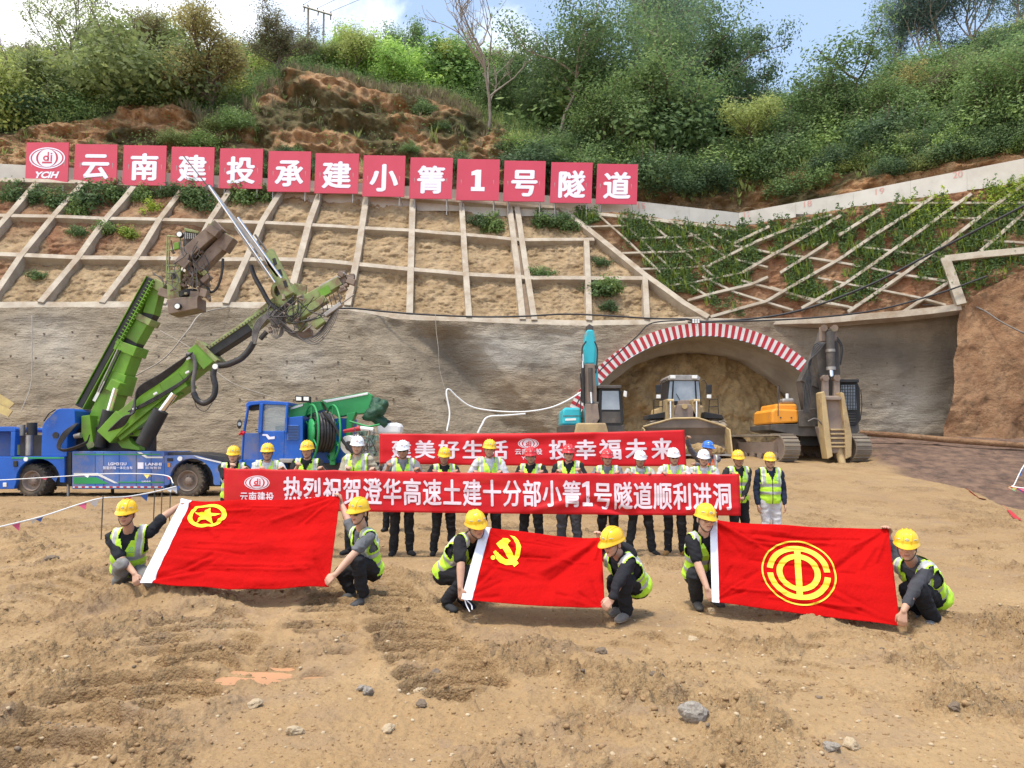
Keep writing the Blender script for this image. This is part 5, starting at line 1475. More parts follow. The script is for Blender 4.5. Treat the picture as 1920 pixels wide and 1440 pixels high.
        c = coords(so); h = (c - np.array(heel)) @ np.array(list(zz))
        lo = -0.042 * s
        c += np.outer(np.maximum(0, lo - h), np.array(list(zz)))
        so.vertices.foreach_set('co', c.reshape(-1).astype(np.float32)); so.update()
        sm_ = np.empty(len(so.polygons) * 3, np.float32); so.polygons.foreach_get('center', sm_); sm_ = sm_.reshape(-1, 3)
        o = link_mesh('shoe', so, body, [cloth(look.get('shoe', (0.03, 0.03, 0.032)), 'shoe'), cloth(look.get('sole', (0.05, 0.05, 0.05)), 'sole')])
        so.polygons.foreach_set('material_index', ((sm_ - np.array(heel)) @ np.array(list(zz)) < lo + 0.018).astype(np.int32))
    # hair below the helmet
    mb = MB(); mb.ball(H(0, 0.018, 0.030), (0.083 * s, 0.098 * s, 0.094 * s), 22, 0, R); mb.ball(H(0, 0.050, -0.03), (0.066 * s, 0.062 * s, 0.06 * s), 18, 0, R)
    hm_ = voxel_mesh(mb, 0.011, 2, 'hair')
    bm = bmesh.new(); bm.from_mesh(hm_)
    bad = []
    for f in bm.faces:
        q = f.calc_center_median() - hc; a, b, c = q.dot(X) / s, q.dot(Y) / s, q.dot(Z) / s
        if (b < -0.012 and c < 0.055) or c < -0.055 or (abs(a) > 0.06 and b < 0.04 and c < -0.004): bad.append(f)
    bmesh.ops.delete(bm, geom=bad, context='FACES'); bm.to_mesh(hm_); bm.free()
    link_mesh('hair', hm_, body, M['hair'])
    # helmet: shell with brim and peak, ribs, badge
    mb = MB(); n = 32; rows = []
    hy = look.get('hel', 0.044)
    for t in (0.0, 0.06, 0.2, 0.42, 0.62, 0.8, 0.93, 1.0):
        a = t * math.pi / 2; ring = []
        for k in range(n):
            b = 2 * math.pi * k / n
            cr = math.cos(a) ** 0.75
            ring.append(H(0.104 * cr * math.cos(b), 0.010 + 0.123 * cr * math.sin(b), hy + 0.114 * math.sin(a) ** 0.9))
        rows.append(ring)
    brim = []
    for k in range(n):
        b = 2 * math.pi * k / n; fr = max(0.0, -math.sin(b)) ** 1.6
        brim.append(H(0.115 * math.cos(b), 0.010 + (0.135 + 0.048 * fr) * math.sin(b), hy - 0.012 - 0.014 * fr))
    under = [p - Z * 0.006 for p in brim]
    inner = [H(0.097 * math.cos(2 * math.pi * k / n), 0.010 + 0.114 * math.sin(2 * math.pi * k / n), hy - 0.004) for k in range(n)]
    allr = [inner, under, brim] + rows
    vs = [p for r_ in allr for p in r_]
    fs = [(i * n + k, i * n + (k + 1) % n, (i + 1) * n + (k + 1) % n, (i + 1) * n + k) for i in range(len(allr) - 1) for k in range(n)]
    mb.add(vs, fs, 0, True)
    for dx in (-0.034, 0.0, 0.034):
        pts = [H(dx, 0.010 + 0.134 * math.cos(a) ** 0.75 * 0.985 * (1 if a < math.pi / 2 else 1) if False else 0.010 + 0.119 * math.cos(a), hy + 0.004 + 0.113 * math.sin(a) * (1 - abs(dx) * 1.4)) for a in [math.pi * q / 12 for q in range(1, 12)]]
        mb.tube(pts, 0.009 * s, 8)
    he = mb.build('helmet', HEL[look['helmet']], body)
    bd = MB()
    c = H(0, -0.1075, hy + 0.043); bd.ball(c, (0.018 * s, 0.0035 * s, 0.016 * s), 12, 0, R)
    bd.build('badge', M['badge_red'] if look['helmet'] in ('red', 'white') else M['badge'], he)
    for e in (-1, 1):
        bd = MB(); bd.ball(H(0.0710 * e, -0.0738, hy + 0.043), (0.024 * s, 0.003 * s, 0.005 * s), 10, 0, R @ Matrix.Rotation(0.75 * e, 3, 'Z'))
        bd.build('badge', M['badge'], he)
    st = MB()
    st.tube(spline([H(-0.082, -0.005, 0.035), H(-0.076, -0.02, -0.04), H(-0.045, -0.045, -0.098), H(0, -0.055, -0.118), H(0.045, -0.045, -0.098), H(0.076, -0.02, -0.04), H(0.082, -0.005, 0.035)], 5), 0.0042 * s, 6)
    st.build('chin_strap', M['strap'], body)
    gl = look.get('glasses')
    if gl:
        g_ = MB()
        for e in (-1, 1):
            q = [H(e * 0.032 + 0.022 * math.cos(a) , -0.098 + 0.10 * abs(e * 0.032 + 0.022 * math.cos(a)) ** 1.5 * 4, 0.002 + 0.017 * math.sin(a)) for a in [2 * math.pi * k / 16 for k in range(16)]]
            if gl == 'dark': g_.prism(q, Y * 0.004 * s, 1)
            g_.tube(q, 0.0022 * s, 5, 0, True)
            g_.tube([H(e * 0.054, -0.088, 0.006), H(e * 0.078, -0.06, 0.008), H(e * 0.080, 0.01, 0.004)], 0.0022 * s, 5)
        g_.tube([H(-0.010, -0.100, 0.006), H(0, -0.103, 0.009), H(0.010, -0.100, 0.006)], 0.0024 * s, 5)
        g_.build('glasses', [M['frame_dark'], M['lens_dark']], body)
    return body
def headR(yaw=0, pitch=0, roll=0):
    "columns: person's left, backwards, up; yaw 0 faces the camera, + turns to the picture's right"
    return (Matrix.Rotation(math.radians(yaw), 3, 'Z') @ Matrix.Rotation(math.radians(pitch), 3, 'X') @ Matrix.Rotation(math.radians(roll), 3, 'Y'))
def stand(px, ytop, D, label, look, hands=None, yaw=0, hyaw=0, feet=0.13, group='people standing in a row behind the front banner', foot_px=None, stance=0.0, relaxed=False):
    x = (px - 960) / F * D
    gz_ = hgf(x, D)
    top = P(px, ytop, D).z
    s = (top - gz_) / 1.775
    look = dict(look); look['s'] = s
    c = Vector((x, D, gz_))
    Rz = Matrix.Rotation(math.radians(yaw), 3, 'Z')
    L = lambda a, b, z: c + Rz @ Vector((a * s, b * s, 0)) + Vector((0, 0, z * s))
    J = {'head': L(0, -0.03, 1.610), 'headR': headR(hyaw, look.get('nod', 4), look.get('roll', 0)), 'neck': L(0, 0.0, 1.455), 'pelvis': L(0, 0, 0.955)}
    for q, e in (('L', 1), ('R', -1)):
        J['sh' + q] = L(0.185 * e, 0.01, 1.405); J['hi' + q] = L(0.090 * e, 0.0, 0.90)
        J['kn' + q] = L((0.10 + stance * 0.5) * e, -0.015, 0.49); J['an' + q] = L((feet * 0.85 + stance) * e, 0.02, 0.085)
        J['to' + q] = J['an' + q] + Rz @ Vector((0.05 * e * s, -0.16 * s, 0)) + Vector((0, 0, -0.058 * s))
        if relaxed:
            J['el' + q] = L(0.235 * e, 0.02, 1.10); J['wr' + q] = L(0.235 * e, -0.06, 0.85); J['hand' + q] = (Vector((0, -0.15, -1)), Vector((e, 0, 0)), 0.5)
        else:
            h = hands[0 if q == 'R' else 1]
            w = Vector(h) if len(h) == 3 else P(h[0], h[1], D - 0.30)
            w = w + Vector((0, 0.075, -0.02))
            J['wr' + q] = w
            sh = J['sh' + q]; v = w - sh; a, b = 0.30 * s, 0.26 * s
            dist = min(v.length, (a + b) * 0.985); t = (a * a - b * b + dist * dist) / (2 * dist); hh = math.sqrt(max(0.0, a * a - t * t))
            vn_ = v.normalized(); dn = Vector((0.55 * e, 0.25, -1.0)); dn = (dn - vn_ * dn.dot(vn_)).normalized()
            J['el' + q] = sh + vn_ * t + dn * hh
            if v.length > (a + b): J['wr' + q] = sh + vn_ * (a + b) * 0.985
            J['hand' + q] = (Vector((-0.25 * e, -0.75, 0.45)), Vector((0, 0.35, 1)), 1.0)
    return person(label, J, look, group)

BLACK = (0.022, 0.022, 0.025); NAVY = (0.02, 0.028, 0.055); CHAR = (0.055, 0.058, 0.068)
D0 = 12.15
ROW = [  # px, helmet top, label, look, hands (picture points of the right and left hand)
    (440, 835, 'person in yellow helmet and lime vest holding the left end of the front banner', dict(helmet='yellow', shirt=BLACK, trousers=BLACK, vest='lime', tone=0), [(433, 872), (462, 878)]),
    (504, 830, 'person in yellow helmet, sunglasses and white collared jacket in front of the blue truck cab', dict(helmet='yellow', shirt=(0.62, 0.62, 0.64), trousers=BLACK, vest='lime', glasses='dark', sleeve=1.85, bulk=.01), [(488, 878), (530, 878)]),
    (578, 825, 'person in yellow helmet and black round-neck shirt in front of the hose reel', dict(helmet='yellow', shirt=BLACK, trousers=BLACK, vest='lime'), [(556, 871), (604, 878)]),
    (672, 817, 'person in white helmet with open beige jacket over a black shirt', dict(helmet='white', shirt=(0.42, 0.38, 0.29), trousers=(0.03, 0.033, 0.04), vest='lime', tone=0, sleeve=1.9, bulk=.014), [(650, 878), (702, 880)]),
    (756, 825, 'person in white helmet and grey shirt at the left end of the rear banner', dict(helmet='white', shirt=(0.24, 0.24, 0.26), trousers=BLACK, vest='lime', tone=2, glasses='dark', sleeve=1.4), [(727, 872), (785, 880)]),
    (833, 838, 'person in yellow helmet and black shirt between the white helmet and the white T-shirt', dict(helmet='yellow', shirt=BLACK, trousers=BLACK, vest='lime', tone=2), [(812, 884), (858, 884)]),
    (917, 823, 'person in yellow helmet and white T-shirt with both hands on the front banner', dict(helmet='yellow', shirt=(0.66, 0.67, 0.70), trousers=BLACK, vest='lime', tone=1), [(889, 886), (940, 886)]),
    (996, 837, 'person in plain red helmet without glasses, leftmost of the three red helmets', dict(helmet='red', shirt=BLACK, trousers=BLACK, vest='lime', tone=2), [(974, 885), (1018, 885)]),
    (1066, 832, 'person in red helmet, glasses and grey trousers at the middle of the front banner', dict(helmet='red', shirt=BLACK, trousers=(0.085, 0.088, 0.105), vest='lime', glasses='clear', bulk=.012, leg=(0.108, 0.085, 0.075)), [(1045, 884), (1087, 881)]),
    (1138, 841, 'person in red helmet and black trousers, rightmost of the three red helmets', dict(helmet='red', shirt=(0.2, 0.2, 0.22), trousers=BLACK, vest='lime', tone=1), [(1118, 886), (1160, 886)]),
    (1198, 844, 'person in white helmet and white soled black trainers, feet apart', dict(helmet='white', shirt=(0.5, 0.5, 0.48), trousers=(0.028, 0.03, 0.034), vest='lime', tone=2, sole=(0.6, 0.6, 0.6)), [(1178, 888), (1220, 888)]),
    (1262, 839, 'person in white helmet and sunglasses with tan work boots', dict(helmet='white', shirt=(0.66, 0.64, 0.62), trousers=BLACK, vest='lime', glasses='dark', shoe=(0.30, 0.165, 0.06), sole=(0.25, 0.16, 0.08), boot=True), [(1243, 888), (1285, 889)]),
    (1317, 842, 'person in white helmet standing in front of the blue helmet', dict(helmet='white', shirt=(0.6, 0.6, 0.6), trousers=BLACK, vest='lime', tone=0, glasses='clear'), [(1298, 889), (1340, 890)]),
    (1381, 843, 'person in yellow helmet and black jacket at the right end of the front banner', dict(helmet='yellow', shirt=(0.03, 0.03, 0.034), trousers=BLACK, vest='lime', tone=2, sleeve=1.92), [(1372, 889), (1392, 948)]),
]
random.seed(5)
for px, yt, lab, lk, hs in ROW:
    lk = dict(lk); lk['nod'] = random.uniform(0, 8); lk['roll'] = random.uniform(-4, 4)
    stand(px, yt, D0 + random.uniform(-0.04, 0.08), lab, lk, hs, yaw=random.uniform(-16, 16), hyaw=(-(px - 960) / 60.0) + random.uniform(-5, 5), stance=0.10 if px == 1198 else random.uniform(0, 0.07))
stand(1440, 847, 12.25, 'person in yellow helmet, navy jacket and white trousers standing at the right, hands down', dict(helmet='yellow', shirt=(0.022, 0.03, 0.06), trousers=(0.62, 0.61, 0.64), vest='lime', tone=1, glasses='clear', sleeve=1.9, bulk=.012), None, hyaw=-8, relaxed=True)
# the two who hold the rear banner
DB = 15.6
def rear(px, ytop, label, look, hr, hl, grp='people holding the rear banner'):
    stand(px, ytop, DB, label, look, [hr, hl], hyaw=30, group=grp)
rear(1326, 826, 'person in blue helmet and orange vest reaching up to hold the rear banner', dict(helmet='blue', shirt=(0.13, 0.13, 0.15), trousers=BLACK, vest='orange', tone=2, sleeve=1.85), P(1284, 812, DB - 0.35), P(1288, 874, DB - 0.3))
rear(736, 836, 'person almost hidden behind the left end of the rear banner, hand at its edge', dict(helmet='blue', shirt=(0.13, 0.13, 0.15), trousers=BLACK, vest='orange', tone=2, sleeve=1.85), P(713, 869, DB - 0.42), P(740, 870, DB - 0.3))

# crouching people: joints read from the picture, each at its own distance
def crouch(label, look, head, hrot, J2):
    J = {k: (P(*v) if isinstance(v, tuple) else v) for k, v in J2.items() if not k.startswith('hand')}
    J.update({k: v for k, v in J2.items() if k.startswith('hand')})
    J['head'] = P(*head); J['headR'] = headR(*hrot)
    for q in 'LR':
        a = J['an' + q]; g = hgf(a.x, a.y)
        a.z = max(a.z, g + 0.075); a.z = min(a.z, g + 0.095) if not look.get('heel' + q) else a.z
        t = J['to' + q]; t.z = hgf(t.x, t.y) + 0.030
    look.setdefault('vest_hem', -0.02)
    return person(label, J, look, 'people crouching with the flags', True)
V3 = Vector
crouch('person in sunglasses and grey trousers crouching at the left end of the star flag',
       dict(helmet='yellow', shirt=(0.02, 0.022, 0.028), trousers=(0.22, 0.215, 0.21), vest='lime', glasses='dark', tone=1, sleeve=0.62, bulk=.008, shoe=(0.06, 0.06, 0.07)),
       (237, 964, 8.50), (6, 6, 0),
       dict(neck=(243, 996, 8.62), pelvis=(240, 1068, 8.80), shR=(208, 1008, 8.66), shL=(281, 999, 8.68), elR=(230, 1050, 8.50), wrR=(253, 1076, 8.28), elL=(308, 968, 8.76), wrL=(336, 948, 8.92),
            hiR=(228, 1070, 8.78), hiL=(256, 1070, 8.78), knR=(228, 1060, 8.36), knL=(285, 1088, 8.40), anR=(222, 1100, 8.62), anL=(262, 1102, 8.70), toR=(232, 1113, 8.42), toL=(285, 1112, 8.55),
            handR=(V3((0.35, -0.5, -0.8)), V3((-0.3, -0.9, 0.3)), 0.9), handL=(V3((0.9, 0.1, 0.35)), V3((-0.2, 0.4, 0.9)), 0.8)))
crouch('person in sunglasses and grey T-shirt crouching at the right end of the star flag',
       dict(helmet='yellow', shirt=(0.15, 0.155, 0.17), trousers=(0.024, 0.024, 0.028), vest='lime', glasses='dark', tone=0, sleeve=0.6, hem=0.86, shoe=(0.10, 0.10, 0.105), sole=(0.42, 0.42, 0.42)),
       (672, 961, 8.28), (-24, 6, 3),
       dict(neck=(679, 992, 8.40), pelvis=(693, 1066, 8.60), shR=(664, 1002, 8.58), shL=(692, 1006, 8.28), elR=(652, 975, 8.64), wrR=(640, 944, 8.74), elL=(664, 1038, 8.12), wrL=(628, 1078, 8.02),
            hiR=(688, 1068, 8.66), hiL=(697, 1068, 8.50), knR=(640, 1072, 8.55), knL=(669, 1052, 8.16), anR=(659, 1098, 8.60), anL=(683, 1108, 8.28), toR=(648, 1110, 8.50), toL=(666, 1126, 8.16),
            handR=(V3((-0.25, 0.1, 0.9)), V3((0.6, 0.5, 0.3)), 0.9), handL=(V3((-0.75, -0.1, -0.6)), V3((-0.2, -0.9, 0.3)), 0.7)))
crouch('person in black T-shirt crouching at the left end of the hammer and sickle flag',
       dict(helmet='yellow', shirt=(0.018, 0.018, 0.022), trousers=(0.022, 0.022, 0.027), vest='lime', tone=1, glasses='clear', sleeve=0.62, shoe=(0.035, 0.037, 0.042)),
       (893, 986, 7.86), (22, 12, -10),
       dict(neck=(880, 1010, 8.00), pelvis=(840, 1074, 8.22), shR=(862, 1016, 7.82), shL=(900, 1022, 8.12), elR=(864, 1056, 7.66), wrR=(863, 1102, 7.56), elL=(915, 1050, 8.20), wrL=(905, 1000, 8.10),
            hiR=(838, 1076, 8.12), hiL=(850, 1076, 8.30), knR=(884, 1074, 7.88), knL=(898, 1080, 8.16), anR=(838, 1104, 8.04), anL=(868, 1108, 8.20), toR=(850, 1126, 7.92), toL=(885, 1118, 8.08), heelR=1,
            handR=(V3((0.15, -0.1, -1)), V3((-0.5, -0.8, 0)), 0.8), handL=(V3((0, -0.3, 0.9)), V3((0.3, 0.8, 0.3)), 0.9)))
crouch('person in black hooded jacket crouching at the right end of the hammer and sickle flag',
       dict(helmet='yellow', shirt=(0.022, 0.022, 0.028), trousers=(0.022, 0.023, 0.028), vest='lime', tone=0, glasses='clear', sleeve=1.86, hood=True, bulk=.01, shoe=(0.20, 0.185, 0.17), sole=(0.45, 0.43, 0.42)),
       (1148, 1019, 7.52), (-52, 16, 4),
       dict(neck=(1162, 1042, 7.64), pelvis=(1190, 1096, 7.90), shR=(1142, 1050, 7.86), shL=(1178, 1058, 7.50), elR=(1136, 1045, 7.98), wrR=(1128, 1016, 7.98), elL=(1160, 1092, 7.36), wrL=(1148, 1122, 7.28),
            hiR=(1178, 1098, 7.96), hiL=(1192, 1098, 7.82), knR=(1150, 1092, 7.74), knL=(1168, 1086, 7.46), anR=(1160, 1128, 7.86), anL=(1175, 1134, 7.58), toR=(1148, 1140, 7.72), toL=(1157, 1153, 7.44),
            handR=(V3((-0.3, 0.0, 0.9)), V3((0.5, 0.6, 0.2)), 0.9), handL=(V3((-0.7, -0.1, -0.75)), V3((-0.2, -0.95, 0.1)), 0.8)))
crouch('person in black T-shirt crouching at the left end of the round emblem flag',
       dict(helmet='yellow', shirt=(0.018, 0.018, 0.022), trousers=(0.03, 0.031, 0.036), vest='lime', tone=0, glasses='clear', sleeve=0.62, shoe=(0.10, 0.095, 0.09)),
       (1323, 974, 8.02), (12, 6, 4),
       dict(neck=(1319, 1002, 8.10), pelvis=(1310, 1076, 8.30), shR=(1297, 1012, 8.04), shL=(1344, 1012, 8.18), elR=(1308, 1056, 7.92), wrR=(1326, 1104, 7.80), elL=(1352, 1040, 8.24), wrL=(1340, 990, 8.22),
            hiR=(1302, 1080, 8.28), hiL=(1322, 1080, 8.30), knR=(1302, 1078, 7.96), knL=(1338, 1082, 8.10), anR=(1306, 1116, 8.14), anL=(1340, 1112, 8.30), toR=(1312, 1134, 7.98), toL=(1352, 1126, 8.14),
            handR=(V3((0.3, -0.2, -0.9)), V3((-0.4, -0.85, 0)), 0.7), handL=(V3((0, -0.3, 0.9)), V3((0.3, 0.8, 0.3)), 0.9)))
crouch('person in dark grey long sleeves crouching at the right end of the round emblem flag',
       dict(helmet='yellow', shirt=(0.065, 0.066, 0.078), trousers=(0.018, 0.019, 0.024), vest='lime', tone=1, sleeve=1.55, bulk=.008, shoe=(0.17, 0.175, 0.18), sole=(0.30, 0.30, 0.31)),
       (1700, 1025, 7.22), (-26, 8, 2),
       dict(neck=(1712, 1056, 7.34), pelvis=(1748, 1118, 7.62), shR=(1688, 1062, 7.50), shL=(1736, 1072, 7.22), elR=(1678, 1040, 7.62), wrR=(1665, 1005, 7.70), elL=(1710, 1112, 7.06), wrL=(1694, 1146, 6.98),
            hiR=(1738, 1120, 7.70), hiL=(1752, 1120, 7.52), knR=(1702, 1106, 7.40), knL=(1720, 1104, 7.12), anR=(1722, 1146, 7.50), anL=(1748, 1150, 7.26), toR=(1706, 1156, 7.36), toL=(1734, 1166, 7.10),
            handR=(V3((-0.3, -0.2, 0.9)), V3((0.4, 0.6, 0.2)), 0.9), handL=(V3((-0.2, -0.15, -0.95)), V3((-0.3, -0.9, 0)), 0.7)))

# ---------------------------------------------------------------- flags and banners
M['flag_red'] = mat('flag_red', (0.52, 0.006, 0.006), (0.44, 0.005, 0.005), 2.0, 0.8, bump=0.5, bscale=8, bdist=0.06, transl=0.1, spec=0.05)
M['flag_white'] = mat('flag_white', (0.74, 0.76, 0.86), rough=0.6)
M['flag_yellow'] = mat('flag_yellow', (0.86, 0.76, 0.02), rough=0.6)
M['flag_gold'] = mat('flag_gold', (0.80, 0.55, 0.035), rough=0.6)
M['banner_red'] = mat('banner_red', (0.62, 0.010, 0.016), (0.55, 0.009, 0.014), 1.2, 0.5, bump=0.1, bscale=5, bdist=0.05, alpha=0.13, spec=0.25)
M['banner_red_solid'] = mat('banner_red', (0.62, 0.010, 0.016), (0.55, 0.009, 0.014), 1.2, 0.5, bump=0.1, bscale=5, bdist=0.05, spec=0.25)
M['banner_white'] = mat('banner_white', (0.76, 0.62, 0.68), rough=0.6)
def invbil(px, py, c):
    "c: TL TR BR BL picture corners -> (u, v), v up"
    u, v = 0.5, 0.5
    for _ in range(12):
        top = (c[0][0] + (c[1][0] - c[0][0]) * u, c[0][1] + (c[1][1] - c[0][1]) * u)
        bot = (c[3][0] + (c[2][0] - c[3][0]) * u, c[3][1] + (c[2][1] - c[3][1]) * u)
        v = min(1.3, max(-0.3, (py - bot[1]) / (top[1] - bot[1])))
        lx = c[3][0] + (c[0][0] - c[3][0]) * v; rx = c[2][0] + (c[1][0] - c[2][0]) * v
        u = (px - lx) / (rx - lx)
    return u, v
class Cloth:
    def __init__(s, cpx, cd, seed, amp=0.012, fold=None, sag=0.0, edge=None, tension=False):
        s.px = cpx; s.c = [P(a, b, d) for (a, b), d in zip(cpx, cd)]; s.seed = seed; s.amp = amp; s.fold = fold or []; s.sag = sag; s.edge = edge; s.k = 1.7 if tension else 1.0
        r = random.Random(int(seed * 100)); s.fold = list(s.fold)
        for (a, b) in ((0, 0), (1, 0), (0, 1), (1, 1)):
            if not tension: break
            for k in range(4):
                an = math.radians(r.uniform(12, 78)); L = r.uniform(0.25, 0.6)
                s.fold.append((a, b, a + (1 - 2 * a) * math.cos(an) * L * 0.8, b + (1 - 2 * b) * math.sin(an) * L, r.uniform(0.015, 0.03), r.choice((-1, 1)) * r.uniform(0.010, 0.022)))
        s.w = (s.c[1] - s.c[0]).length; s.h = (s.c[0] - s.c[3]).length
        n = (s.c[1] - s.c[0]).cross(s.c[3] - s.c[0]).normalized(); s.n = n if n.y < 0 else -n
    def at(s, u, v, lift=0.0):
        c = s.c
        p = c[3].lerp(c[2], u).lerp(c[0].lerp(c[1], u), v)
        e = min(1.0, 4 * u * (1 - u) * 2)
        d = s.amp * s.k * mnoise.noise(Vector((u * s.w * 2.2, v * s.h * 3.5, s.seed))) * 1.6 + s.amp * s.k * 0.9 * mnoise.noise(Vector((u * s.w * 1.5 + v * s.h * 4, v * s.h * 9 - u * 2, s.seed + 5)))
        for (ua, va, ub, vb, wd, hh) in s.fold:
            dx, dy = (ub - ua) * s.w, (vb - va) * s.h; L = math.hypot(dx, dy)
            qx, qy = (u - ua) * s.w, (v - va) * s.h
            t = max(0.0, min(1.0, (qx * dx + qy * dy) / (L * L)))
            dist = math.hypot(qx - t * dx, qy - t * dy)
            d += hh * math.exp(-(dist / wd) ** 2)
        p = p + s.n * (d * (0.35 + 0.65 * e) + lift)
        dz = -s.sag * 4 * u * (1 - u) * (0.6 + 0.4 * v)
        if s.edge: dz += s.edge(u, v)
        return p + Vector((0, 0, dz))
    def pix(s, a, b): return invbil(a, b, s.px)
    def sheet(s, name, matl, nu, nv, parent=None, u0=0.0, u1=1.0, v0=0.0, v1=1.0, lift=0.0):
        Vv = np.zeros((nv + 1, nu + 1, 3))
        for j in range(nv + 1):
            for i in range(nu + 1):
                Vv[j, i] = s.at(u0 + (u1 - u0) * i / nu, v0 + (v1 - v0) * j / nv, lift)
        o = link_mesh(name, grid_mesh(name, Vv), parent, matl)
        m = o.modifiers.new('thickness', 'SOLIDIFY'); m.thickness = 0.002; m.offset = 0
        return o
    def cuts(s, u0, u1, v0=0, v1=1, k=0.05):
        return ([u0 + (u1 - u0) * i / max(1, int((u1 - u0) * s.w / k)) for i in range(1, max(1, int((u1 - u0) * s.w / k)))], [v0 + (v1 - v0) * i / max(1, int((v1 - v0) * s.h / k)) for i in range(1, max(1, int((v1 - v0) * s.h / k)))])
def crease_set(seed, n, horiz=True):
    r = random.Random(seed); out = []
    for i in range(n):
        v = r.uniform(0.1, 0.92); u = r.uniform(0.05, 0.5)
        out.append((u, v, u + r.uniform(0.25, 0.5), v + r.uniform(-0.05, 0.03), 0.014, r.choice((-1, 1)) * r.uniform(0.007, 0.014)))
    return out
# left flag: star in a ring
c1 = [(342, 938), (638, 930), (616, 1100), (264, 1092)]
fl = Cloth(c1, (8.92, 8.72, 8.05, 8.22), 1.0, 0.012, crease_set(1, 12) + [(0.1, 0.12, 0.95, 0.05, 0.05, 0.02), (0.05, 0.3, 0.9, 0.22, 0.03, 0.012)], 0.02, lambda u, v: -0.03 * math.sin(math.pi * u) * (1 - v) + 0.006 * math.sin(u * 23) * (1 - v), True)
root = fl.sheet('flag', M['flag_red'], 170, 100)
set_origin(root, fl.at(0.5, 0)); tag(root, 'red flag with a yellow ringed star held by the two people crouching on the left', 'flag', 'red flags held by crouching people')
fl.sheet('hoist_band', M['flag_white'], 10, 100, root, -0.004, 0.062, -0.005, 1.0, 0.006)
cu, cv = fl.pix(389, 967); ru, rv = 0.116, 0.142
d = D2().ring(cu, cv, ru, rv, ru * 0.76, rv * 0.76, n=56)
def star(d, cu, cv, ru, rv, rot=90):
    pts = []
    for k in range(10):
        a = math.radians(rot + 36 * k); r = 1.0 if k % 2 == 0 else 0.40
        pts.append((cu + ru * r * math.cos(a), cv + rv * r * math.sin(a)))
    return d.poly(pts)
star(d, cu, cv - 0.005, ru * 0.74, rv * 0.74)
d.build('emblem', lambda u, v: fl.at(u, v, 0.009), M['flag_yellow'], root, fl.cuts(cu - ru, cu + ru, cv - rv, cv + rv, 0.018))
# middle flag: hammer and sickle
c2 = [(904, 988), (1128, 1010), (1134, 1139), (866, 1122)]
fm_ = Cloth(c2, (7.98, 7.92, 7.28, 7.50), 2.0, 0.010, crease_set(2, 5) + [(0.99, 0.98, 0.55, 0.45, 0.045, 0.035), (0.95, 0.9, 0.62, 0.35, 0.03, -0.02), (0.05, 0.95, 0.4, 0.7, 0.03, 0.015), (0.1, 0.5, 0.55, 0.36, 0.02, 0.008)], 0.012, lambda u, v: -0.015 * math.sin(math.pi * u) * (1 - v), True)
root = fm_.sheet('flag', M['flag_red'], 150, 100)
set_origin(root, fm_.at(0.5, 0)); tag(root, 'red flag with a yellow hammer and sickle held by the middle two crouching people', 'flag', 'red flags held by crouching people')
fm_.sheet('hoist_band', M['flag_white'], 10, 100, root, -0.004, 0.072, -0.005, 1.0, 0.006)
zz = lambda a, b: fm_.pix(780 + a * 0.2396, 920 + b * 0.2396)
d = D2()
d.poly([zz(*q) for q in ((628, 420), (680, 380), (722, 380), (742, 398), (718, 425), (806, 562), (772, 594), (678, 455), (658, 460))])
outer = [(735, 352), (775, 362), (806, 395), (824, 445), (816, 500), (788, 545), (748, 576), (705, 580), (660, 565), (625, 535)]
inner = [(735, 352), (765, 385), (784, 425), (786, 465), (776, 498), (756, 522), (730, 534), (700, 534), (668, 516), (640, 488)]
vs = []
for a, b in zip(outer, inner): vs += [zz(*a), zz(*b)]
d.add(vs, [(2 * k, 2 * k + 2, 2 * k + 3, 2 * k + 1) for k in range(len(outer) - 1)], 1)
d.poly([zz(*q) for q in ((603, 490), (622, 478), (652, 508), (632, 530))])
q = zz(603, 530); e = zz(621, 530); d.disc(q[0], q[1], abs(e[0] - q[0]), 0.03)
d.build('emblem', lambda u, v: fm_.at(u, v, 0.009), M['flag_yellow'], root, fm_.cuts(0.1, 0.6, 0.3, 0.95, 0.018))
MB().tube(spline([fm_.at(0.02, 0.0), fm_.at(0.02, 0.0) + V3((0.02, 0, -0.06)), fm_.at(0.02, 0) + V3((0.05, -0.02, -0.11))]), 0.006, 6).build('tie_string', M['flag_white'], root)
MB().tube(spline([fm_.at(0.03, 0.0), fm_.at(0.03, 0.0) + V3((0.05, 0, -0.05)), fm_.at(0.03, 0) + V3((0.06, -0.02, -0.09))]), 0.006, 6).build('tie_string', M['flag_white'], root)
# right flag: union emblem
c3 = [(1332, 974), (1666, 991), (1688, 1173), (1336, 1128)]
fr = Cloth(c3, (8.12, 7.66, 7.02, 7.72), 3.0, 0.010, crease_set(3, 14) + [(0.02, 0.98, 0.25, 0.72, 0.03, 0.02), (0.02, 0.95, 0.16, 0.62, 0.025, -0.015)], 0.012, lambda u, v: -0.012 * math.sin(math.pi * u) * v, True)
root = fr.sheet('flag', M['flag_red'], 170, 100)
set_origin(root, fr.at(0.5, 0)); tag(root, 'red flag with a big golden round union emblem held by the right two crouching people', 'flag', 'red flags held by crouching people')
fr.sheet('hoist_band', M['flag_white'], 8, 100, root, -0.004, 0.040, -0.005, 1.0, 0.006)
cu, cv = fr.pix(1504, 1075); ru, rv = 0.205, 0.365
d = D2()
d.ring(cu, cv, ru, rv, ru * 0.955, rv * 0.955, n=72)
d.ring(cu, cv, ru * 0.85, rv * 0.85, ru * 0.69, rv * 0.69, 6, 174)
d.ring(cu, cv, ru * 0.85, rv * 0.85, ru * 0.69, rv * 0.69, 186, 354)
d.ring(cu, cv, ru * 0.59, rv * 0.59, ru * 0.43, rv * 0.43)
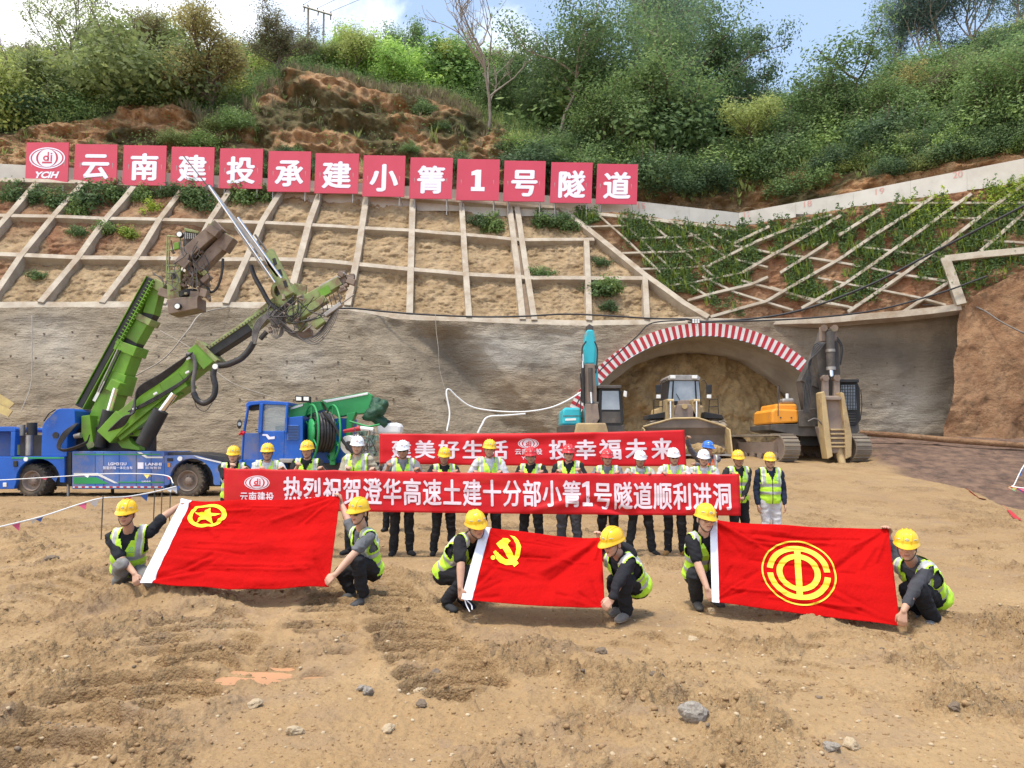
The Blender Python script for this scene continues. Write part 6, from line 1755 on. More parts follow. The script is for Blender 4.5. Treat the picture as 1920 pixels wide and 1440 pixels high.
d.add([(cu - ru * 0.085, cv - rv * 0.80), (cu + ru * 0.085, cv - rv * 0.80), (cu + ru * 0.085, cv + rv * 0.80), (cu - ru * 0.085, cv + rv * 0.80)], [(0, 1, 2, 3)], 1.5)
d.build('emblem', lambda u, v: fr.at(u, v, 0.009), M['flag_gold'], root, fr.cuts(cu - ru, cu + ru, cv - rv, cv + rv, 0.018))

def setline(bn, root, items, cut=0.06, lift=0.006, mat_=None, nm='lettering'):
    "items: (string, picture x0, x1, y-top fraction v1, v0, bold)"
    for sgl, x0, x1, v0, v1, bold, adv in items:
        u0 = bn.pix(x0, 900)[0] if False else (x0 - bn.px[0][0]) / (bn.px[1][0] - bn.px[0][0]); u1 = (x1 - bn.px[0][0]) / (bn.px[1][0] - bn.px[0][0])
        d = D2().text(sgl, u0, v0, u1, v1, bold, adv=adv)
        d.build(nm, lambda u, v: bn.at(u, v, lift), mat_ or M['banner_white'], root, bn.cuts(u0, u1, v0, v1, cut))
# front banner
cb = [(420, 877), (1386, 888), (1389, 967), (420, 955)]
fb = Cloth(cb, (11.78, 11.78, 11.70, 11.70), 4.0, 0.012, [(0.70, 0.35, 0.79, 0.02, 0.05, -0.06), (0.60, 0.08, 0.70, 0.38, 0.05, 0.04), (0.02, 0.9, 0.05, 0.1, 0.05, 0.03), (0.9, 0.12, 1.0, 0.2, 0.04, 0.04)], 0.02,
           lambda u, v: -0.012 * abs(math.sin(u * 44)) * v - 0.045 * math.exp(-((u - 0.62) / 0.12) ** 2) * (1 - v) * 0 )
root = fb.sheet('banner', M['banner_red'], 150, 18)
set_origin(root, fb.at(0.5, 0)); tag(root, 'long red banner with white characters held at chest height by the standing row', 'banner')
setline(fb, root, [('热烈祝贺澄华高速土建十分部小箐', 530, 1090, 0.17, 0.84, 0.034, True), ('号隧道顺利进洞', 1111, 1371, 0.13, 0.81, 0.034, True), ('云南建投', 450, 514, 0.20, 0.44, 0.03, True)])
u0 = (1091 - 420) / 966.0; u1 = (1110 - 420) / 966.0
d = D2().poly([(u0, 0.2), (u1, 0.2), (u1, 0.29), (u0 + (u1 - u0) * 0.72, 0.29), (u0 + (u1 - u0) * 0.72, 0.80), (u0 + (u1 - u0) * 0.42, 0.80), (u0, 0.74), (u0, 0.66), (u0 + (u1 - u0) * 0.38, 0.68), (u0 + (u1 - u0) * 0.38, 0.29), (u0, 0.29)])
d.build('lettering', lambda u, v: fb.at(u, v, 0.006), M['banner_white'], root, fb.cuts(u0, u1, 0.2, 0.8))
ul = (482 - 420) / 966.0
company_logo(D2(), ul, 0.66, 0.049, 0.34).build('emblem', lambda u, v: fb.at(u, v, 0.006), M['banner_white'], root, fb.cuts(ul - 0.025, ul + 0.025, 0.5, 0.85, 0.05))
company_logo_marks(D2(), ul, 0.66, 0.049, 0.34).build('emblem_figure', lambda u, v: fb.at(u, v, 0.010), M['banner_red_solid'], root)
# rear banner
cb2 = [(712, 813), (1283, 806), (1287, 874), (712, 869)]
rb = Cloth(cb2, (15.15, 15.15, 15.10, 15.10), 6.0, 0.014, [(0.3, 0.9, 0.7, 0.95, 0.06, 0.03)], 0.03)
root = rb.sheet('banner', M['banner_red_solid'], 110, 16)
set_origin(root, rb.at(0.5, 0)); tag(root, 'shorter red banner with white characters raised behind the standing row', 'banner')
its = []
for ch, x0, x1 in (('建', 733, 772), ('美', 776, 817), ('好', 821, 862), ('生', 865, 907), ('活', 912, 953), ('投', 1027, 1068), ('幸', 1075, 1118), ('福', 1121, 1165), ('未', 1169, 1213), ('来', 1218, 1261)):
    its.append((ch, x0, x1, 0.19, 0.80, 0.04, True))
its += [('云南建投', 964, 1016, 0.34, 0.53, 0.03, True)]
setline(rb, root, its)
D2().text('YCIH', (976 - 712) / 571.0, 0.19, (1002 - 712) / 571.0, 0.28, 0.03, adv=False).build('lettering', lambda u, v: rb.at(u, v, 0.006), M['banner_white'], root)
ul = (990 - 712) / 571.0
company_logo(D2(), ul, 0.68, 0.068, 0.30).build('emblem', lambda u, v: rb.at(u, v, 0.006), M['banner_white'], root, rb.cuts(ul - 0.035, ul + 0.035, 0.5, 0.85, 0.05))
company_logo_marks(D2(), ul, 0.68, 0.068, 0.30).build('emblem_figure', lambda u, v: rb.at(u, v, 0.010), M['banner_red_solid'], root)
# ---------------------------------------------------------------- machines
def mp_(px, Y): return px * Y / F
class Rig:
    "drawing helpers for a machine standing at distance Y"
    def __init__(s, root, Y): s.r = root; s.Y = Y
    def slab(s, name, matl, pix, t, dy=0.0, parent=None, bevel=0.02):
        return MB().pp(pix, s.Y + dy, t).build(name, M[matl], parent or s.r, bevel=bevel)
    def bar(s, name, matl, a, b, wpx, depth, dy=0.0, w1=None, parent=None, bevel=0.02, dyb=None):
        p0 = P(a[0], a[1], s.Y + dy); p1 = P(b[0], b[1], s.Y + (dy if dyb is None else dyb))
        return MB().beam(p0, p1, mp_(wpx, s.Y), depth, (0, -1, 0), w1=None if w1 is None else mp_(w1, s.Y), h1=depth).build(name, M[matl], parent or s.r, bevel=bevel)
    def rod(s, name, matl, pts, rpx, dy=0.0, n=10, parent=None, smooth=0):
        q = [P(p[0], p[1], s.Y + dy + (p[2] if len(p) > 2 else 0)) for p in pts]
        if smooth: q = spline(q, smooth)
        return MB().tube(q, mp_(rpx, s.Y), n).build(name, M[matl], parent or s.r)
    def cyl(s, name, matl, a, b, rpx, dy=0.0, parent=None, dyb=None, r1=None):
        return MB().cyl(P(a[0], a[1], s.Y + dy), P(b[0], b[1], s.Y + (dy if dyb is None else dyb)), mp_(rpx, s.Y), None if r1 is None else mp_(r1, s.Y), 18).build(name, M[matl], parent or s.r, bevel=0.008)
    def disc(s, name, matl, c, rpx, t, dy=0.0, parent=None, axis=(0, 1, 0)):
        p = P(c[0], c[1], s.Y + dy); ax = Vector(axis).normalized()
        return MB().cyl(p, p + ax * t, mp_(rpx, s.Y), None, 24).build(name, M[matl], parent or s.r, bevel=0.01)
    def text(s, t, x0, y0, x1, y1, matl, dy, bold=0.02, parent=None, name='lettering'):
        d = D2().text(t, x0, -y1, x1, -y0, bold)
        return d.build(name, lambda a, b: P(a, -b, s.Y + dy), M[matl], parent or s.r)
def wheel(root, c, r, w, axis, lugs=22, rimmat='arm_dust', tyremat='rubber'):
    ax = Vector(axis).normalized(); c = Vector(c)
    mb = MB()
    prof = [(-w * .42, r * .55), (-w * .5, r * .66), (-w * .5, r * .88), (-w * .40, r * .955), (w * .40, r * .955), (w * .5, r * .88), (w * .5, r * .66), (w * .42, r * .55)]
    mb.lathe(c, ax, prof, 40)
    x, z = frame_axes(ax)
    for k in range(lugs):
        for sd in (-1, 1):
            a = 2 * math.pi * (k + (0.25 if sd > 0 else 0)) / lugs
            d = x * math.cos(a) + z * math.sin(a); t = ax.cross(d)
            mb.box(c + d * r * .965 + ax * (sd * w * .24), (w * .46, r * .09, r * .07), basis(ax, t, d) @ Matrix.Rotation(0.35 * sd, 3, 'Z'))
            mb.box(c + d * r * .90 + ax * (sd * w * .485), (w * .06, r * .09, r * .12), basis(ax, t, d))
    tyre = mb.build('wheel', M[tyremat], root)
    rm = MB()
    rm.lathe(c, ax, [(-w * .46, r * .60), (-w * .50, r * .585), (-w * .46, r * .54), (-w * .25, r * .50), (-w * .22, r * .30), (-w * .36, r * .24), (-w * .44, r * .20), (-w * .46, 0.001)], 32)
    for k in range(10):
        a = 2 * math.pi * k / 10; d = x * math.cos(a) + z * math.sin(a)
        rm.cyl(c + d * r * .27 - ax * w * .40, c + d * r * .27 - ax * w * .28, r * .025, None, 6)
    rm.lathe(c, ax, [(w * .46, r * .60), (w * .3, r * .5), (w * .3, 0.001)], 24)
    rm.build('rim', M[rimmat], tyre)
    return tyre
def arch_pts(cx, cy, r, a0, a1, n=14):
    return [(cx + r * math.cos(math.radians(a0 + (a1 - a0) * k / n)), cy - r * math.sin(math.radians(a0 + (a1 - a0) * k / n))) for k in range(n + 1)]

# --- blue and lime drilling rig with two raised booms
YJ = 26.4
jr = thing('drilling_rig', 'blue drilling rig truck with two raised lime green booms', 'drilling rig', P(220, 930, 27.4))
J = Rig(jr, YJ)
J.slab('chassis', 'black', [(-90, 872), (430, 872), (430, 912), (-90, 912)], 1.5, 0.5)
hull = [(-90, 856), (121, 856), (121, 905), (114, 905)] + arch_pts(71, 901, 41, -5, 185) + [(26, 917), (-90, 917)]
J.slab('front_hull', 'blue', hull, 2.4)
J.slab('cab_roof', 'blue', [(-90, 800), (25, 800), (29, 804), (29, 809), (-90, 809)], 2.3)
J.slab('cab_post', 'blue', [(20, 809), (29, 809), (27, 856), (19, 856)], 0.3)
J.slab('cab_back', 'dusty_blue', [(-90, 809), (20, 809), (20, 856), (-90, 856)], 0.1, 1.4)
J.slab('equipment_back', 'dark_machine', [(28, 815), (80, 815), (80, 856), (28, 856)], 0.1, 1.0)
hood = J.slab('hood', 'blue', [(77, 856), (79, 800), (84, 790), (106, 768), (112, 766), (136, 766), (140, 770), (141, 794), (127, 808), (125, 856)], 2.2, 0.05)
J.disc('port', 'black', (104, 816), 6, 0.02, 0.03, hood)
J.slab('trim_stripe', 'green', [(22, 857), (120, 857), (120, 860), (22, 860)], 0.02, -0.012, bevel=0)
J.rod('grab_rail', 'black', [(82, 790), (92, 775), (104, 768)], 1.2, -0.05)
J.cyl('air_filter', 'steel', (40, 797), (40, 817), 7, 0.35); J.cyl('air_filter', 'black', (60, 793), (60, 816), 9, 0.4)
J.cyl('tank', 'steel', (55, 816), (54, 854), 6, 0.25); J.cyl('bottle', 'pale_lime', (33, 834), (33, 853), 4, 0.2)
J.disc('headlamp', 'lamp', (48, 861), 4, 0.05, -0.04); J.slab('marker_plate', 'white_paint', [(5, 905), (12, 905), (12, 913), (5, 913)], 0.03, -0.03)
J.slab('switch_box', 'black', [(24, 864), (32, 864), (32, 875), (24, 875)], 0.05, -0.05)
wheel(jr, P(71, 901, YJ + 0.42), 0.585, 0.62, (0.12, 1, 0)); wheel(jr, P(359, 901, YJ + 0.42), 0.60, 0.62, (0.05, 1, 0))
wheel(jr, P(71, 901, YJ + 2.2), 0.585, 0.62, (0.12, 1, 0)); wheel(jr, P(359, 901, YJ + 2.2), 0.60, 0.62, (0.05, 1, 0))
J.slab('tool_box', 'black', [(121, 848), (134, 848), (134, 908), (121, 908)], 0.5, 0.1)
J.cyl('jack_leg', 'steel', (128, 890), (128, 931), 2.6, 0.3); J.cyl('jack_leg', 'dark_machine', (211, 900), (211, 926), 3, 1.4)
pn = J.slab('side_panel', 'dusty_blue', [(135, 846), (308, 846), (308, 917), (135, 917)], 2.2, 0.0)
for x in (178, 194, 223, 255, 283):
    J.slab('door_seam', 'black', [(x, 848), (x + .7, 848), (x + .7, 915), (x, 915)], 0.01, -0.006, pn, 0)
for pts, m_ in (([(138, 851), (300, 851), (300, 853), (138, 853)], 'green'), ([(138, 887), (183, 887), (192, 891), (221, 906), (214, 906), (184, 892), (138, 892)], 'white_paint'),
                ([(138, 895), (180, 895), (204, 907), (138, 907)], 'green'), ([(222, 903), (306, 903), (306, 905.5), (222, 905.5)], 'green'), ([(257, 848), (264, 848), (277, 856), (305, 856), (305, 859), (274, 859)], 'white_paint'),
                ([(137, 912), (306, 912), (306, 914.5), (137, 914.5)], 'white_paint')):
    J.slab('painted_stripe', m_, pts, 0.008, -0.012, pn, 0)
for k in range(13):
    J.slab('reflector', 'red_paint', [(140 + k * 13, 911.8), (146 + k * 13, 911.8), (146 + k * 13, 914.7), (140 + k * 13, 914.7)], 0.008, -0.022, pn, 0)
J.text('LGM312U', 203, 867, 237, 872.5, 'sign_white', -0.022, 0.03, pn); J.text('智能拱锚一体化台车', 193, 874, 249, 880, 'sign_white', -0.022, 0.02, pn)
J.text('LANHI', 272, 867.5, 303, 873, 'sign_white', -0.022, 0.05, pn); J.text('蓝海智装', 272, 874.5, 303, 879.5, 'sign_white', -0.022, 0.02, pn); J.text('LANHI', 266, 901, 282, 904, 'sign_white', -0.022, 0.04, pn)
J.slab('maker_mark', 'sign_white', [(258, 867), (269, 867), (269, 879), (258, 879)], 0.006, -0.014, pn, 0)
J.slab('rear_fender', 'dusty_blue', [(308, 854), (362, 854), (416, 868), (413, 910), (403, 910)] + arch_pts(359, 901, 41, -8, 188) + [(314, 910), (308, 910)], 2.3)
J.slab('fender_stripe', 'white_paint', [(363, 854.5), (415, 866), (415, 869), (372, 859)], 0.02, -0.02, bevel=0)
J.disc('side_lamp', 'lamp', (337, 860), 4.5, 0.06, -0.04); J.slab('vent', 'black', [(313, 859), (324, 859), (324, 865), (313, 865)], 0.02, -0.02); J.slab('lamp_cluster', 'orange', [(314, 868), (319, 868), (319, 876), (314, 876)], 0.03, -0.03)
J.slab('rear_deck', 'dark_machine', [(308, 848), (362, 848), (420, 856), (430, 866), (362, 866), (308, 856)], 1.8, 0.3)
J.slab('turret', 'black', [(140, 805), (160, 800), (262, 800), (262, 846), (140, 846)], 1.3, 0.6)
J.slab('turret_bracket', 'lime', [(152, 780), (168, 778), (172, 812), (176, 838), (165, 843), (152, 815)], 0.5, 0.3); J.slab('turret_bracket', 'lime', [(213, 806), (262, 806), (262, 818), (213, 818)], 0.4, 0.3)
J.slab('turret_bracket', 'lime', [(214, 822), (240, 820), (248, 832), (262, 840), (262, 845), (228, 840)], 0.4, 0.3); J.cyl('pivot', 'pale_lime', (170, 834), (170, 834.1), 6, 0.2, dyb=0.9)
J.cyl('valve', 'steel', (140, 818), (152, 816), 5, 0.2); J.cyl('valve', 'dark_machine', (200, 812), (248, 812), 3.5, 0.15)
for k in range(5):
    J.rod('hose', 'hose', [(142 + k, 794), (118 + k * 2, 812 + k), (107 + k * 1.5, 838), (125, 846 - k), (160, 833 - k), (168, 815)], 1.1, -0.1 - 0.03 * k, 7, smooth=6)
# left boom
dY = 1.2
J.bar('boom_section', 'lime', (182, 818), (247, 655), 38, 0.8, dY, 31); J.bar('boom_section', 'black', (246, 657), (257, 630), 27, 0.55, dY)
J.bar('boom_section', 'lime', (253, 640), (277, 600), 27, 0.62, dY, 25); J.bar('boom_section', 'black', (277, 602), (286, 586), 22, 0.45, dY); J.bar('boom_section', 'lime', (284, 590), (300, 533), 23, 0.5, dY, 19)
J.bar('boom_collar', 'lime', (243, 664), (250, 647), 42, 0.95, dY); J.bar('boom_collar', 'pale_lime', (274, 607), (280, 596), 32, 0.75, dY); J.bar('boom_plate', 'lime', (216, 735), (230, 700), 47, 0.86, dY, 40)
J.bar('boom_label', 'white_paint', (176, 752), (196, 715), 6, 0.02, dY - 0.43, bevel=0)
ch = J.bar('hose_chain', 'black', (156, 764), (287, 524), 11, 0.5, dY - 0.2)
J.bar('chain_guide', 'lime', (162, 768), (293, 528), 2.4, 0.55, dY - 0.22); J.bar('chain_guide', 'lime', (150, 758), (281, 520), 1.6, 0.55, dY - 0.22)
for k in range(20):
    t = 0.5 + k * 0.025; a = (156 + 131 * t, 764 - 240 * t)
    J.bar('chain_link', 'lime', (a[0] - 5, a[1] - 3), (a[0] + 5, a[1] + 3), 1.3, 0.05, dY - 0.47, parent=ch, bevel=0)
J.bar('chain_back', 'black', (150, 762), (200, 672), 10, 0.4, dY + 0.3)
J.rod('guide_rod', 'steel', [(183, 735), (221, 655)], 1.6, dY - 0.5); J.rod('guide_rod', 'black', [(188, 737), (226, 657)], 1.6, dY - 0.5)
J.cyl('boom_cylinder', 'black', (187, 838), (205, 770), 12, dY - 0.75); J.cyl('piston_rod', 'chrome', (204, 772), (217, 728), 5, dY - 0.75); J.bar('rod_eye', 'lime', (213, 735), (224, 715), 20, 0.5, dY - 0.55)
J.bar('boom_foot', 'lime', (170, 838), (186, 785), 34, 0.9, dY, 40)
# right boom
J.bar('boom_section', 'lime', (218, 806), (388, 668), 37, 0.75, 0.3, 34); J.bar('boom_collar', 'lime', (376, 678), (396, 661), 48, 0.9, 0.3); J.bar('boom_collar', 'pale_lime', (394, 664), (399, 659), 55, 0.95, 0.3)
J.bar('boom_section', 'black', (396, 661), (478, 608), 23, 0.5, 0.3); J.bar('boom_section', 'pale_lime', (470, 613), (523, 570), 26, 0.5, 0.3)
J.bar('boom_flange', 'lime', (226, 822), (340, 735), 12, 0.3, 0.2); J.bar('boom_flange', 'lime', (318, 735), (352, 712), 34, 0.85, 0.3); J.bar('boom_foot', 'lime', (205, 820), (240, 782), 34, 0.8, 0.3)
rail = J.bar('cable_rail', 'pale_lime', (392, 652), (512, 571), 7, 0.18, 0.1)
for k in range(22):
    t = (k + .5) / 22; J.bar('rail_slot', 'dark_machine', (392 + 120 * t - 1, 651.5 - 81 * t + .6), (392 + 120 * t + 1, 651.5 - 81 * t - .6), 2.6, 0.02, 0.0, parent=rail, bevel=0)
J.cyl('boom_cylinder', 'black', (268, 834), (302, 770), 14, -0.35); J.cyl('piston_rod', 'chrome', (299, 776), (327, 738), 6.5, -0.35)
for k in range(7):
    o_ = k * 2.6
    J.rod('hose', 'hose', [(203 + o_ * .3, 808 - o_ * .3), (232, 797 - o_), (246 + o_ * .4, 772), (258, 745 - o_), (300, 716 - o_ * .9), (340, 684 - o_ * .6), (352 + o_ * .6, 664 - o_ * .2)], 1.5, -0.18 - 0.02 * k, 7, smooth=6)
for k in range(3):
    J.rod('hose', 'hose', [(240 + k * 3, 772), (290, 745 + k * 3), (345, 712 + k * 2), (366, 690)], 1.4, -0.2, 7, smooth=6)
for x, y in ((247, 766), (286, 738), (346, 698), (348, 672)):
    J.slab('hose_clamp', 'white_paint', [(x, y), (x + 7, y - 4), (x + 9, y), (x + 2, y + 4)], 0.06, -0.28)
J.rod('hose_loop', 'grey_hose', [(350, 664), (362, 668), (366, 690), (362, 715), (363, 736)], 4.0, -0.2, 9, smooth=6)
J.rod('hose_loop', 'hose', [(363, 736), (370, 750), (384, 756), (400, 744), (404, 725), (400, 704), (403, 688)], 5.4, -0.2, 10, smooth=6)
J.rod('hose_loop', 'hose', [(363, 738), (368, 762), (384, 771), (398, 756)], 0.7, -0.2, 6, smooth=6); J.disc('hose_joint', 'lamp', (403, 687), 5, 0.15, -0.3)
J.rod('hose_bundle', 'hose', [(406, 686), (424, 684), (436, 680), (452, 672), (466, 658), (476, 642)], [mp_(q, YJ) for q in ()] or 6.0, -0.15, 10, smooth=6)
for k in range(6):
    J.rod('hose', 'grey_hose', [(474 + k, 645), (474 + k * 2.2, 622), (482 + k * 3, 602), (500 + k * 3, 588), (520, 580)], 1.3, -0.2 - 0.02 * k, 7, smooth=6)
# head of the right boom: rotator, feed mast, arm and drills
hy = -0.2
rt = thing_ring = MB().lathe(P(526, 545, YJ + hy), (0.15, 1, 0.1), [(0, mp_(13, YJ)), (0, mp_(20, YJ)), (0.5, mp_(20, YJ)), (0.5, mp_(13, YJ)), (0, mp_(13, YJ))], 28).build('rotator', M['pale_lime'], jr)
J.disc('rotator_core', 'dark_machine', (526, 545), 12.5, 0.3, hy + 0.2, rt); J.cyl('swivel_drum', 'pale_lime', (528, 557), (540, 571), 18, 0.1); J.cyl('swivel_drum', 'dark_machine', (534, 566), (542, 576), 15, 0.1)
ms = J.bar('mast_carriage', 'pale_lime', (543, 556), (503, 472), 24, 0.4, hy, 20)
for t in (0.25, 0.5, 0.75):
    J.slab('slot', 'black', [(543 - 40 * t - 3, 556 - 84 * t - 8), (543 - 40 * t + 3, 556 - 84 * t - 10), (543 - 40 * t + 7, 556 - 84 * t + 2), (543 - 40 * t + 1, 556 - 84 * t + 5)], 0.02, hy - 0.215, ms)
J.bar('feed_mast', 'steel', (524, 520), (392, 350), 8, 0.2, hy - 0.1, 6); J.rod('mast_rail', 'chrome', [(516, 530), (427, 400), (392, 348)], 2.0, hy - 0.3); J.rod('mast_rail', 'chrome', [(528, 522), (446, 408)], 2.4, hy - 0.3); J.rod('mast_rail', 'steel', [(505, 520), (440, 425)], 1.6, hy - 0.2)
J.rod('drill_rod', 'dark_machine', [(390, 350), (344, 292)], 1.0, hy - 0.1); J.slab('mast_tip', 'dark_machine', [(381, 350), (392, 344), (398, 352), (388, 358)], 0.3, hy - 0.2)
J.rod('hose', 'hose', [(470, 498), (478, 520), (492, 545), (505, 568), (520, 580)], 4.5, hy, 8, smooth=5); J.rod('hose', 'grey_hose', [(478, 440), (500, 470), (520, 500)], 2.0, hy + .1, 7, smooth=5)
J.bar('side_arm', 'pale_lime', (562, 572), (640, 528), 19, 0.45, hy, 17); J.bar('side_arm', 'steel', (600, 540), (648, 514), 7, 0.25, hy - .05); J.bar('arm_stripe', 'lime', (600, 551), (618, 541), 15, 0.03, hy - 0.25, bevel=0)
tp = MB()
rr = random.Random(8)
for k in range(16):
    tp.box(P(rr.uniform(638, 660), rr.uniform(512, 545), YJ + rr.uniform(-.4, .2)), (rr.uniform(.1, .3), .25, rr.uniform(.1, .28)), Matrix.Rotation(rr.uniform(-.8, .8), 3, 'Y'))
tp.build('arm_clamp', M['rig_brown'], jr, bevel=0.02)
J.bar('drill_feed', 'pale_lime', (552, 600), (612, 560), 14, 0.35, hy - .2); J.rod('drill_rod', 'steel', [(568, 622), (664, 552)], 1.4, hy - 0.4); J.bar('rock_drill', 'pale_lime', (588, 612), (606, 598), 15, 0.3, hy - .4); J.bar('rock_drill', 'steel', (610, 592), (640, 570), 8, 0.25, hy - .4)
J.slab('mount_plate', 'pale_lime', [(540, 574), (560, 570), (570, 590), (574, 612), (562, 622), (548, 604), (536, 606)], 0.35, hy - 0.1); J.slab('mount_plate', 'rig_brown', [(545, 622), (582, 616), (584, 628), (560, 634)], 0.35, hy)
J.slab('valve_block', 'dark_machine', [(503, 588), (526, 584), (530, 606), (508, 612)], 0.5, hy - .1); J.slab('frame_cage', 'pale_lime', [(546, 540), (552, 530), (575, 536), (572, 560), (556, 566)], 0.12, hy + .2); J.cyl('stub', 'hose', (488, 636), (500, 622), 4.5, hy)
for k in range(9):
    J.rod('hose', 'grey_hose', [(525, 600), (545 + k * 5, 628 + k * 2.2), (585 + k * 5, 632 - k * 3), (625 + k * 2, 590 - k * 5)], 0.8, hy - .25 - .03 * k, 6, smooth=7)
for k in range(5):
    J.rod('hose', 'grey_hose', [(512 + k * 3, 608), (508 + k * 3, 626), (520 + k * 2, 634 - k), (528 + k, 612)], 0.7, hy - .3, 6, smooth=6)
    J.rod('hose', 'hose', [(600 + k * 8, 560 - k * 4), (606 + k * 8, 585 - k * 3), (590 + k * 6, 596 - k * 4)], 0.8, hy - .3, 6, smooth=6)
# head of the left boom: cage, feed beams, base
hd = 0.7
cg = MB()
for a, b in (((314, 442), (312, 525)), ((338, 445), (338, 530)), ((314, 442), (338, 445)), ((313, 470), (338, 466)), ((314, 498), (338, 498)), ((312, 525), (338, 530)), ((318, 442), (316, 525))):
    cg.cyl(P(a[0], a[1], YJ + hd - .5), P(b[0], b[1], YJ + hd - .5), 0.028, None, 8)
    cg.cyl(P(a[0], a[1], YJ + hd + .1), P(b[0], b[1], YJ + hd + .1), 0.028, None, 8)
cg.build('cage', M['pale_lime'], jr)
J.slab('cage_plate', 'lime', [(326, 455), (336, 453), (336, 466), (326, 468)], 0.03, hd - .55)
J.slab('column', 'pale_lime', [(312, 508), (338, 505), (340, 560), (314, 564)], 0.45, hd - .2); J.slab('column_window', 'black', [(321, 513), (330, 512), (330, 522), (321, 523)], 0.02, hd - .215, bevel=0)
J.bar('feed_beam', 'rig_brown', (346, 484), (414, 424), 24, 0.45, hd - .4); J.bar('feed_beam', 'rig_brown', (372, 506), (432, 446), 22, 0.45, hd - .2); J.bar('feed_beam', 'pale_lime', (362, 520), (412, 460), 22, 0.4, hd + .1)
J.bar('feed_plate', 'pale_lime', (393, 424), (440, 452), 8, 0.4, hd - .1); J.bar('beam_end', 'rig_brown', (338, 486), (356, 500), 18, 0.5, hd - .45); J.bar('beam_end', 'rig_brown', (420, 470), (436, 446), 16, 0.5, hd - .2); J.bar('beam_end', 'rig_brown', (394, 430), (412, 442), 14, 0.5, hd - .5)
J.slab('valve_bank', 'dark_machine', [(343, 434), (372, 438), (366, 462), (342, 460)], 0.4, hd - .1)
for k in range(7): J.cyl('valve', 'steel', (345 + k * 3.6, 436 + k * .4), (345 + k * 3.6, 448), 1.3, hd - .2)
J.slab('top_plate', 'pale_lime', [(345, 427), (372, 433), (372, 438), (345, 433)], 0.5, hd - .2)
cl_ = MB()
for k in range(26):
    cl_.box(P(rr.uniform(342, 388), rr.uniform(478, 556), YJ + hd + rr.uniform(-.5, .3)), (rr.uniform(.1, .34), .3, rr.uniform(.08, .3)), Matrix.Rotation(rr.uniform(-.9, .9), 3, 'Y'))
cl_.build('drill_carriage', M['rig_brown'], jr, bevel=0.015)
cl_ = MB()
for k in range(12):
    cl_.box(P(rr.uniform(344, 392), rr.uniform(470, 550), YJ + hd + rr.uniform(-.6, .1)), (rr.uniform(.08, .22), .2, rr.uniform(.08, .25)), Matrix.Rotation(rr.uniform(-.9, .9), 3, 'Y'))
cl_.build('drill_carriage', M['pale_lime'], jr, bevel=0.015)
for k in range(10):
    x = rr.uniform(318, 372); y = rr.uniform(470, 520)
    J.rod('hose', 'grey_hose', [(x, y), (x + rr.uniform(-12, 12), y + 18), (x + rr.uniform(-6, 20), y + 36)], 0.8, hd - .6, 6, smooth=6)
J.slab('base_box', 'rig_brown', [(312, 562), (338, 557), (370, 556), (370, 578), (316, 589)], 0.8, hd - .5); J.cyl('slew_ring', 'black', (352, 546), (354, 556), 17, hd - .1)
for c in ((336, 439), (332, 574)):
    b = J.disc('work_lamp', 'black', c, 6, 0.15, hd - .7); J.disc('lens', 'lamp', c, 4.8, 0.02, hd - .72, b)
J.rod('hose', 'hose', [(418, 485), (416, 512), (408, 538), (396, 548), (388, 538)], 2.6, hd - .3, 8, smooth=6); J.bar('boom_head', 'pale_lime', (296, 545), (306, 530), 24, 0.5, dY - .1); J.bar('boom_head', 'rig_brown', (303, 548), (326, 556), 16, 0.5, 0.9)
for k in range(4): J.rod('hose', 'grey_hose', [(286, 510 + k * 2), (298 + k * 2, 520), (308, 528 + k * 3), (318, 520)], 0.7, hd, 6, smooth=5)

gk = MB()
for k in range(46):
    cx_, cy_ = ((rr.uniform(505, 585), rr.uniform(545, 622)) if k % 2 else (rr.uniform(320, 395), rr.uniform(455, 560)))
    yy = YJ + (hd if not k % 2 else hy) + rr.uniform(-.55, .0); a_ = rr.uniform(0, 3.14); L_2 = rr.uniform(4, 13)
    gk.cyl(P(cx_, cy_, yy), P(cx_ + L_2 * math.cos(a_), cy_ + L_2 * math.sin(a_), yy + rr.uniform(-.1, .1)), rr.uniform(.025, .07), None, 8)
gk.build('fittings', M['rig_brown'], jr)
for k in range(16):
    x, y = (rr.uniform(500, 560), rr.uniform(560, 600)); J.rod('hose', 'hose' if k % 3 else 'grey_hose', [(x, y), (x + rr.uniform(-10, 25), y + rr.uniform(10, 28)), (x + rr.uniform(5, 50), y + rr.uniform(0, 30)), (x + rr.uniform(20, 70), y + rr.uniform(-25, 5))], rr.uniform(.7, 1.3), hy - .35 - rr.uniform(0, .2), 6, smooth=6)
    x, y = (rr.uniform(318, 385), rr.uniform(450, 520)); J.rod('hose', 'hose' if k % 3 else 'grey_hose', [(x, y), (x + rr.uniform(-10, 14), y + rr.uniform(8, 22)), (x + rr.uniform(-14, 20), y + rr.uniform(20, 42))], rr.uniform(.6, 1.2), hd - .6 - rr.uniform(0, .2), 6, smooth=6)

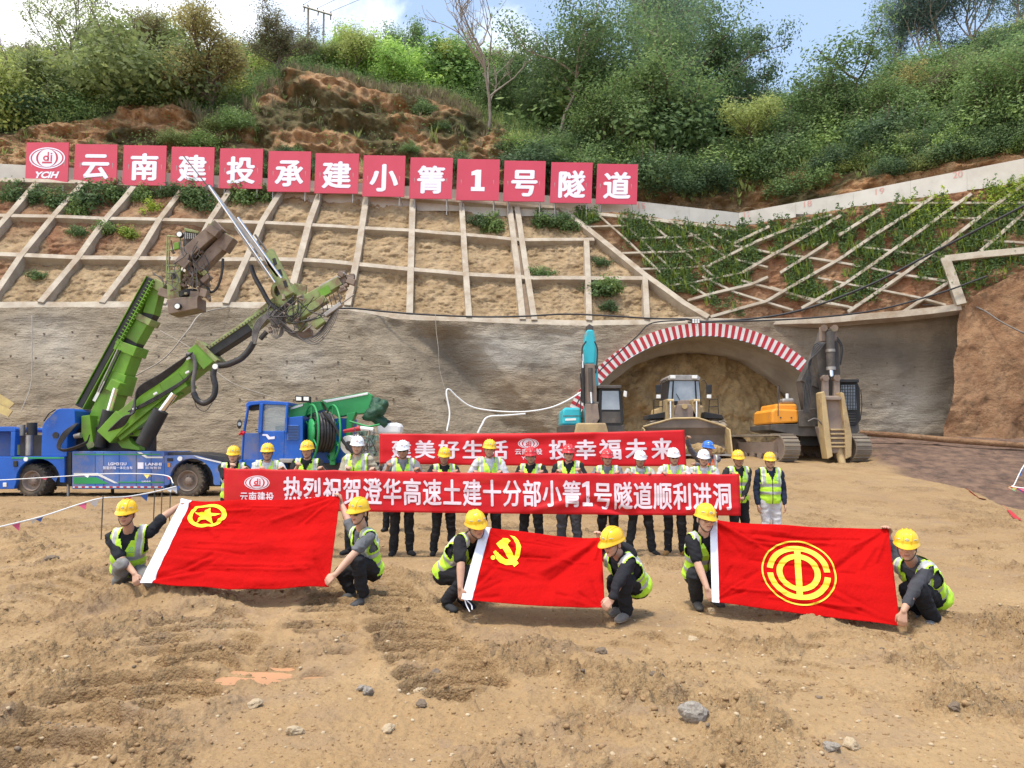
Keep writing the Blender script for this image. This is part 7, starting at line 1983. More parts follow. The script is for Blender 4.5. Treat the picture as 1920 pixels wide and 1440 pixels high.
# --- blue and green sprayer truck with hose reel
YS = 25.9
sr = thing('sprayer_truck', 'blue concrete sprayer truck with green folded arm and big hose reel', 'truck', P(590, 925, 27))
T_ = Rig(sr, YS)
T_.slab('chassis', 'black', [(450, 868), (735, 868), (735, 905), (450, 905)], 1.6, 0.4)
for x in (492, 690): wheel(sr, P(x, 896, YS + .4), 0.52, 0.5, (0, 1, 0)); wheel(sr, P(x, 896, YS + 2.0), 0.52, 0.5, (0, 1, 0))
T_.slab('step', 'blue', [(448, 862), (533, 862), (533, 878), (446, 878)], 2.0); T_.slab('cab_side', 'blue', [(487, 808), (534, 808), (532, 863), (485, 863)], 2.0, 0.02)
T_.slab('cab_floor_box', 'dusty_blue', [(456, 812), (487, 812), (486, 862), (454, 862)], 0.1, 0.9); T_.slab('roof', 'blue', [(461, 757), (466, 753), (495, 751), (541, 754), (541, 760), (486, 758), (470, 760), (462, 766)], 1.9)
T_.bar('pillar', 'blue', (466, 760), (457, 815), 3.6, 0.12); T_.bar('pillar', 'blue', (491, 757), (488, 812), 7, 0.14); T_.bar('pillar', 'blue', (539, 758), (537, 812), 4, 0.14); T_.bar('pillar', 'blue', (457, 815), (454, 864), 3, 0.1)
T_.slab('cab_lining', 'black', [(466, 760), (488, 758), (488, 768), (466, 770)], 0.3, 0.2)
T_.slab('window', 'clear_glass', [(495, 758), (537, 759), (535, 808), (492, 808)], 0.02, 0.06, bevel=0); T_.slab('seat', 'black', [(516, 798), (533, 798), (533, 812), (516, 812)], 0.5, 0.5)
T_.slab('hood', 'blue', [(534, 783), (568, 780), (568, 864), (532, 864)], 1.9, 0.03)
lv = T_.slab('louvre', 'dusty_blue', [(539, 797), (560, 797), (560, 825), (538, 825)], 0.02, 0.0)
for k in range(9): T_.slab('slat', 'black', [(540, 799 + k * 2.9), (559, 799 + k * 2.9), (559, 800 + k * 2.9), (540, 800 + k * 2.9)], 0.01, -0.012, lv, 0)
T_.slab('rear_body', 'blue', [(568, 786), (655, 784), (655, 872), (568, 872)], 1.3, 0.7); T_.slab('mark', 'sign_white', [(492, 814), (501, 814), (506, 819), (515, 818), (515, 823), (503, 824), (498, 817), (492, 817)], 0.01, 0.0, bevel=0)
T_.slab('deck_plate', 'steel', [(523, 860), (550, 860), (552, 868), (525, 868)], 0.5, -0.2); T_.rod('steering_wheel', 'black', [(478, 806), (482, 805), (486, 806), (485, 809), (480, 809)], 0.8, 0.5)
mr_ = MB().ball(P(449, 795, YS - .2), (0.085, 0.03, 0.16), 14).build('mirror', M['black'], sr)
T_.disc('mirror_glass', 'glass', (449, 795), 3.4, 0.01, -0.25, mr_)
rb_ = MB()
for k in range(14):
    a = rr.uniform(0, 6.28); q = rr.uniform(0, 5)
    rb_.ball(P(454 + q * math.cos(a), 812 + q * math.sin(a), YS - .15 + rr.uniform(-.05, .05)), rr.uniform(.03, .055), 8)
rb_.build('ribbon_flower', mat('ribbon_red', (0.6, 0.01, 0.02), rough=0.5), sr)
T_.slab('lamp_housing', 'black', [(553, 741), (581, 743), (581, 755), (553, 753)], 0.2, -0.05)
for x in (560, 574): T_.slab('lamp_lens', 'lamp', [(x - 5, 744), (x + 5, 744.5), (x + 5, 751.5), (x - 5, 751)], 0.02, -0.07)
T_.slab('arm_base', 'green', [(540, 764), (566, 756), (600, 752), (606, 768), (566, 782), (541, 784)], 0.7, 0.5); T_.slab('arm', 'green', [(602, 750), (688, 735), (697, 741), (698, 762), (688, 774), (632, 781), (618, 772)], 0.5, 0.6)
T_.slab('arm_cover', 'pipe_white', [(604, 751), (678, 738), (690, 735.5), (690, 740), (612, 755)], 0.52, 0.56); T_.slab('arm_post', 'green', [(650, 775), (668, 772), (660, 790), (652, 872), (646, 872)], 0.4, 0.5); T_.slab('arm_cap', 'white_paint', [(545, 764), (568, 757), (568, 761), (545, 768)], 0.01, 0.47, bevel=0)
T_.slab('frame_leg', 'green', [(618, 828), (628, 826), (628, 872), (618, 872)], 0.2, 0.2); T_.rod('frame_brace', 'green', [(622, 845), (634, 830)], 1.6, 0.1)
# reel
axr = Vector((0.87, 0.49, 0)); rc = P(583, 811, YS - 0.1); RR = 0.93
x_, z_ = frame_axes(axr)
def ringp(off, rad): return [rc + axr * off + x_ * (math.cos(2 * math.pi * k / 40) * rad) + z_ * (math.sin(2 * math.pi * k / 40) * rad) for k in range(40)]
re = MB(); re.tube(ringp(0, RR), 0.035, 8, 0, True); re.tube(ringp(0.72, RR), 0.035, 8, 0, True)
for off in (0, 0.72):
    for k in range(6):
        a = 2 * math.pi * k / 6 + .5; d_ = x_ * math.cos(a) + z_ * math.sin(a)
        re.cyl(rc + axr * off + d_ * .40, rc + axr * off + d_ * RR, 0.025, None, 8)
re.lathe(rc, axr, [(-0.02, 0.001), (-0.02, 0.46), (0.03, 0.46), (0.03, 0.40), (0.70, 0.40), (0.74, 0.46), (0.74, 0.001)], 32)
reel = re.build('hose_reel', M['green'], sr)
co = MB()
for k in range(6):
    for j in range(2):
        co.tube([p for p in ringp(0.11 + k * 0.1, 0.50 + j * 0.10 + (0.02 if k % 2 else 0))], 0.055, 8, 0, True)
co.build('coiled_hose', M['hose'], reel)
T_.rod('hose', 'hose', [(606, 772), (625, 795), (640, 822), (652, 838), (662, 850)], 3.0, -0.4, 9, smooth=6)
# pump, tanks, tied-up covers
lump = MB()
for k in range(12): lump.ball(P(rr.uniform(692, 722), rr.uniform(752, 796), YS + rr.uniform(.3, .8)), (rr.uniform(.15, .28), .25, rr.uniform(.12, .26)), 12, 0, Matrix.Rotation(rr.uniform(-1, 1), 3, 'Y'))
lm = voxel_mesh(lump, 0.03, 2, 'covered_nozzle'); wrinkle(lm, 0.06, 5, 3); link_mesh('covered_nozzle', lm, sr, M['dark_green'])
T_.slab('water_tank', 'pipe_white', [(706, 794), (748, 792), (752, 800), (750, 815), (706, 815)], 0.7, 0.4, bevel=0.1); T_.cyl('filler_ring', 'black', (724, 789), (724, 793), 10, 0.6)
T_.cyl('nozzle', 'red_paint', (644, 809), (676, 803), 3.2, -0.2, r1=4.6); T_.cyl('nozzle_pipe', 'pipe_white', (676, 803), (700, 806), 4.2, -0.2)
T_.disc('hopper', 'pipe_white', (652, 834), 17, 0.5, -0.3, axis=(0.5, 1, 0.1)); T_.disc('hopper_hatch', 'dark_machine', (654, 836), 9, 0.05, -0.36, axis=(0.5, 1, 0.1))
pgm = mat('pump_grey', (0.40, 0.46, 0.42), (0.12, 0.22, 0.15), 3, 0.45, 0.3)
for k in range(22): MB().box(P(rr.uniform(662, 712), rr.uniform(806, 868), YS + rr.uniform(-.2, .6)), (rr.uniform(.10, .28), .25, rr.uniform(.08, .27)), Matrix.Rotation(rr.uniform(-.5, .5), 3, 'Y')).build('pump_block', pgm, sr, bevel=0.015)
en = MB()
for k in range(12):
    x = rr.uniform(660, 710); y = rr.uniform(806, 862); en.cyl(P(x, y, YS - .3), P(x + rr.uniform(-8, 8), y + rr.uniform(-5, 5), YS + .2), rr.uniform(.05, .12), None, 12)
en.build('pump_fittings', M['steel'], sr)
for k in range(8): T_.rod('hose', 'hose' if k % 2 else 'grey_hose', [(rr.uniform(655, 700), rr.uniform(800, 830)), (rr.uniform(665, 715), rr.uniform(820, 850)), (rr.uniform(660, 710), rr.uniform(845, 870))], 0.9, -.35, 6, smooth=6)
T_.rod('frame_brace', 'green', [(655, 790), (690, 800), (712, 796)], 2.0, 0.0)

def track(root, c_front, yaw, L=3.9, h=0.98, w=0.62, name='track'):
    "crawler: c_front = ground point under the front end; the length runs back from it"
    d = Vector((-math.sin(yaw), math.cos(yaw), 0)); sd = Vector((math.cos(yaw), math.sin(yaw), 0)); r = h / 2; Z = Vector((0, 0, 1))
    c0 = Vector(c_front) + d * r + Z * r; c1 = c0 + d * (L - h)
    path = []
    for k in range(11):
        a = math.pi / 2 + math.pi * k / 10; path.append(c0 + d * (math.cos(a) * r) + Z * (math.sin(a) * r))
    for k in range(1, 12): path.append(c0 - Z * r + d * (L - h) * k / 12)
    for k in range(11):
        a = -math.pi / 2 + math.pi * k / 10; path.append(c1 + d * (math.cos(a) * r) + Z * (math.sin(a) * r))
    for k in range(1, 12): path.append(c1 + Z * r - d * (L - h) * k / 12)
    mb = MB(); n = len(path)
    for i in range(n):
        p, q = path[i], path[(i + 1) % n]; m = (p + q) / 2; t = (q - p); tl = t.length; t.normalize(); nn = sd.cross(t)
        if (m - (c0 + c1) / 2).dot(nn) < 0: nn = -nn
        Rb = basis(sd, t, nn)
        mb.box(m - nn * .03, (w, tl * .96, .05), Rb); mb.box(m + nn * .012, (w, tl * .14, .05), Rb)
    tk = mb.build(name, M['track_steel'], root)
    fr_ = MB(); fr_.beam(c0 + d * .1, c1 - d * .1, w * .6, h * .45)
    for k in range(6): q = c0 + d * ((L - h) * (k + .5) / 6) - Z * r * .6; fr_.cyl(q - sd * w * .36, q + sd * w * .36, r * .3, None, 14)
    for q in (c0, c1): fr_.cyl(q - sd * w * .3, q + sd * w * .3, r * .82, None, 20)
    fr_.build('track_frame', M['arm_dust'], tk, bevel=0.02)
    return tk
# --- cyan excavator left of the loader
YC = 29.0
cr = thing('excavator', 'cyan excavator seen from the front with its arm folded upright left of the tunnel', 'excavator', P(1115, 858, 30.0), 'excavators at the tunnel')
E_ = Rig(cr, YC)
zc = hgf(P(1115, 850, 30).x, 29.5)
for x in (1078, 1150): q = P(x, 850, YC); q.z = zc; track(cr, q, 0.0, 3.6, 0.9, 0.6)
E_.slab('undercarriage', 'black', [(1072, 822), (1156, 822), (1156, 840), (1072, 840)], 2.0, 0.8)
E_.slab('platform', 'dark_machine', [(1052, 797), (1171, 797), (1171, 812), (1052, 812)], 2.8, 0.3)
cw = E_.slab('engine_cover', 'cyan', [(1055, 768), (1060, 764), (1087, 764), (1090, 768), (1090, 797), (1054, 797)], 2.4, 0.6, bevel=0.08); E_.slab('cover_groove', 'dark_machine', [(1056, 779), (1088, 779), (1088, 780.5), (1056, 780.5)], 0.02, 0.59, cw, 0)
E_.slab('lamp', 'lamp', [(1060, 785), (1080, 784), (1080, 788), (1060, 789)], 0.02, 0.585, cw, 0)
cb_ = E_.slab('cab', 'black', [(1122, 731), (1126, 726), (1162, 726), (1167, 742), (1170, 790), (1166, 800), (1122, 800)], 1.7, 0.3, bevel=0.04)
E_.slab('windscreen', 'glass', [(1129, 733), (1160, 733), (1162, 768), (1128, 768)], 0.03, 0.275, cb_, 0); E_.slab('lower_window', 'dark_machine', [(1128, 772), (1163, 772), (1164, 793), (1128, 793)], 0.03, 0.275, cb_, 0)
E_.slab('roof_visor', 'dark_machine', [(1121, 722), (1165, 722), (1166, 728), (1121, 728)], 1.9, 0.15, cb_); E_.rod('mirror_arm', 'black', [(1165, 735), (1170, 732)], 0.8, 0.2); E_.slab('mirror', 'white_paint', [(1170, 732), (1176, 734), (1175, 745), (1169, 743)], 0.08, 0.15, bevel=0.02)
E_.slab('boom', 'cyan', [(1096, 640), (1100, 630), (1112, 630), (1117, 640), (1124, 740), (1120, 800), (1096, 800)], 0.5, 1.2)
E_.slab('stick', 'cyan', [(1098, 624), (1101, 618), (1112, 618), (1115, 626), (1117, 655), (1115, 682), (1098, 682), (1095, 655)], 0.5, 0.35, bevel=0.05)
E_.slab('stick_tip', 'dark_machine', [(1099, 612), (1105, 607), (1113, 612), (1112, 620), (1101, 620)], 0.4, 0.4); E_.slab('stick_lower', 'arm_dust', [(1097, 682), (1115, 682), (1119, 725), (1119, 765), (1097, 765)], 0.42, 0.3)
E_.cyl('cylinder', 'black', (1093, 690), (1094, 755), 3.4, 0.2); E_.cyl('piston_rod', 'chrome', (1093, 664), (1093, 692), 1.6, 0.2); E_.cyl('bucket_cylinder', 'dark_machine', (1107, 690), (1108, 735), 4.2, 0.1); E_.cyl('piston_rod', 'chrome', (1108, 735), (1109, 756), 1.9, 0.1)
E_.cyl('pin', 'black', (1091, 688), (1121, 688), 3.5, 0.45); E_.cyl('pin', 'dark_machine', (1094, 757), (1122, 757), 3.8, 0.3)
E_.rod('hose', 'hose', [(1099, 640), (1092, 652), (1092, 672), (1096, 690)], 1.6, 0.2, 7, smooth=6); E_.rod('hose', 'hose', [(1115, 640), (1120, 655), (1119, 680), (1117, 700)], 1.5, 0.2, 7, smooth=6)
E_.rod('hose', 'hose', [(1088, 700), (1090, 730), (1088, 770)], 1.2, 0.4, 7, smooth=6)
E_.slab('bucket_link', 'arm_dust', [(1097, 757), (1121, 757), (1124, 785), (1118, 794), (1098, 794)], 0.3, 0.15)
bk_ = E_.slab('bucket', 'loader_cream', [(1082, 793), (1136, 793), (1141, 812), (1139, 838), (1080, 838), (1078, 812)], 0.6, -0.1, bevel=0.05)
# --- wheel loader
YL = 30.6
lr = thing('wheel_loader', 'dusty cream wheel loader facing out of the tunnel with a wide muddy bucket', 'loader', P(1285, 856, 32.5))
L_ = Rig(lr, YL)
zl = hgf(P(1285, 850, 32).x, 32)
for x in (1229, 1342):
    for dy in (1.7, 4.6): q = P(x, 830, YL + dy); q.z = zl + 0.78; wheel(lr, q, 0.80, 0.62, (1, 0, 0) if x < 1285 else (-1, 0, 0), 20, 'loader_cream', 'track_steel')
L_.slab('body', 'loader_cream', [(1250, 760), (1320, 760), (1330, 830), (1242, 830)], 3.6, 1.8, bevel=0.08)
cb_ = L_.slab('cab', 'black', [(1254, 712), (1311, 712), (1316, 760), (1250, 760)], 1.5, 2.0, bevel=0.04)
L_.slab('windscreen', 'glass', [(1264, 714), (1302, 714), (1304, 752), (1262, 752)], 0.03, 1.975, cb_, 0); L_.slab('side_glass', 'glass', [(1256, 715), (1261, 715), (1259, 748), (1253, 748)], 0.03, 1.975, cb_, 0); L_.slab('side_glass', 'glass', [(1305, 715), (1310, 715), (1313, 748), (1307, 748)], 0.03, 1.975, cb_, 0)
L_.rod('wiper', 'black', [(1268, 738), (1276, 752)], 0.6, 1.95, parent=cb_); L_.slab('roof', 'steel', [(1251, 708), (1257, 703), (1308, 703), (1314, 708), (1312, 713), (1253, 713)], 1.7, 1.9, cb_)
for x in (1262, 1303): L_.slab('roof_lamp', 'lamp', [(x - 5, 704), (x + 5, 704), (x + 5, 710), (x - 5, 710)], 0.1, 1.8, cb_)
for x0, x1, mx in ((1252, 1237, 1235), (1314, 1326, 1330)):
    L_.rod('mirror_arm', 'black', [(x0, 716), ((x0 + x1) / 2, 713), (x1, 722)], 0.8, 1.7, smooth=4); L_.slab('mirror', 'black', [(mx - 5, 721), (mx + 5, 721), (mx + 5, 738), (mx - 5, 738)], 0.12, 1.6, bevel=0.03); L_.slab('head_lamp', 'lamp', [(mx - 4, 740), (mx + 4, 740), (mx + 4, 747), (mx - 4, 747)], 0.12, 1.6)
for sx0 in (1226, 1330):
    for a, b in (((sx0, 750), (sx0 + 16, 748)), ((sx0, 750), (sx0 - 1, 776)), ((sx0 + 16, 748), (sx0 + 17, 776)), ((sx0, 763), (sx0 + 16, 762))): L_.rod('hand_rail', 'black', [a, b], 0.8, 1.7)
L_.slab('fender', 'black', [(1216, 778), (1248, 772), (1252, 784), (1214, 786)], 1.2, 1.2); L_.slab('fender', 'black', [(1322, 772), (1354, 778), (1358, 786), (1320, 784)], 1.2, 1.2)
for x in (1257, 1306): L_.slab('lift_arm', 'loader_cream', [(x - 7, 748), (x + 7, 748), (x + 8, 800), (x - 8, 800)], 1.6, 0.9, bevel=0.03); L_.cyl('lift_cylinder', 'chrome', (x, 752), (x, 790), 2.2, 0.7); L_.cyl('arm_pin', 'loader_cream', (x - 6, 752), (x + 6, 752), 4, 0.85)
L_.slab('tilt_link', 'arm_dust', [(1272, 758), (1296, 758), (1304, 774), (1308, 786), (1262, 786), (1266, 774)], 0.6, 0.9, bevel=0.03); L_.disc('link_pin', 'loader_cream', (1284, 762), 5, 0.2, 0.8); L_.slab('link_top', 'arm_dust', [(1276, 750), (1292, 750), (1294, 760), (1274, 760)], 0.5, 1.0)
bp_ = [(0.0, 0.0), (0.45, 0.01), (0.85, 0.13), (1.02, 0.42), (1.0, 0.78), (0.82, 1.10)]
q0 = P(1210, 853, YL); q1 = P(1367, 853, YL); ybk = q0.y - 0.4
bkm = MB()
ins = [(a, b) for a, b in bp_]; outp = [(a + 0.05 if i else 0, b - (0.04 if i < 3 else 0)) for i, (a, b) in enumerate(bp_)]
def bpt(x, a, b): return Vector((x, ybk + a, q0.z + b))
vs = [bpt(x, a, b) for x in (q0.x, q1.x) for a, b in ins] + [bpt(x, a + .05, b - .03) for x in (q0.x, q1.x) for a, b in ins]
k_ = len(ins)
fs = [(i, i + 1, k_ + i + 1, k_ + i) for i in range(k_ - 1)] + [(2 * k_ + i, 3 * k_ + i, 3 * k_ + i + 1, 2 * k_ + i + 1) for i in range(k_ - 1)] + [(0, k_, 3 * k_, 2 * k_), (k_ - 1, 3 * k_ - 1, 4 * k_ - 1, 2 * k_ - 1)]
bkm.add(vs, fs)
bucket = bkm.build('bucket', M['bucket_steel'], lr)
for x, e in ((q0.x, -1), (q1.x, 1)):
    MB().prism([bpt(x, a, b) for a, b in ins] + [bpt(x, 0.30, 1.0)], (e * 0.06, 0, 0)).build('side_plate', M['loader_cream'], bucket, bevel=0.015)
w_ = q1.x - q0.x
MB().prism([bpt(q0.x + w_ * f_, 0.80, b) for f_, b in ((0, 1.08), (1, 1.08), (1, 1.13), (.66, 1.46), (.36, 1.44), (0, 1.13))], (0, 0.06, 0)).build('spill_guard', M['bucket_steel'], bucket)
MB().tube([bpt(q0.x + w_ * f_, 0.79, b) for f_, b in ((0, 1.12), (.36, 1.45), (.66, 1.47), (1, 1.12))], 0.045, 6).build('rim', M['loader_cream'], bucket)
MB().box(((q0.x + q1.x) / 2, ybk - 0.06, q0.z - .0), (w_ + .1, 0.24, 0.05)).build('cutting_edge', M['steel'], bucket)
# earth heaped in the bucket
hp = voxel_mesh(MB().ball(((q0.x + q1.x) / 2 + .5, ybk + 0.62, q0.z + .16), (w_ * .32, .30, .30), 20), 0.04, 1, 'earth_load'); wrinkle(hp, 0.12, 4, 9); link_mesh('earth_load', hp, bucket, M['core'])
# --- orange excavator with breaker
YO = 28.6
orr = thing('excavator', 'dusty orange excavator with a hydraulic breaker on its raised arm right of the tunnel', 'excavator', P(1545, 858, 30), 'excavators at the tunnel')
O_ = Rig(orr, YO)
for x, y in ((1487, 852), (1622, 857)): q = P(x, y, YO - .2); q.z = hgf(q.x, q.y + 1) - 0.03; track(orr, q, 0.26, 4.2, 1.0, 0.66)
O_.slab('undercarriage', 'black', [(1500, 815), (1606, 815), (1606, 838), (1500, 836)], 2.0, 1.0)
O_.slab('platform', 'dark_machine', [(1446, 796), (1610, 792), (1612, 808), (1600, 818), (1500, 818), (1446, 806)], 2.6, 0.6)
cv_ = O_.slab('engine_cover', 'orange', [(1447, 772), (1452, 766), (1496, 768), (1498, 792), (1447, 795)], 2.2, 0.6, bevel=0.07); O_.slab('engine_hood', 'orange', [(1455, 757), (1494, 757), (1496, 770), (1453, 770)], 1.8, 0.8, bevel=0.07)
for x in (1464, 1484): O_.disc('cover_latch', 'dark_machine', (x, 783), 1.5, 0.02, 0.58, cv_)
O_.slab('air_filter', 'steel', [(1467, 747), (1490, 746), (1493, 757), (1466, 757)], 0.5, 1.0, bevel=0.08); O_.cyl('filter_cap', 'pipe_white', (1476, 738), (1476, 748), 3, 1.2); O_.rod('hand_rail', 'dark_machine', [(1459, 780), (1459, 724)], 0.9, 0.5); O_.rod('hand_rail', 'dark_machine', [(1462, 755), (1462, 724), (1459, 722)], 0.8, 1.0)
O_.slab('side_tank', 'dark_machine', [(1498, 770), (1530, 765), (1530, 800), (1498, 800)], 1.6, 0.5)
cb_ = O_.slab('cab', 'black', [(1574, 718), (1608, 716), (1613, 728), (1614, 788), (1606, 800), (1574, 800)], 1.7, 0.6, bevel=0.04)
O_.slab('windscreen', mat('blue_glass', (0.10, 0.19, 0.30), (0.2, 0.3, 0.4), 2, .1) and 'glass', [(1577, 722), (1604, 722), (1606, 768), (1577, 768)], 0.03, 0.57, cb_, 0)
for k in range(6): O_.bar('guard_bar', 'black', (1579 + k * 5, 721), (1579 + k * 5, 769), 0.9, 0.03, 0.5, parent=cb_, bevel=0)
for k in range(8): O_.bar('guard_bar', 'black', (1576, 724 + k * 6), (1607, 724 + k * 6), 0.8, 0.03, 0.53, parent=cb_, bevel=0)
O_.slab('roof_visor', 'black', [(1572, 711), (1611, 711), (1611, 717), (1572, 717)], 1.9, 0.45, cb_)
for k in range(5): O_.bar('vent_slat', 'dark_machine', (1578, 775 + k * 5), (1604, 775 + k * 5), 1.4, 0.03, 0.58, parent=cb_, bevel=0)
O_.rod('hand_rail', 'black', [(1614, 730), (1616, 760), (1613, 788)], 0.8, 0.5, smooth=4)
O_.bar('boom', 'dark_machine', (1530, 800), (1512, 712), 36, 0.55, 1.3, 34); O_.bar('boom', 'dark_machine', (1513, 722), (1546, 640), 36, 0.5, 1.2, 24)
O_.slab('boom_top', 'dark_machine', [(1530, 660), (1541, 620), (1562, 616), (1572, 640), (1576, 700), (1568, 742), (1546, 742), (1536, 700)], 0.4, 0.6, bevel=0.03)
for x in (1545, 1565): O_.cyl('arm_pin', 'rig_brown', (x, 615), (x, 615.1), 6.5, 0.2, dyb=0.9); O_.slab('pin_lug', 'arm_dust', [(x - 5, 612), (x + 5, 612), (x + 5, 640), (x - 5, 640)], 0.25, 0.35, bevel=0.03)
O_.cyl('arm_cylinder', 'dark_machine', (1556, 622), (1558, 694), 8, 0.25); O_.cyl('cylinder_band', 'steel', (1557, 655), (1557.2, 660), 8.8, 0.25); O_.cyl('cylinder_band', 'steel', (1558, 688), (1558.2, 694), 9, 0.25); O_.cyl('piston_rod', 'chrome', (1558, 694), (1559, 706), 4, 0.25)
for k in range(5): O_.rod('hose', 'hose', [(1540 + k * 2, 642), (1526 + k * 2, 648 + k * 3), (1520 - k, 680), (1513 + k * 2, 705), (1508 + k * 3, 735), (1507 + k * 2, 775)], 1.3, 0.2 - .03 * k, 7, smooth=6)
O_.rod('hose', 'hose', [(1569, 636), (1577, 650), (1575, 676), (1568, 690)], 1.6, 0.2, 7, smooth=6); O_.rod('hose', 'hose', [(1570, 632), (1580, 652), (1576, 684)], 1.2, 0.25, 7, smooth=6); O_.rod('hose', 'grey_hose', [(1515, 790), (1530, 785), (1545, 800)], 1.4, -0.1, 7, smooth=6)
for x in (1549, 1570): O_.slab('link', 'arm_dust', [(x - 5, 703), (x + 5, 703), (x + 6, 745), (x - 6, 745)], 0.2, 0.15, bevel=0.03); O_.disc('link_pin', 'rig_brown', (x, 709), 6, 0.3, 0.1)
br = O_.slab('breaker', 'arm_dust', [(1546, 742), (1578, 742), (1588, 812), (1591, 850), (1558, 850), (1552, 800)], 0.5, -0.1, bevel=0.04)
O_.slab('breaker_plate', 'loader_cream', [(1540, 736), (1546, 733), (1549, 745), (1562, 856), (1552, 861), (1546, 820)], 0.55, -0.25, br, 0.03); O_.slab('breaker_plate', 'loader_cream', [(1576, 735), (1583, 737), (1598, 817), (1597, 856), (1586, 861), (1585, 815)], 0.55, -0.25, br, 0.03)
O_.slab('cross_plate', 'arm_dust', [(1549, 744), (1577, 744), (1578, 750), (1550, 750)], 0.2, -0.3, br)
for y in (804, 812, 820, 829, 836): O_.slab('rib', 'loader_cream', [(1557, y), (1586, y), (1587, y + 3), (1558, y + 3)], 0.12, -0.22, br, 0.01)
O_.cyl('chisel', 'loader_cream', (1573, 842), (1581, 878), 8, 0.05, br, dyb=-0.15, r1=6.5); O_.slab('side_leg', 'arm_dust', [(1533, 800), (1541, 800), (1556, 858), (1549, 858)], 0.3, 0.2, br)

# ---------------------------------------------------------------- small things
# power pole on the crest
yq = 62.0; pr_ = thing('power_pole', 'H shaped power pole with cross arm standing on the hill crest', 'power pole', P(592, 80, yq))
Q = Rig(pr_, yq)
Q.rod('pole', 'bark_pale', [(578, 12), (577, 100)], 1.9); Q.rod('pole', 'bark_pale', [(607, 24), (606, 100)], 1.9); Q.bar('cross_arm', 'steel', (568, 12), (622, 28), 2.6, 0.2, -0.1)
for a, b in (((570, 12), (569, 8)), ((596, 20), (595, 15)), ((621, 27), (620, 22)), ((578, 14), (577, 9)), ((607, 24), (606, 19)), ((571, 14), (570, 22)), ((597, 22), (596, 29)), ((620, 29), (620, 37))): Q.rod('insulator', 'dark_machine', [a, b], 1.2, -0.1)
Q.rod('stay_wire', 'wire_pale', [(578, 30), (553, 70)], 0.35)
cr_ = 0
for k, (a, m_, b) in enumerate((((570, 8), (650, -40), (760, -90)), ((596, 15), (690, -30), (800, -80)), ((620, 22), (720, -20), (840, -70)))):
    tag(MB().tube(spline([P(a[0], a[1], yq - .1), P(m_[0], m_[1], yq + 3), P(b[0], b[1], yq + 6)], 8), 0.018, 5).build('power_line', M['cable']), 'thin power line leaving the H pole, number %s from the left arm end' % ('one', 'two', 'three')[k] if False else ('thin power line from the left insulator of the H pole', 'thin power line from the middle insulator of the H pole', 'thin power line from the right insulator of the H pole')[k], 'power line')
def cable(name, label, pts, r, matl='cable', cat='cable', n=8):
    o = MB().tube(spline([P(*p) for p in pts], n), r, 6).build(name, M[matl])
    return tag(o, label, cat)
cable('cable', 'thick black cable drooping from the arch top up to the right over the weedy slope', [(1285, 598, 37.6), (1330, 603, 37.6), (1440, 594, 37.2), (1530, 573, 36.6), (1640, 530, 35.5), (1740, 478, 34.5), (1830, 432, 33.5), (1960, 365, 32)], 0.055)
cable('cable', 'lower black cable running right from the arch top to the cut bank', [(1290, 604, 37.5), (1400, 602, 37.3), (1520, 596, 36.6), (1640, 582, 36.2), (1760, 550, 35.8), (1850, 518, 35.4)], 0.045)
cable('cable', 'black cable along the foot of the lattice left of the arch', [(560, 584, 36.4), (650, 578, 36.8), (720, 584, 37.0), (800, 590, 37.2), (900, 594, 37.5), (980, 593, 37.6), (1060, 589, 37.7), (1140, 592, 37.6), (1220, 597, 37.6), (1285, 598, 37.6)], 0.045)
cable('cable', 'black cable hanging round the left side of the striped arch', [(1285, 600, 37.5), (1222, 606, 37.5), (1195, 630, 37.5), (1160, 662, 37.5), (1125, 695, 37.5), (1095, 735, 37.4), (1080, 760, 37.2)], 0.035)
cable('cable', 'thin pale cable sagging between the left drill head and the sprayed wall', [(210, 725, 33.0), (262, 700, 33.0), (310, 670, 33.0), (352, 620, 33.3), (378, 588, 34.5), (430, 575, 35.6)], 0.03, 'wire_pale')
cable('cable', 'thin pale cable crossing the sprayed wall from the right boom to the sprayer', [(300, 620, 34.0), (360, 655, 33.6), (430, 715, 33.0), (520, 748, 33.0)], 0.022, 'wire_pale')
cable('cable', 'pale cable hanging straight down the sprayed wall right of the crease', [(816, 588, 36.8), (818, 620, 36.6), (822, 655, 36.3), (824, 690, 36.2), (834, 730, 36.0)], 0.012, 'wire_pale')
cable('cable', 'grey cable on the brown cut bank at the right edge', [(1730, 572, 36.6), (1800, 570, 36.2), (1840, 580, 35.6), (1880, 605, 34.6), (1930, 630, 33.8)], 0.035, 'grey_hose')
cable('cable', 'thin cable down the far left of the sprayed wall', [(60, 590, 33.6), (60, 650, 33.2), (58, 720, 32.8), (40, 770, 32.2)], 0.02, 'wire_pale')
cable('hose', 'white hose drooping from the sprayed wall to the foot of the striped arch', [(838, 808, 33.5), (843, 775, 33.8), (837, 738, 34.0), (842, 730, 34.1), (858, 745, 34.2), (885, 763, 34.3), (930, 771, 34.4), (985, 772, 34.5), (1030, 765, 34.8), (1062, 752, 35.2), (1090, 735, 36.0)], 0.038, 'pipe_white', 'hose')
cable('hose', 'short white hose rising behind the rear banner to the drooping hose', [(896, 812, 33.3), (903, 798, 33.4), (915, 782, 33.6), (950, 779, 33.8), (985, 776, 34.0)], 0.045, 'pipe_white', 'hose')
cable('pipe', 'long rusty brown pipe on the ground right of the orange excavator', [(1612, 812, 31.5), (1700, 818, 31.0), (1790, 826, 30.4), (1925, 836, 29.6), (2050, 845, 29.0)], 0.13, 'bank', 'pipe')
fl_ = thing('floodlight', 'small multi lamp floodlight above the top of the striped arch', 'floodlight', P(1305, 606, 37.4))
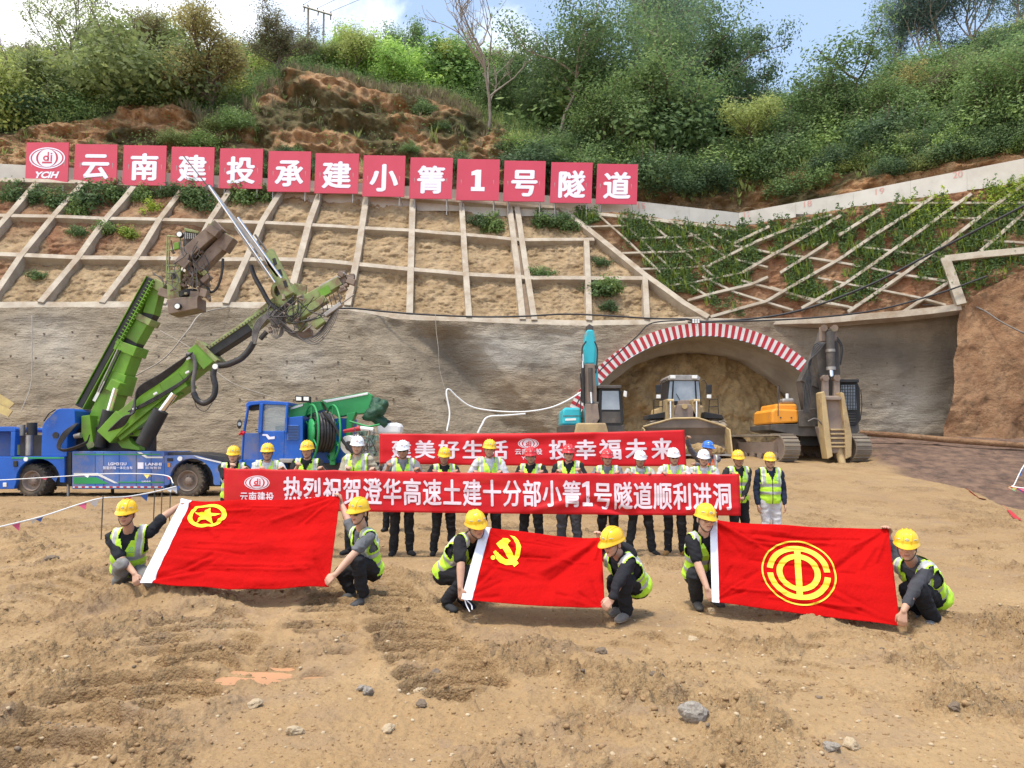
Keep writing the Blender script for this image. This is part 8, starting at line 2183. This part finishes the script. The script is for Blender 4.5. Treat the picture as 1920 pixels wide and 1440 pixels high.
R_ = Rig(fl_, 37.3); R_.slab('housing', 'dark_machine', [(1297, 597), (1313, 597), (1313, 606), (1297, 606)], 0.15)
for i in range(3):
    for j in range(2): R_.slab('lens', 'lamp', [(1298.3 + i * 4.8, 598 + j * 4), (1302 + i * 4.8, 598 + j * 4), (1302 + i * 4.8, 601.4 + j * 4), (1298.3 + i * 4.8, 601.4 + j * 4)], 0.02, -0.03, bevel=0)
R_.rod('bracket', 'steel', [(1305, 606), (1305, 611)], 0.7, 0.1)
# bunting rope on stakes by the left bank
FLAGC = {n: mat('pennant_' + n, c, rough=0.6) for n, c in (('pink', (0.75, 0.12, 0.22)), ('yellow', (0.75, 0.58, 0.16)), ('blue', (0.06, 0.16, 0.5)), ('red', (0.65, 0.05, 0.06)), ('green', (0.25, 0.55, 0.3)), ('white', (.75, .75, .75)))}
def bunting(label, pts, seed, size=0.16, n=14):
    root = thing('bunting', label, 'bunting', P(*pts[0]))
    q = spline([P(*p) for p in pts], 10)
    MB().tube(q, 0.014, 6).build('rope', M['pipe_white'], root)
    r = random.Random(seed); keys = list(FLAGC)
    for k in range(n):
        i = r.randrange(len(q) - 1); p = q[i].lerp(q[i + 1], r.random()); d = (q[i + 1] - q[i]).normalized(); d.z *= 0.5
        a = r.uniform(-.5, .5)
        f = MB(); f.prism([p - d * size * .5, p + d * size * .5, p + d * size * .3 + Vector((r.uniform(-.05, .05), a * .1, -size * r.uniform(.35, .8)))], (0, 0.004, 0))
        f.build('pennant', FLAGC[keys[k % 5] if r.random() < .8 else 'white'], root)
bunting('white rope with coloured pennants sagging across the earth bank at the left edge', [(-60, 1003, 12.4), (0, 988, 12.8), (80, 968, 13.8), (150, 945, 14.6), (192, 934, 15.0), (240, 931, 15.6), (290, 922, 16.2), (330, 912, 16.8)], 3, 0.22, 14)
bunting('higher white rope with small pennants strung in front of the drilling rig wheels', [(-40, 902, 22.0), (40, 898, 22.0), (120, 893, 22.0), (215, 888, 22.0), (308, 891, 22.0), (325, 906, 21.5)], 4, 0.2, 8)
for px, yt_, D_, lab in ((193, 932, 15.0, 'thin steel stake nearest the left flag, carrying the pennant rope'), (290, 918, 16.2, 'thin steel stake behind the left flag, first of three in a cluster'), (304, 916, 17.0, 'thin steel stake behind the left flag, middle of three in a cluster'), (320, 913, 17.8, 'thin steel stake behind the left flag, last of three in a cluster')):
    p = P(px, yt_, D_); g_ = hgf(p.x, p.y)
    tag(MB().cyl((p.x, p.y, g_ - .2), (p.x, p.y, p.z + .03), 0.011, None, 6).build('stake', M['dark_machine']), lab, 'stake')
bunting('short pennant rope with white tassels at the right edge of the dark soil', [(1960, 830, 20.5), (1922, 870, 20.3), (1902, 908, 20.2), (1898, 912, 20.2), (1925, 916, 20.0), (1960, 920, 19.8)], 6, 0.22, 9)
for pts, lab in (([(-30, 728, 31.0), (0, 745, 31.0), (22, 762, 31.0)], 'weathered yellow plank leaning at the far left foot of the wall, upper one'), ([(-30, 752, 30.8), (8, 768, 30.8), (20, 776, 30.8)], 'brown plank lying below the yellow plank at the far left')):
    a, b = P(*pts[0]), P(*pts[2]); tag(MB().beam(a, b, 0.30, 0.05, (0, -1, 0.3)).build('plank', M['wood'] if 'yellow' not in lab else mat('yellow_wood', (0.55, 0.42, 0.16), (0.42, 0.3, 0.14), 3, .8)), lab, 'plank')
# stones on the ground
def ground_z(x, y):
    "height of the ground mesh near x, y"
    j = int(np.clip(round(math.log(y / 2.4) / math.log(46.0 / 2.4) * (nD - 1)), 0, nD - 1)); i = int(np.clip(round((x / y + 1.12) / 2.24 * (nU - 1)), 0, nU - 1))
    return float(gz[j, i])
def rock_mesh(seed, flat=0.6, sub=3):
    bm = bmesh.new(); bmesh.ops.create_icosphere(bm, subdivisions=sub, radius=1.0)
    for v in bm.verts:
        p = v.co.copy(); q = p * 1.1 + Vector((seed * 3.1, seed * 1.7, 0))
        k = 1 + 0.45 * mnoise.noise(q) + 0.2 * mnoise.noise(q * 2.6) + 0.06 * mnoise.noise(q * 7)
        v.co = Vector((p.x * k, p.y * k * 0.8, p.z * k * flat))
    me = bpy.data.meshes.new('rock'); bm.to_mesh(me); bm.free(); return me
M['rock_grey'] = mat('rock_grey', (0.36, 0.32, 0.275), (0.20, 0.175, 0.15), 6, 0.85, bump=0.5, bscale=25); M['rock_pale'] = mat('rock_pale', (0.50, 0.40, 0.27), (0.40, 0.30, 0.19), 6, 0.85, bump=0.5, bscale=25); M['clod_dark'] = mat('clod_dark', (0.13, 0.10, 0.075), (0.22, 0.16, 0.11), 8, 0.9, bump=0.5, bscale=25)
ROCKS = [(1298, 1366, .088, 'rock_grey', 'largest grey rock lying on the mud in the right foreground'), (1598, 1416, .055, 'rock_pale', 'pale flat stone at the bottom edge right of the grey rock'), (553, 1383, .055, 'rock_pale', 'pale boxy stone in the left foreground below the puddle'),
         (478, 1334, .045, 'rock_pale', 'yellowish stone just below the orange puddle'), (786, 1301, .042, 'rock_pale', 'larger of the pale stones in the middle of the foreground'), (792, 1312, .03, 'rock_pale', 'small pale stone touching the larger pale one in the middle'),
         (690, 1310, .05, 'rock_grey', 'greyish pale stone left of the middle foreground pair'), (677, 1305, .035, 'rock_grey', 'small stone beside the greyish one left of the middle pair'), (728, 1376, .045, 'rock_pale', 'rounded pale stone low in the left middle foreground'),
         (790, 1340, .04, 'clod_dark', 'dark wet stone below the middle pale pair'), (1233, 1292, .06, 'clod_dark', 'black lump of mud on the right of the middle foreground'), (815, 1268, .055, 'clod_dark', 'black lump at the end of the tyre track'), (1128, 1230, .05, 'clod_dark', 'small black lump below the middle flag'),
         (1790, 1356, .04, 'clod_dark', 'small black stone near the right edge'), (1300, 1203, .05, 'rock_pale', 'pale chip of stone in front of the right flag'), (1334, 1152, .04, 'rock_pale', 'pale stone at the foot of the person at the right flag'), (1560, 1425, .05, 'rock_grey', 'grey stone at the bottom edge near the pale flat one'),
         (95, 1060, .10, 'clod_dark', 'dark rounded boulder in the hollow at the left'), (1365, 1208, .03, 'rock_pale', 'tiny pale chip right of the stone chip before the right flag')]
for i, (px, py, r, m_, lab) in enumerate(ROCKS):
    g = G(px, py, -0.03); z = ground_z(g.x, g.y)
    me = rock_mesh(i + 1, 0.6 if i else 0.7)
    o = link_mesh('rock', me, None, M[m_]); o.location = (g.x, g.y, z + r * 0.25); o.scale = (r, r, r); o.rotation_euler = (0.2 * math.sin(i), 0.2, i * 1.3)
    tag(o, lab, 'rock', 'stones lying on the mud')
# red cloth scraps half buried at the edge of the sandy pad
for pix, lab in (([(1805, 926), (1828, 929), (1850, 941), (1836, 940), (1812, 932)], 'larger red cloth scrap half buried at the edge of the sandy ground'), ([(1880, 945), (1898, 953), (1915, 963), (1900, 960)], 'smaller red cloth scrap at the edge of the sandy ground near the frame')):
    q = [G(a, b, 0.25) for a, b in pix]; q = [Vector((v.x, v.y, ground_z(v.x, v.y) + .03)) for v in q]
    tag(MB().prism(q, (0, 0, .004)).build('cloth_scrap', M['red_paint']), lab, 'cloth')
# loose clods and grit: nobody could count them
def scatter(name, n, matl, rmin, rmax, seed, power=2.2, dens=None):
    rg = np.random.default_rng(seed)
    base = [np.array([tuple(v.co) for v in rock_mesh(50 + k, 0.7, 1).vertices]) for k in range(6)]
    me0 = rock_mesh(50, 0.7, 1); tri = np.array([tuple(p.vertices) for p in me0.polygons])
    d_ = 2.6 * (20 / 2.6) ** rg.uniform(0, 1, n); u_ = rg.uniform(-0.78, 0.78, n); X = u_ * d_; Yv = d_
    if dens is not None:
        keep = fbm(X * 0.9 + 4, Yv * 0.9, 4, 21) + rg.uniform(-.08, .08, n) > dens
        X, Yv = X[keep], Yv[keep]
    r = rmin + (rmax - rmin) * rg.uniform(0, 1, len(X)) ** power
    jj = np.clip(np.round(np.log(Yv / 2.4) / math.log(46.0 / 2.4) * (nD - 1)), 0, nD - 1).astype(int); ii = np.clip(np.round((X / Yv + 1.12) / 2.24 * (nU - 1)), 0, nU - 1).astype(int)
    Zv = gz[jj, ii]
    Vs_, Fs_ = [], []; off = 0
    for k in range(len(X)):
        b = base[k % 6]; a = rg.uniform(0, 6.28); c, s_ = math.cos(a), math.sin(a)
        q = b * r[k]; q = np.stack([q[:, 0] * c - q[:, 1] * s_, q[:, 0] * s_ + q[:, 1] * c, q[:, 2]], 1) + np.array([X[k], Yv[k], Zv[k] + r[k] * .05])
        Vs_.append(q); Fs_.append(tri + off); off += len(b)
    Vv = np.concatenate(Vs_); Ff = np.concatenate(Fs_)
    me = bpy.data.meshes.new(name); me.vertices.add(len(Vv)); me.vertices.foreach_set('co', Vv.reshape(-1).astype(np.float32))
    me.loops.add(len(Ff) * 3); me.loops.foreach_set('vertex_index', Ff.reshape(-1).astype(np.int32)); me.polygons.add(len(Ff)); me.polygons.foreach_set('loop_start', np.arange(0, len(Ff) * 3, 3, dtype=np.int32)); me.update(calc_edges=True)
    tag(link_mesh(name, me, None, matl), kind='stuff')
scatter('clods', 9000, M['ground_loose'] if 'ground_loose' in M else mat('loose_clod', (0.36, 0.235, 0.125), (0.24, 0.15, 0.075), 5, 0.95, bump=.5, bscale=40), 0.004, 0.030, 5, 3.0, 0.46)
scatter('crumbs', 16000, bpy.data.materials['loose_clod'], 0.003, 0.014, 15, 2.0)
scatter('gravel', 3000, M['rock_pale'], 0.004, 0.022, 6, 3.0)
scatter('dark_crumbs', 1200, M['clod_dark'], 0.005, 0.026, 7, 3.0, 0.50)
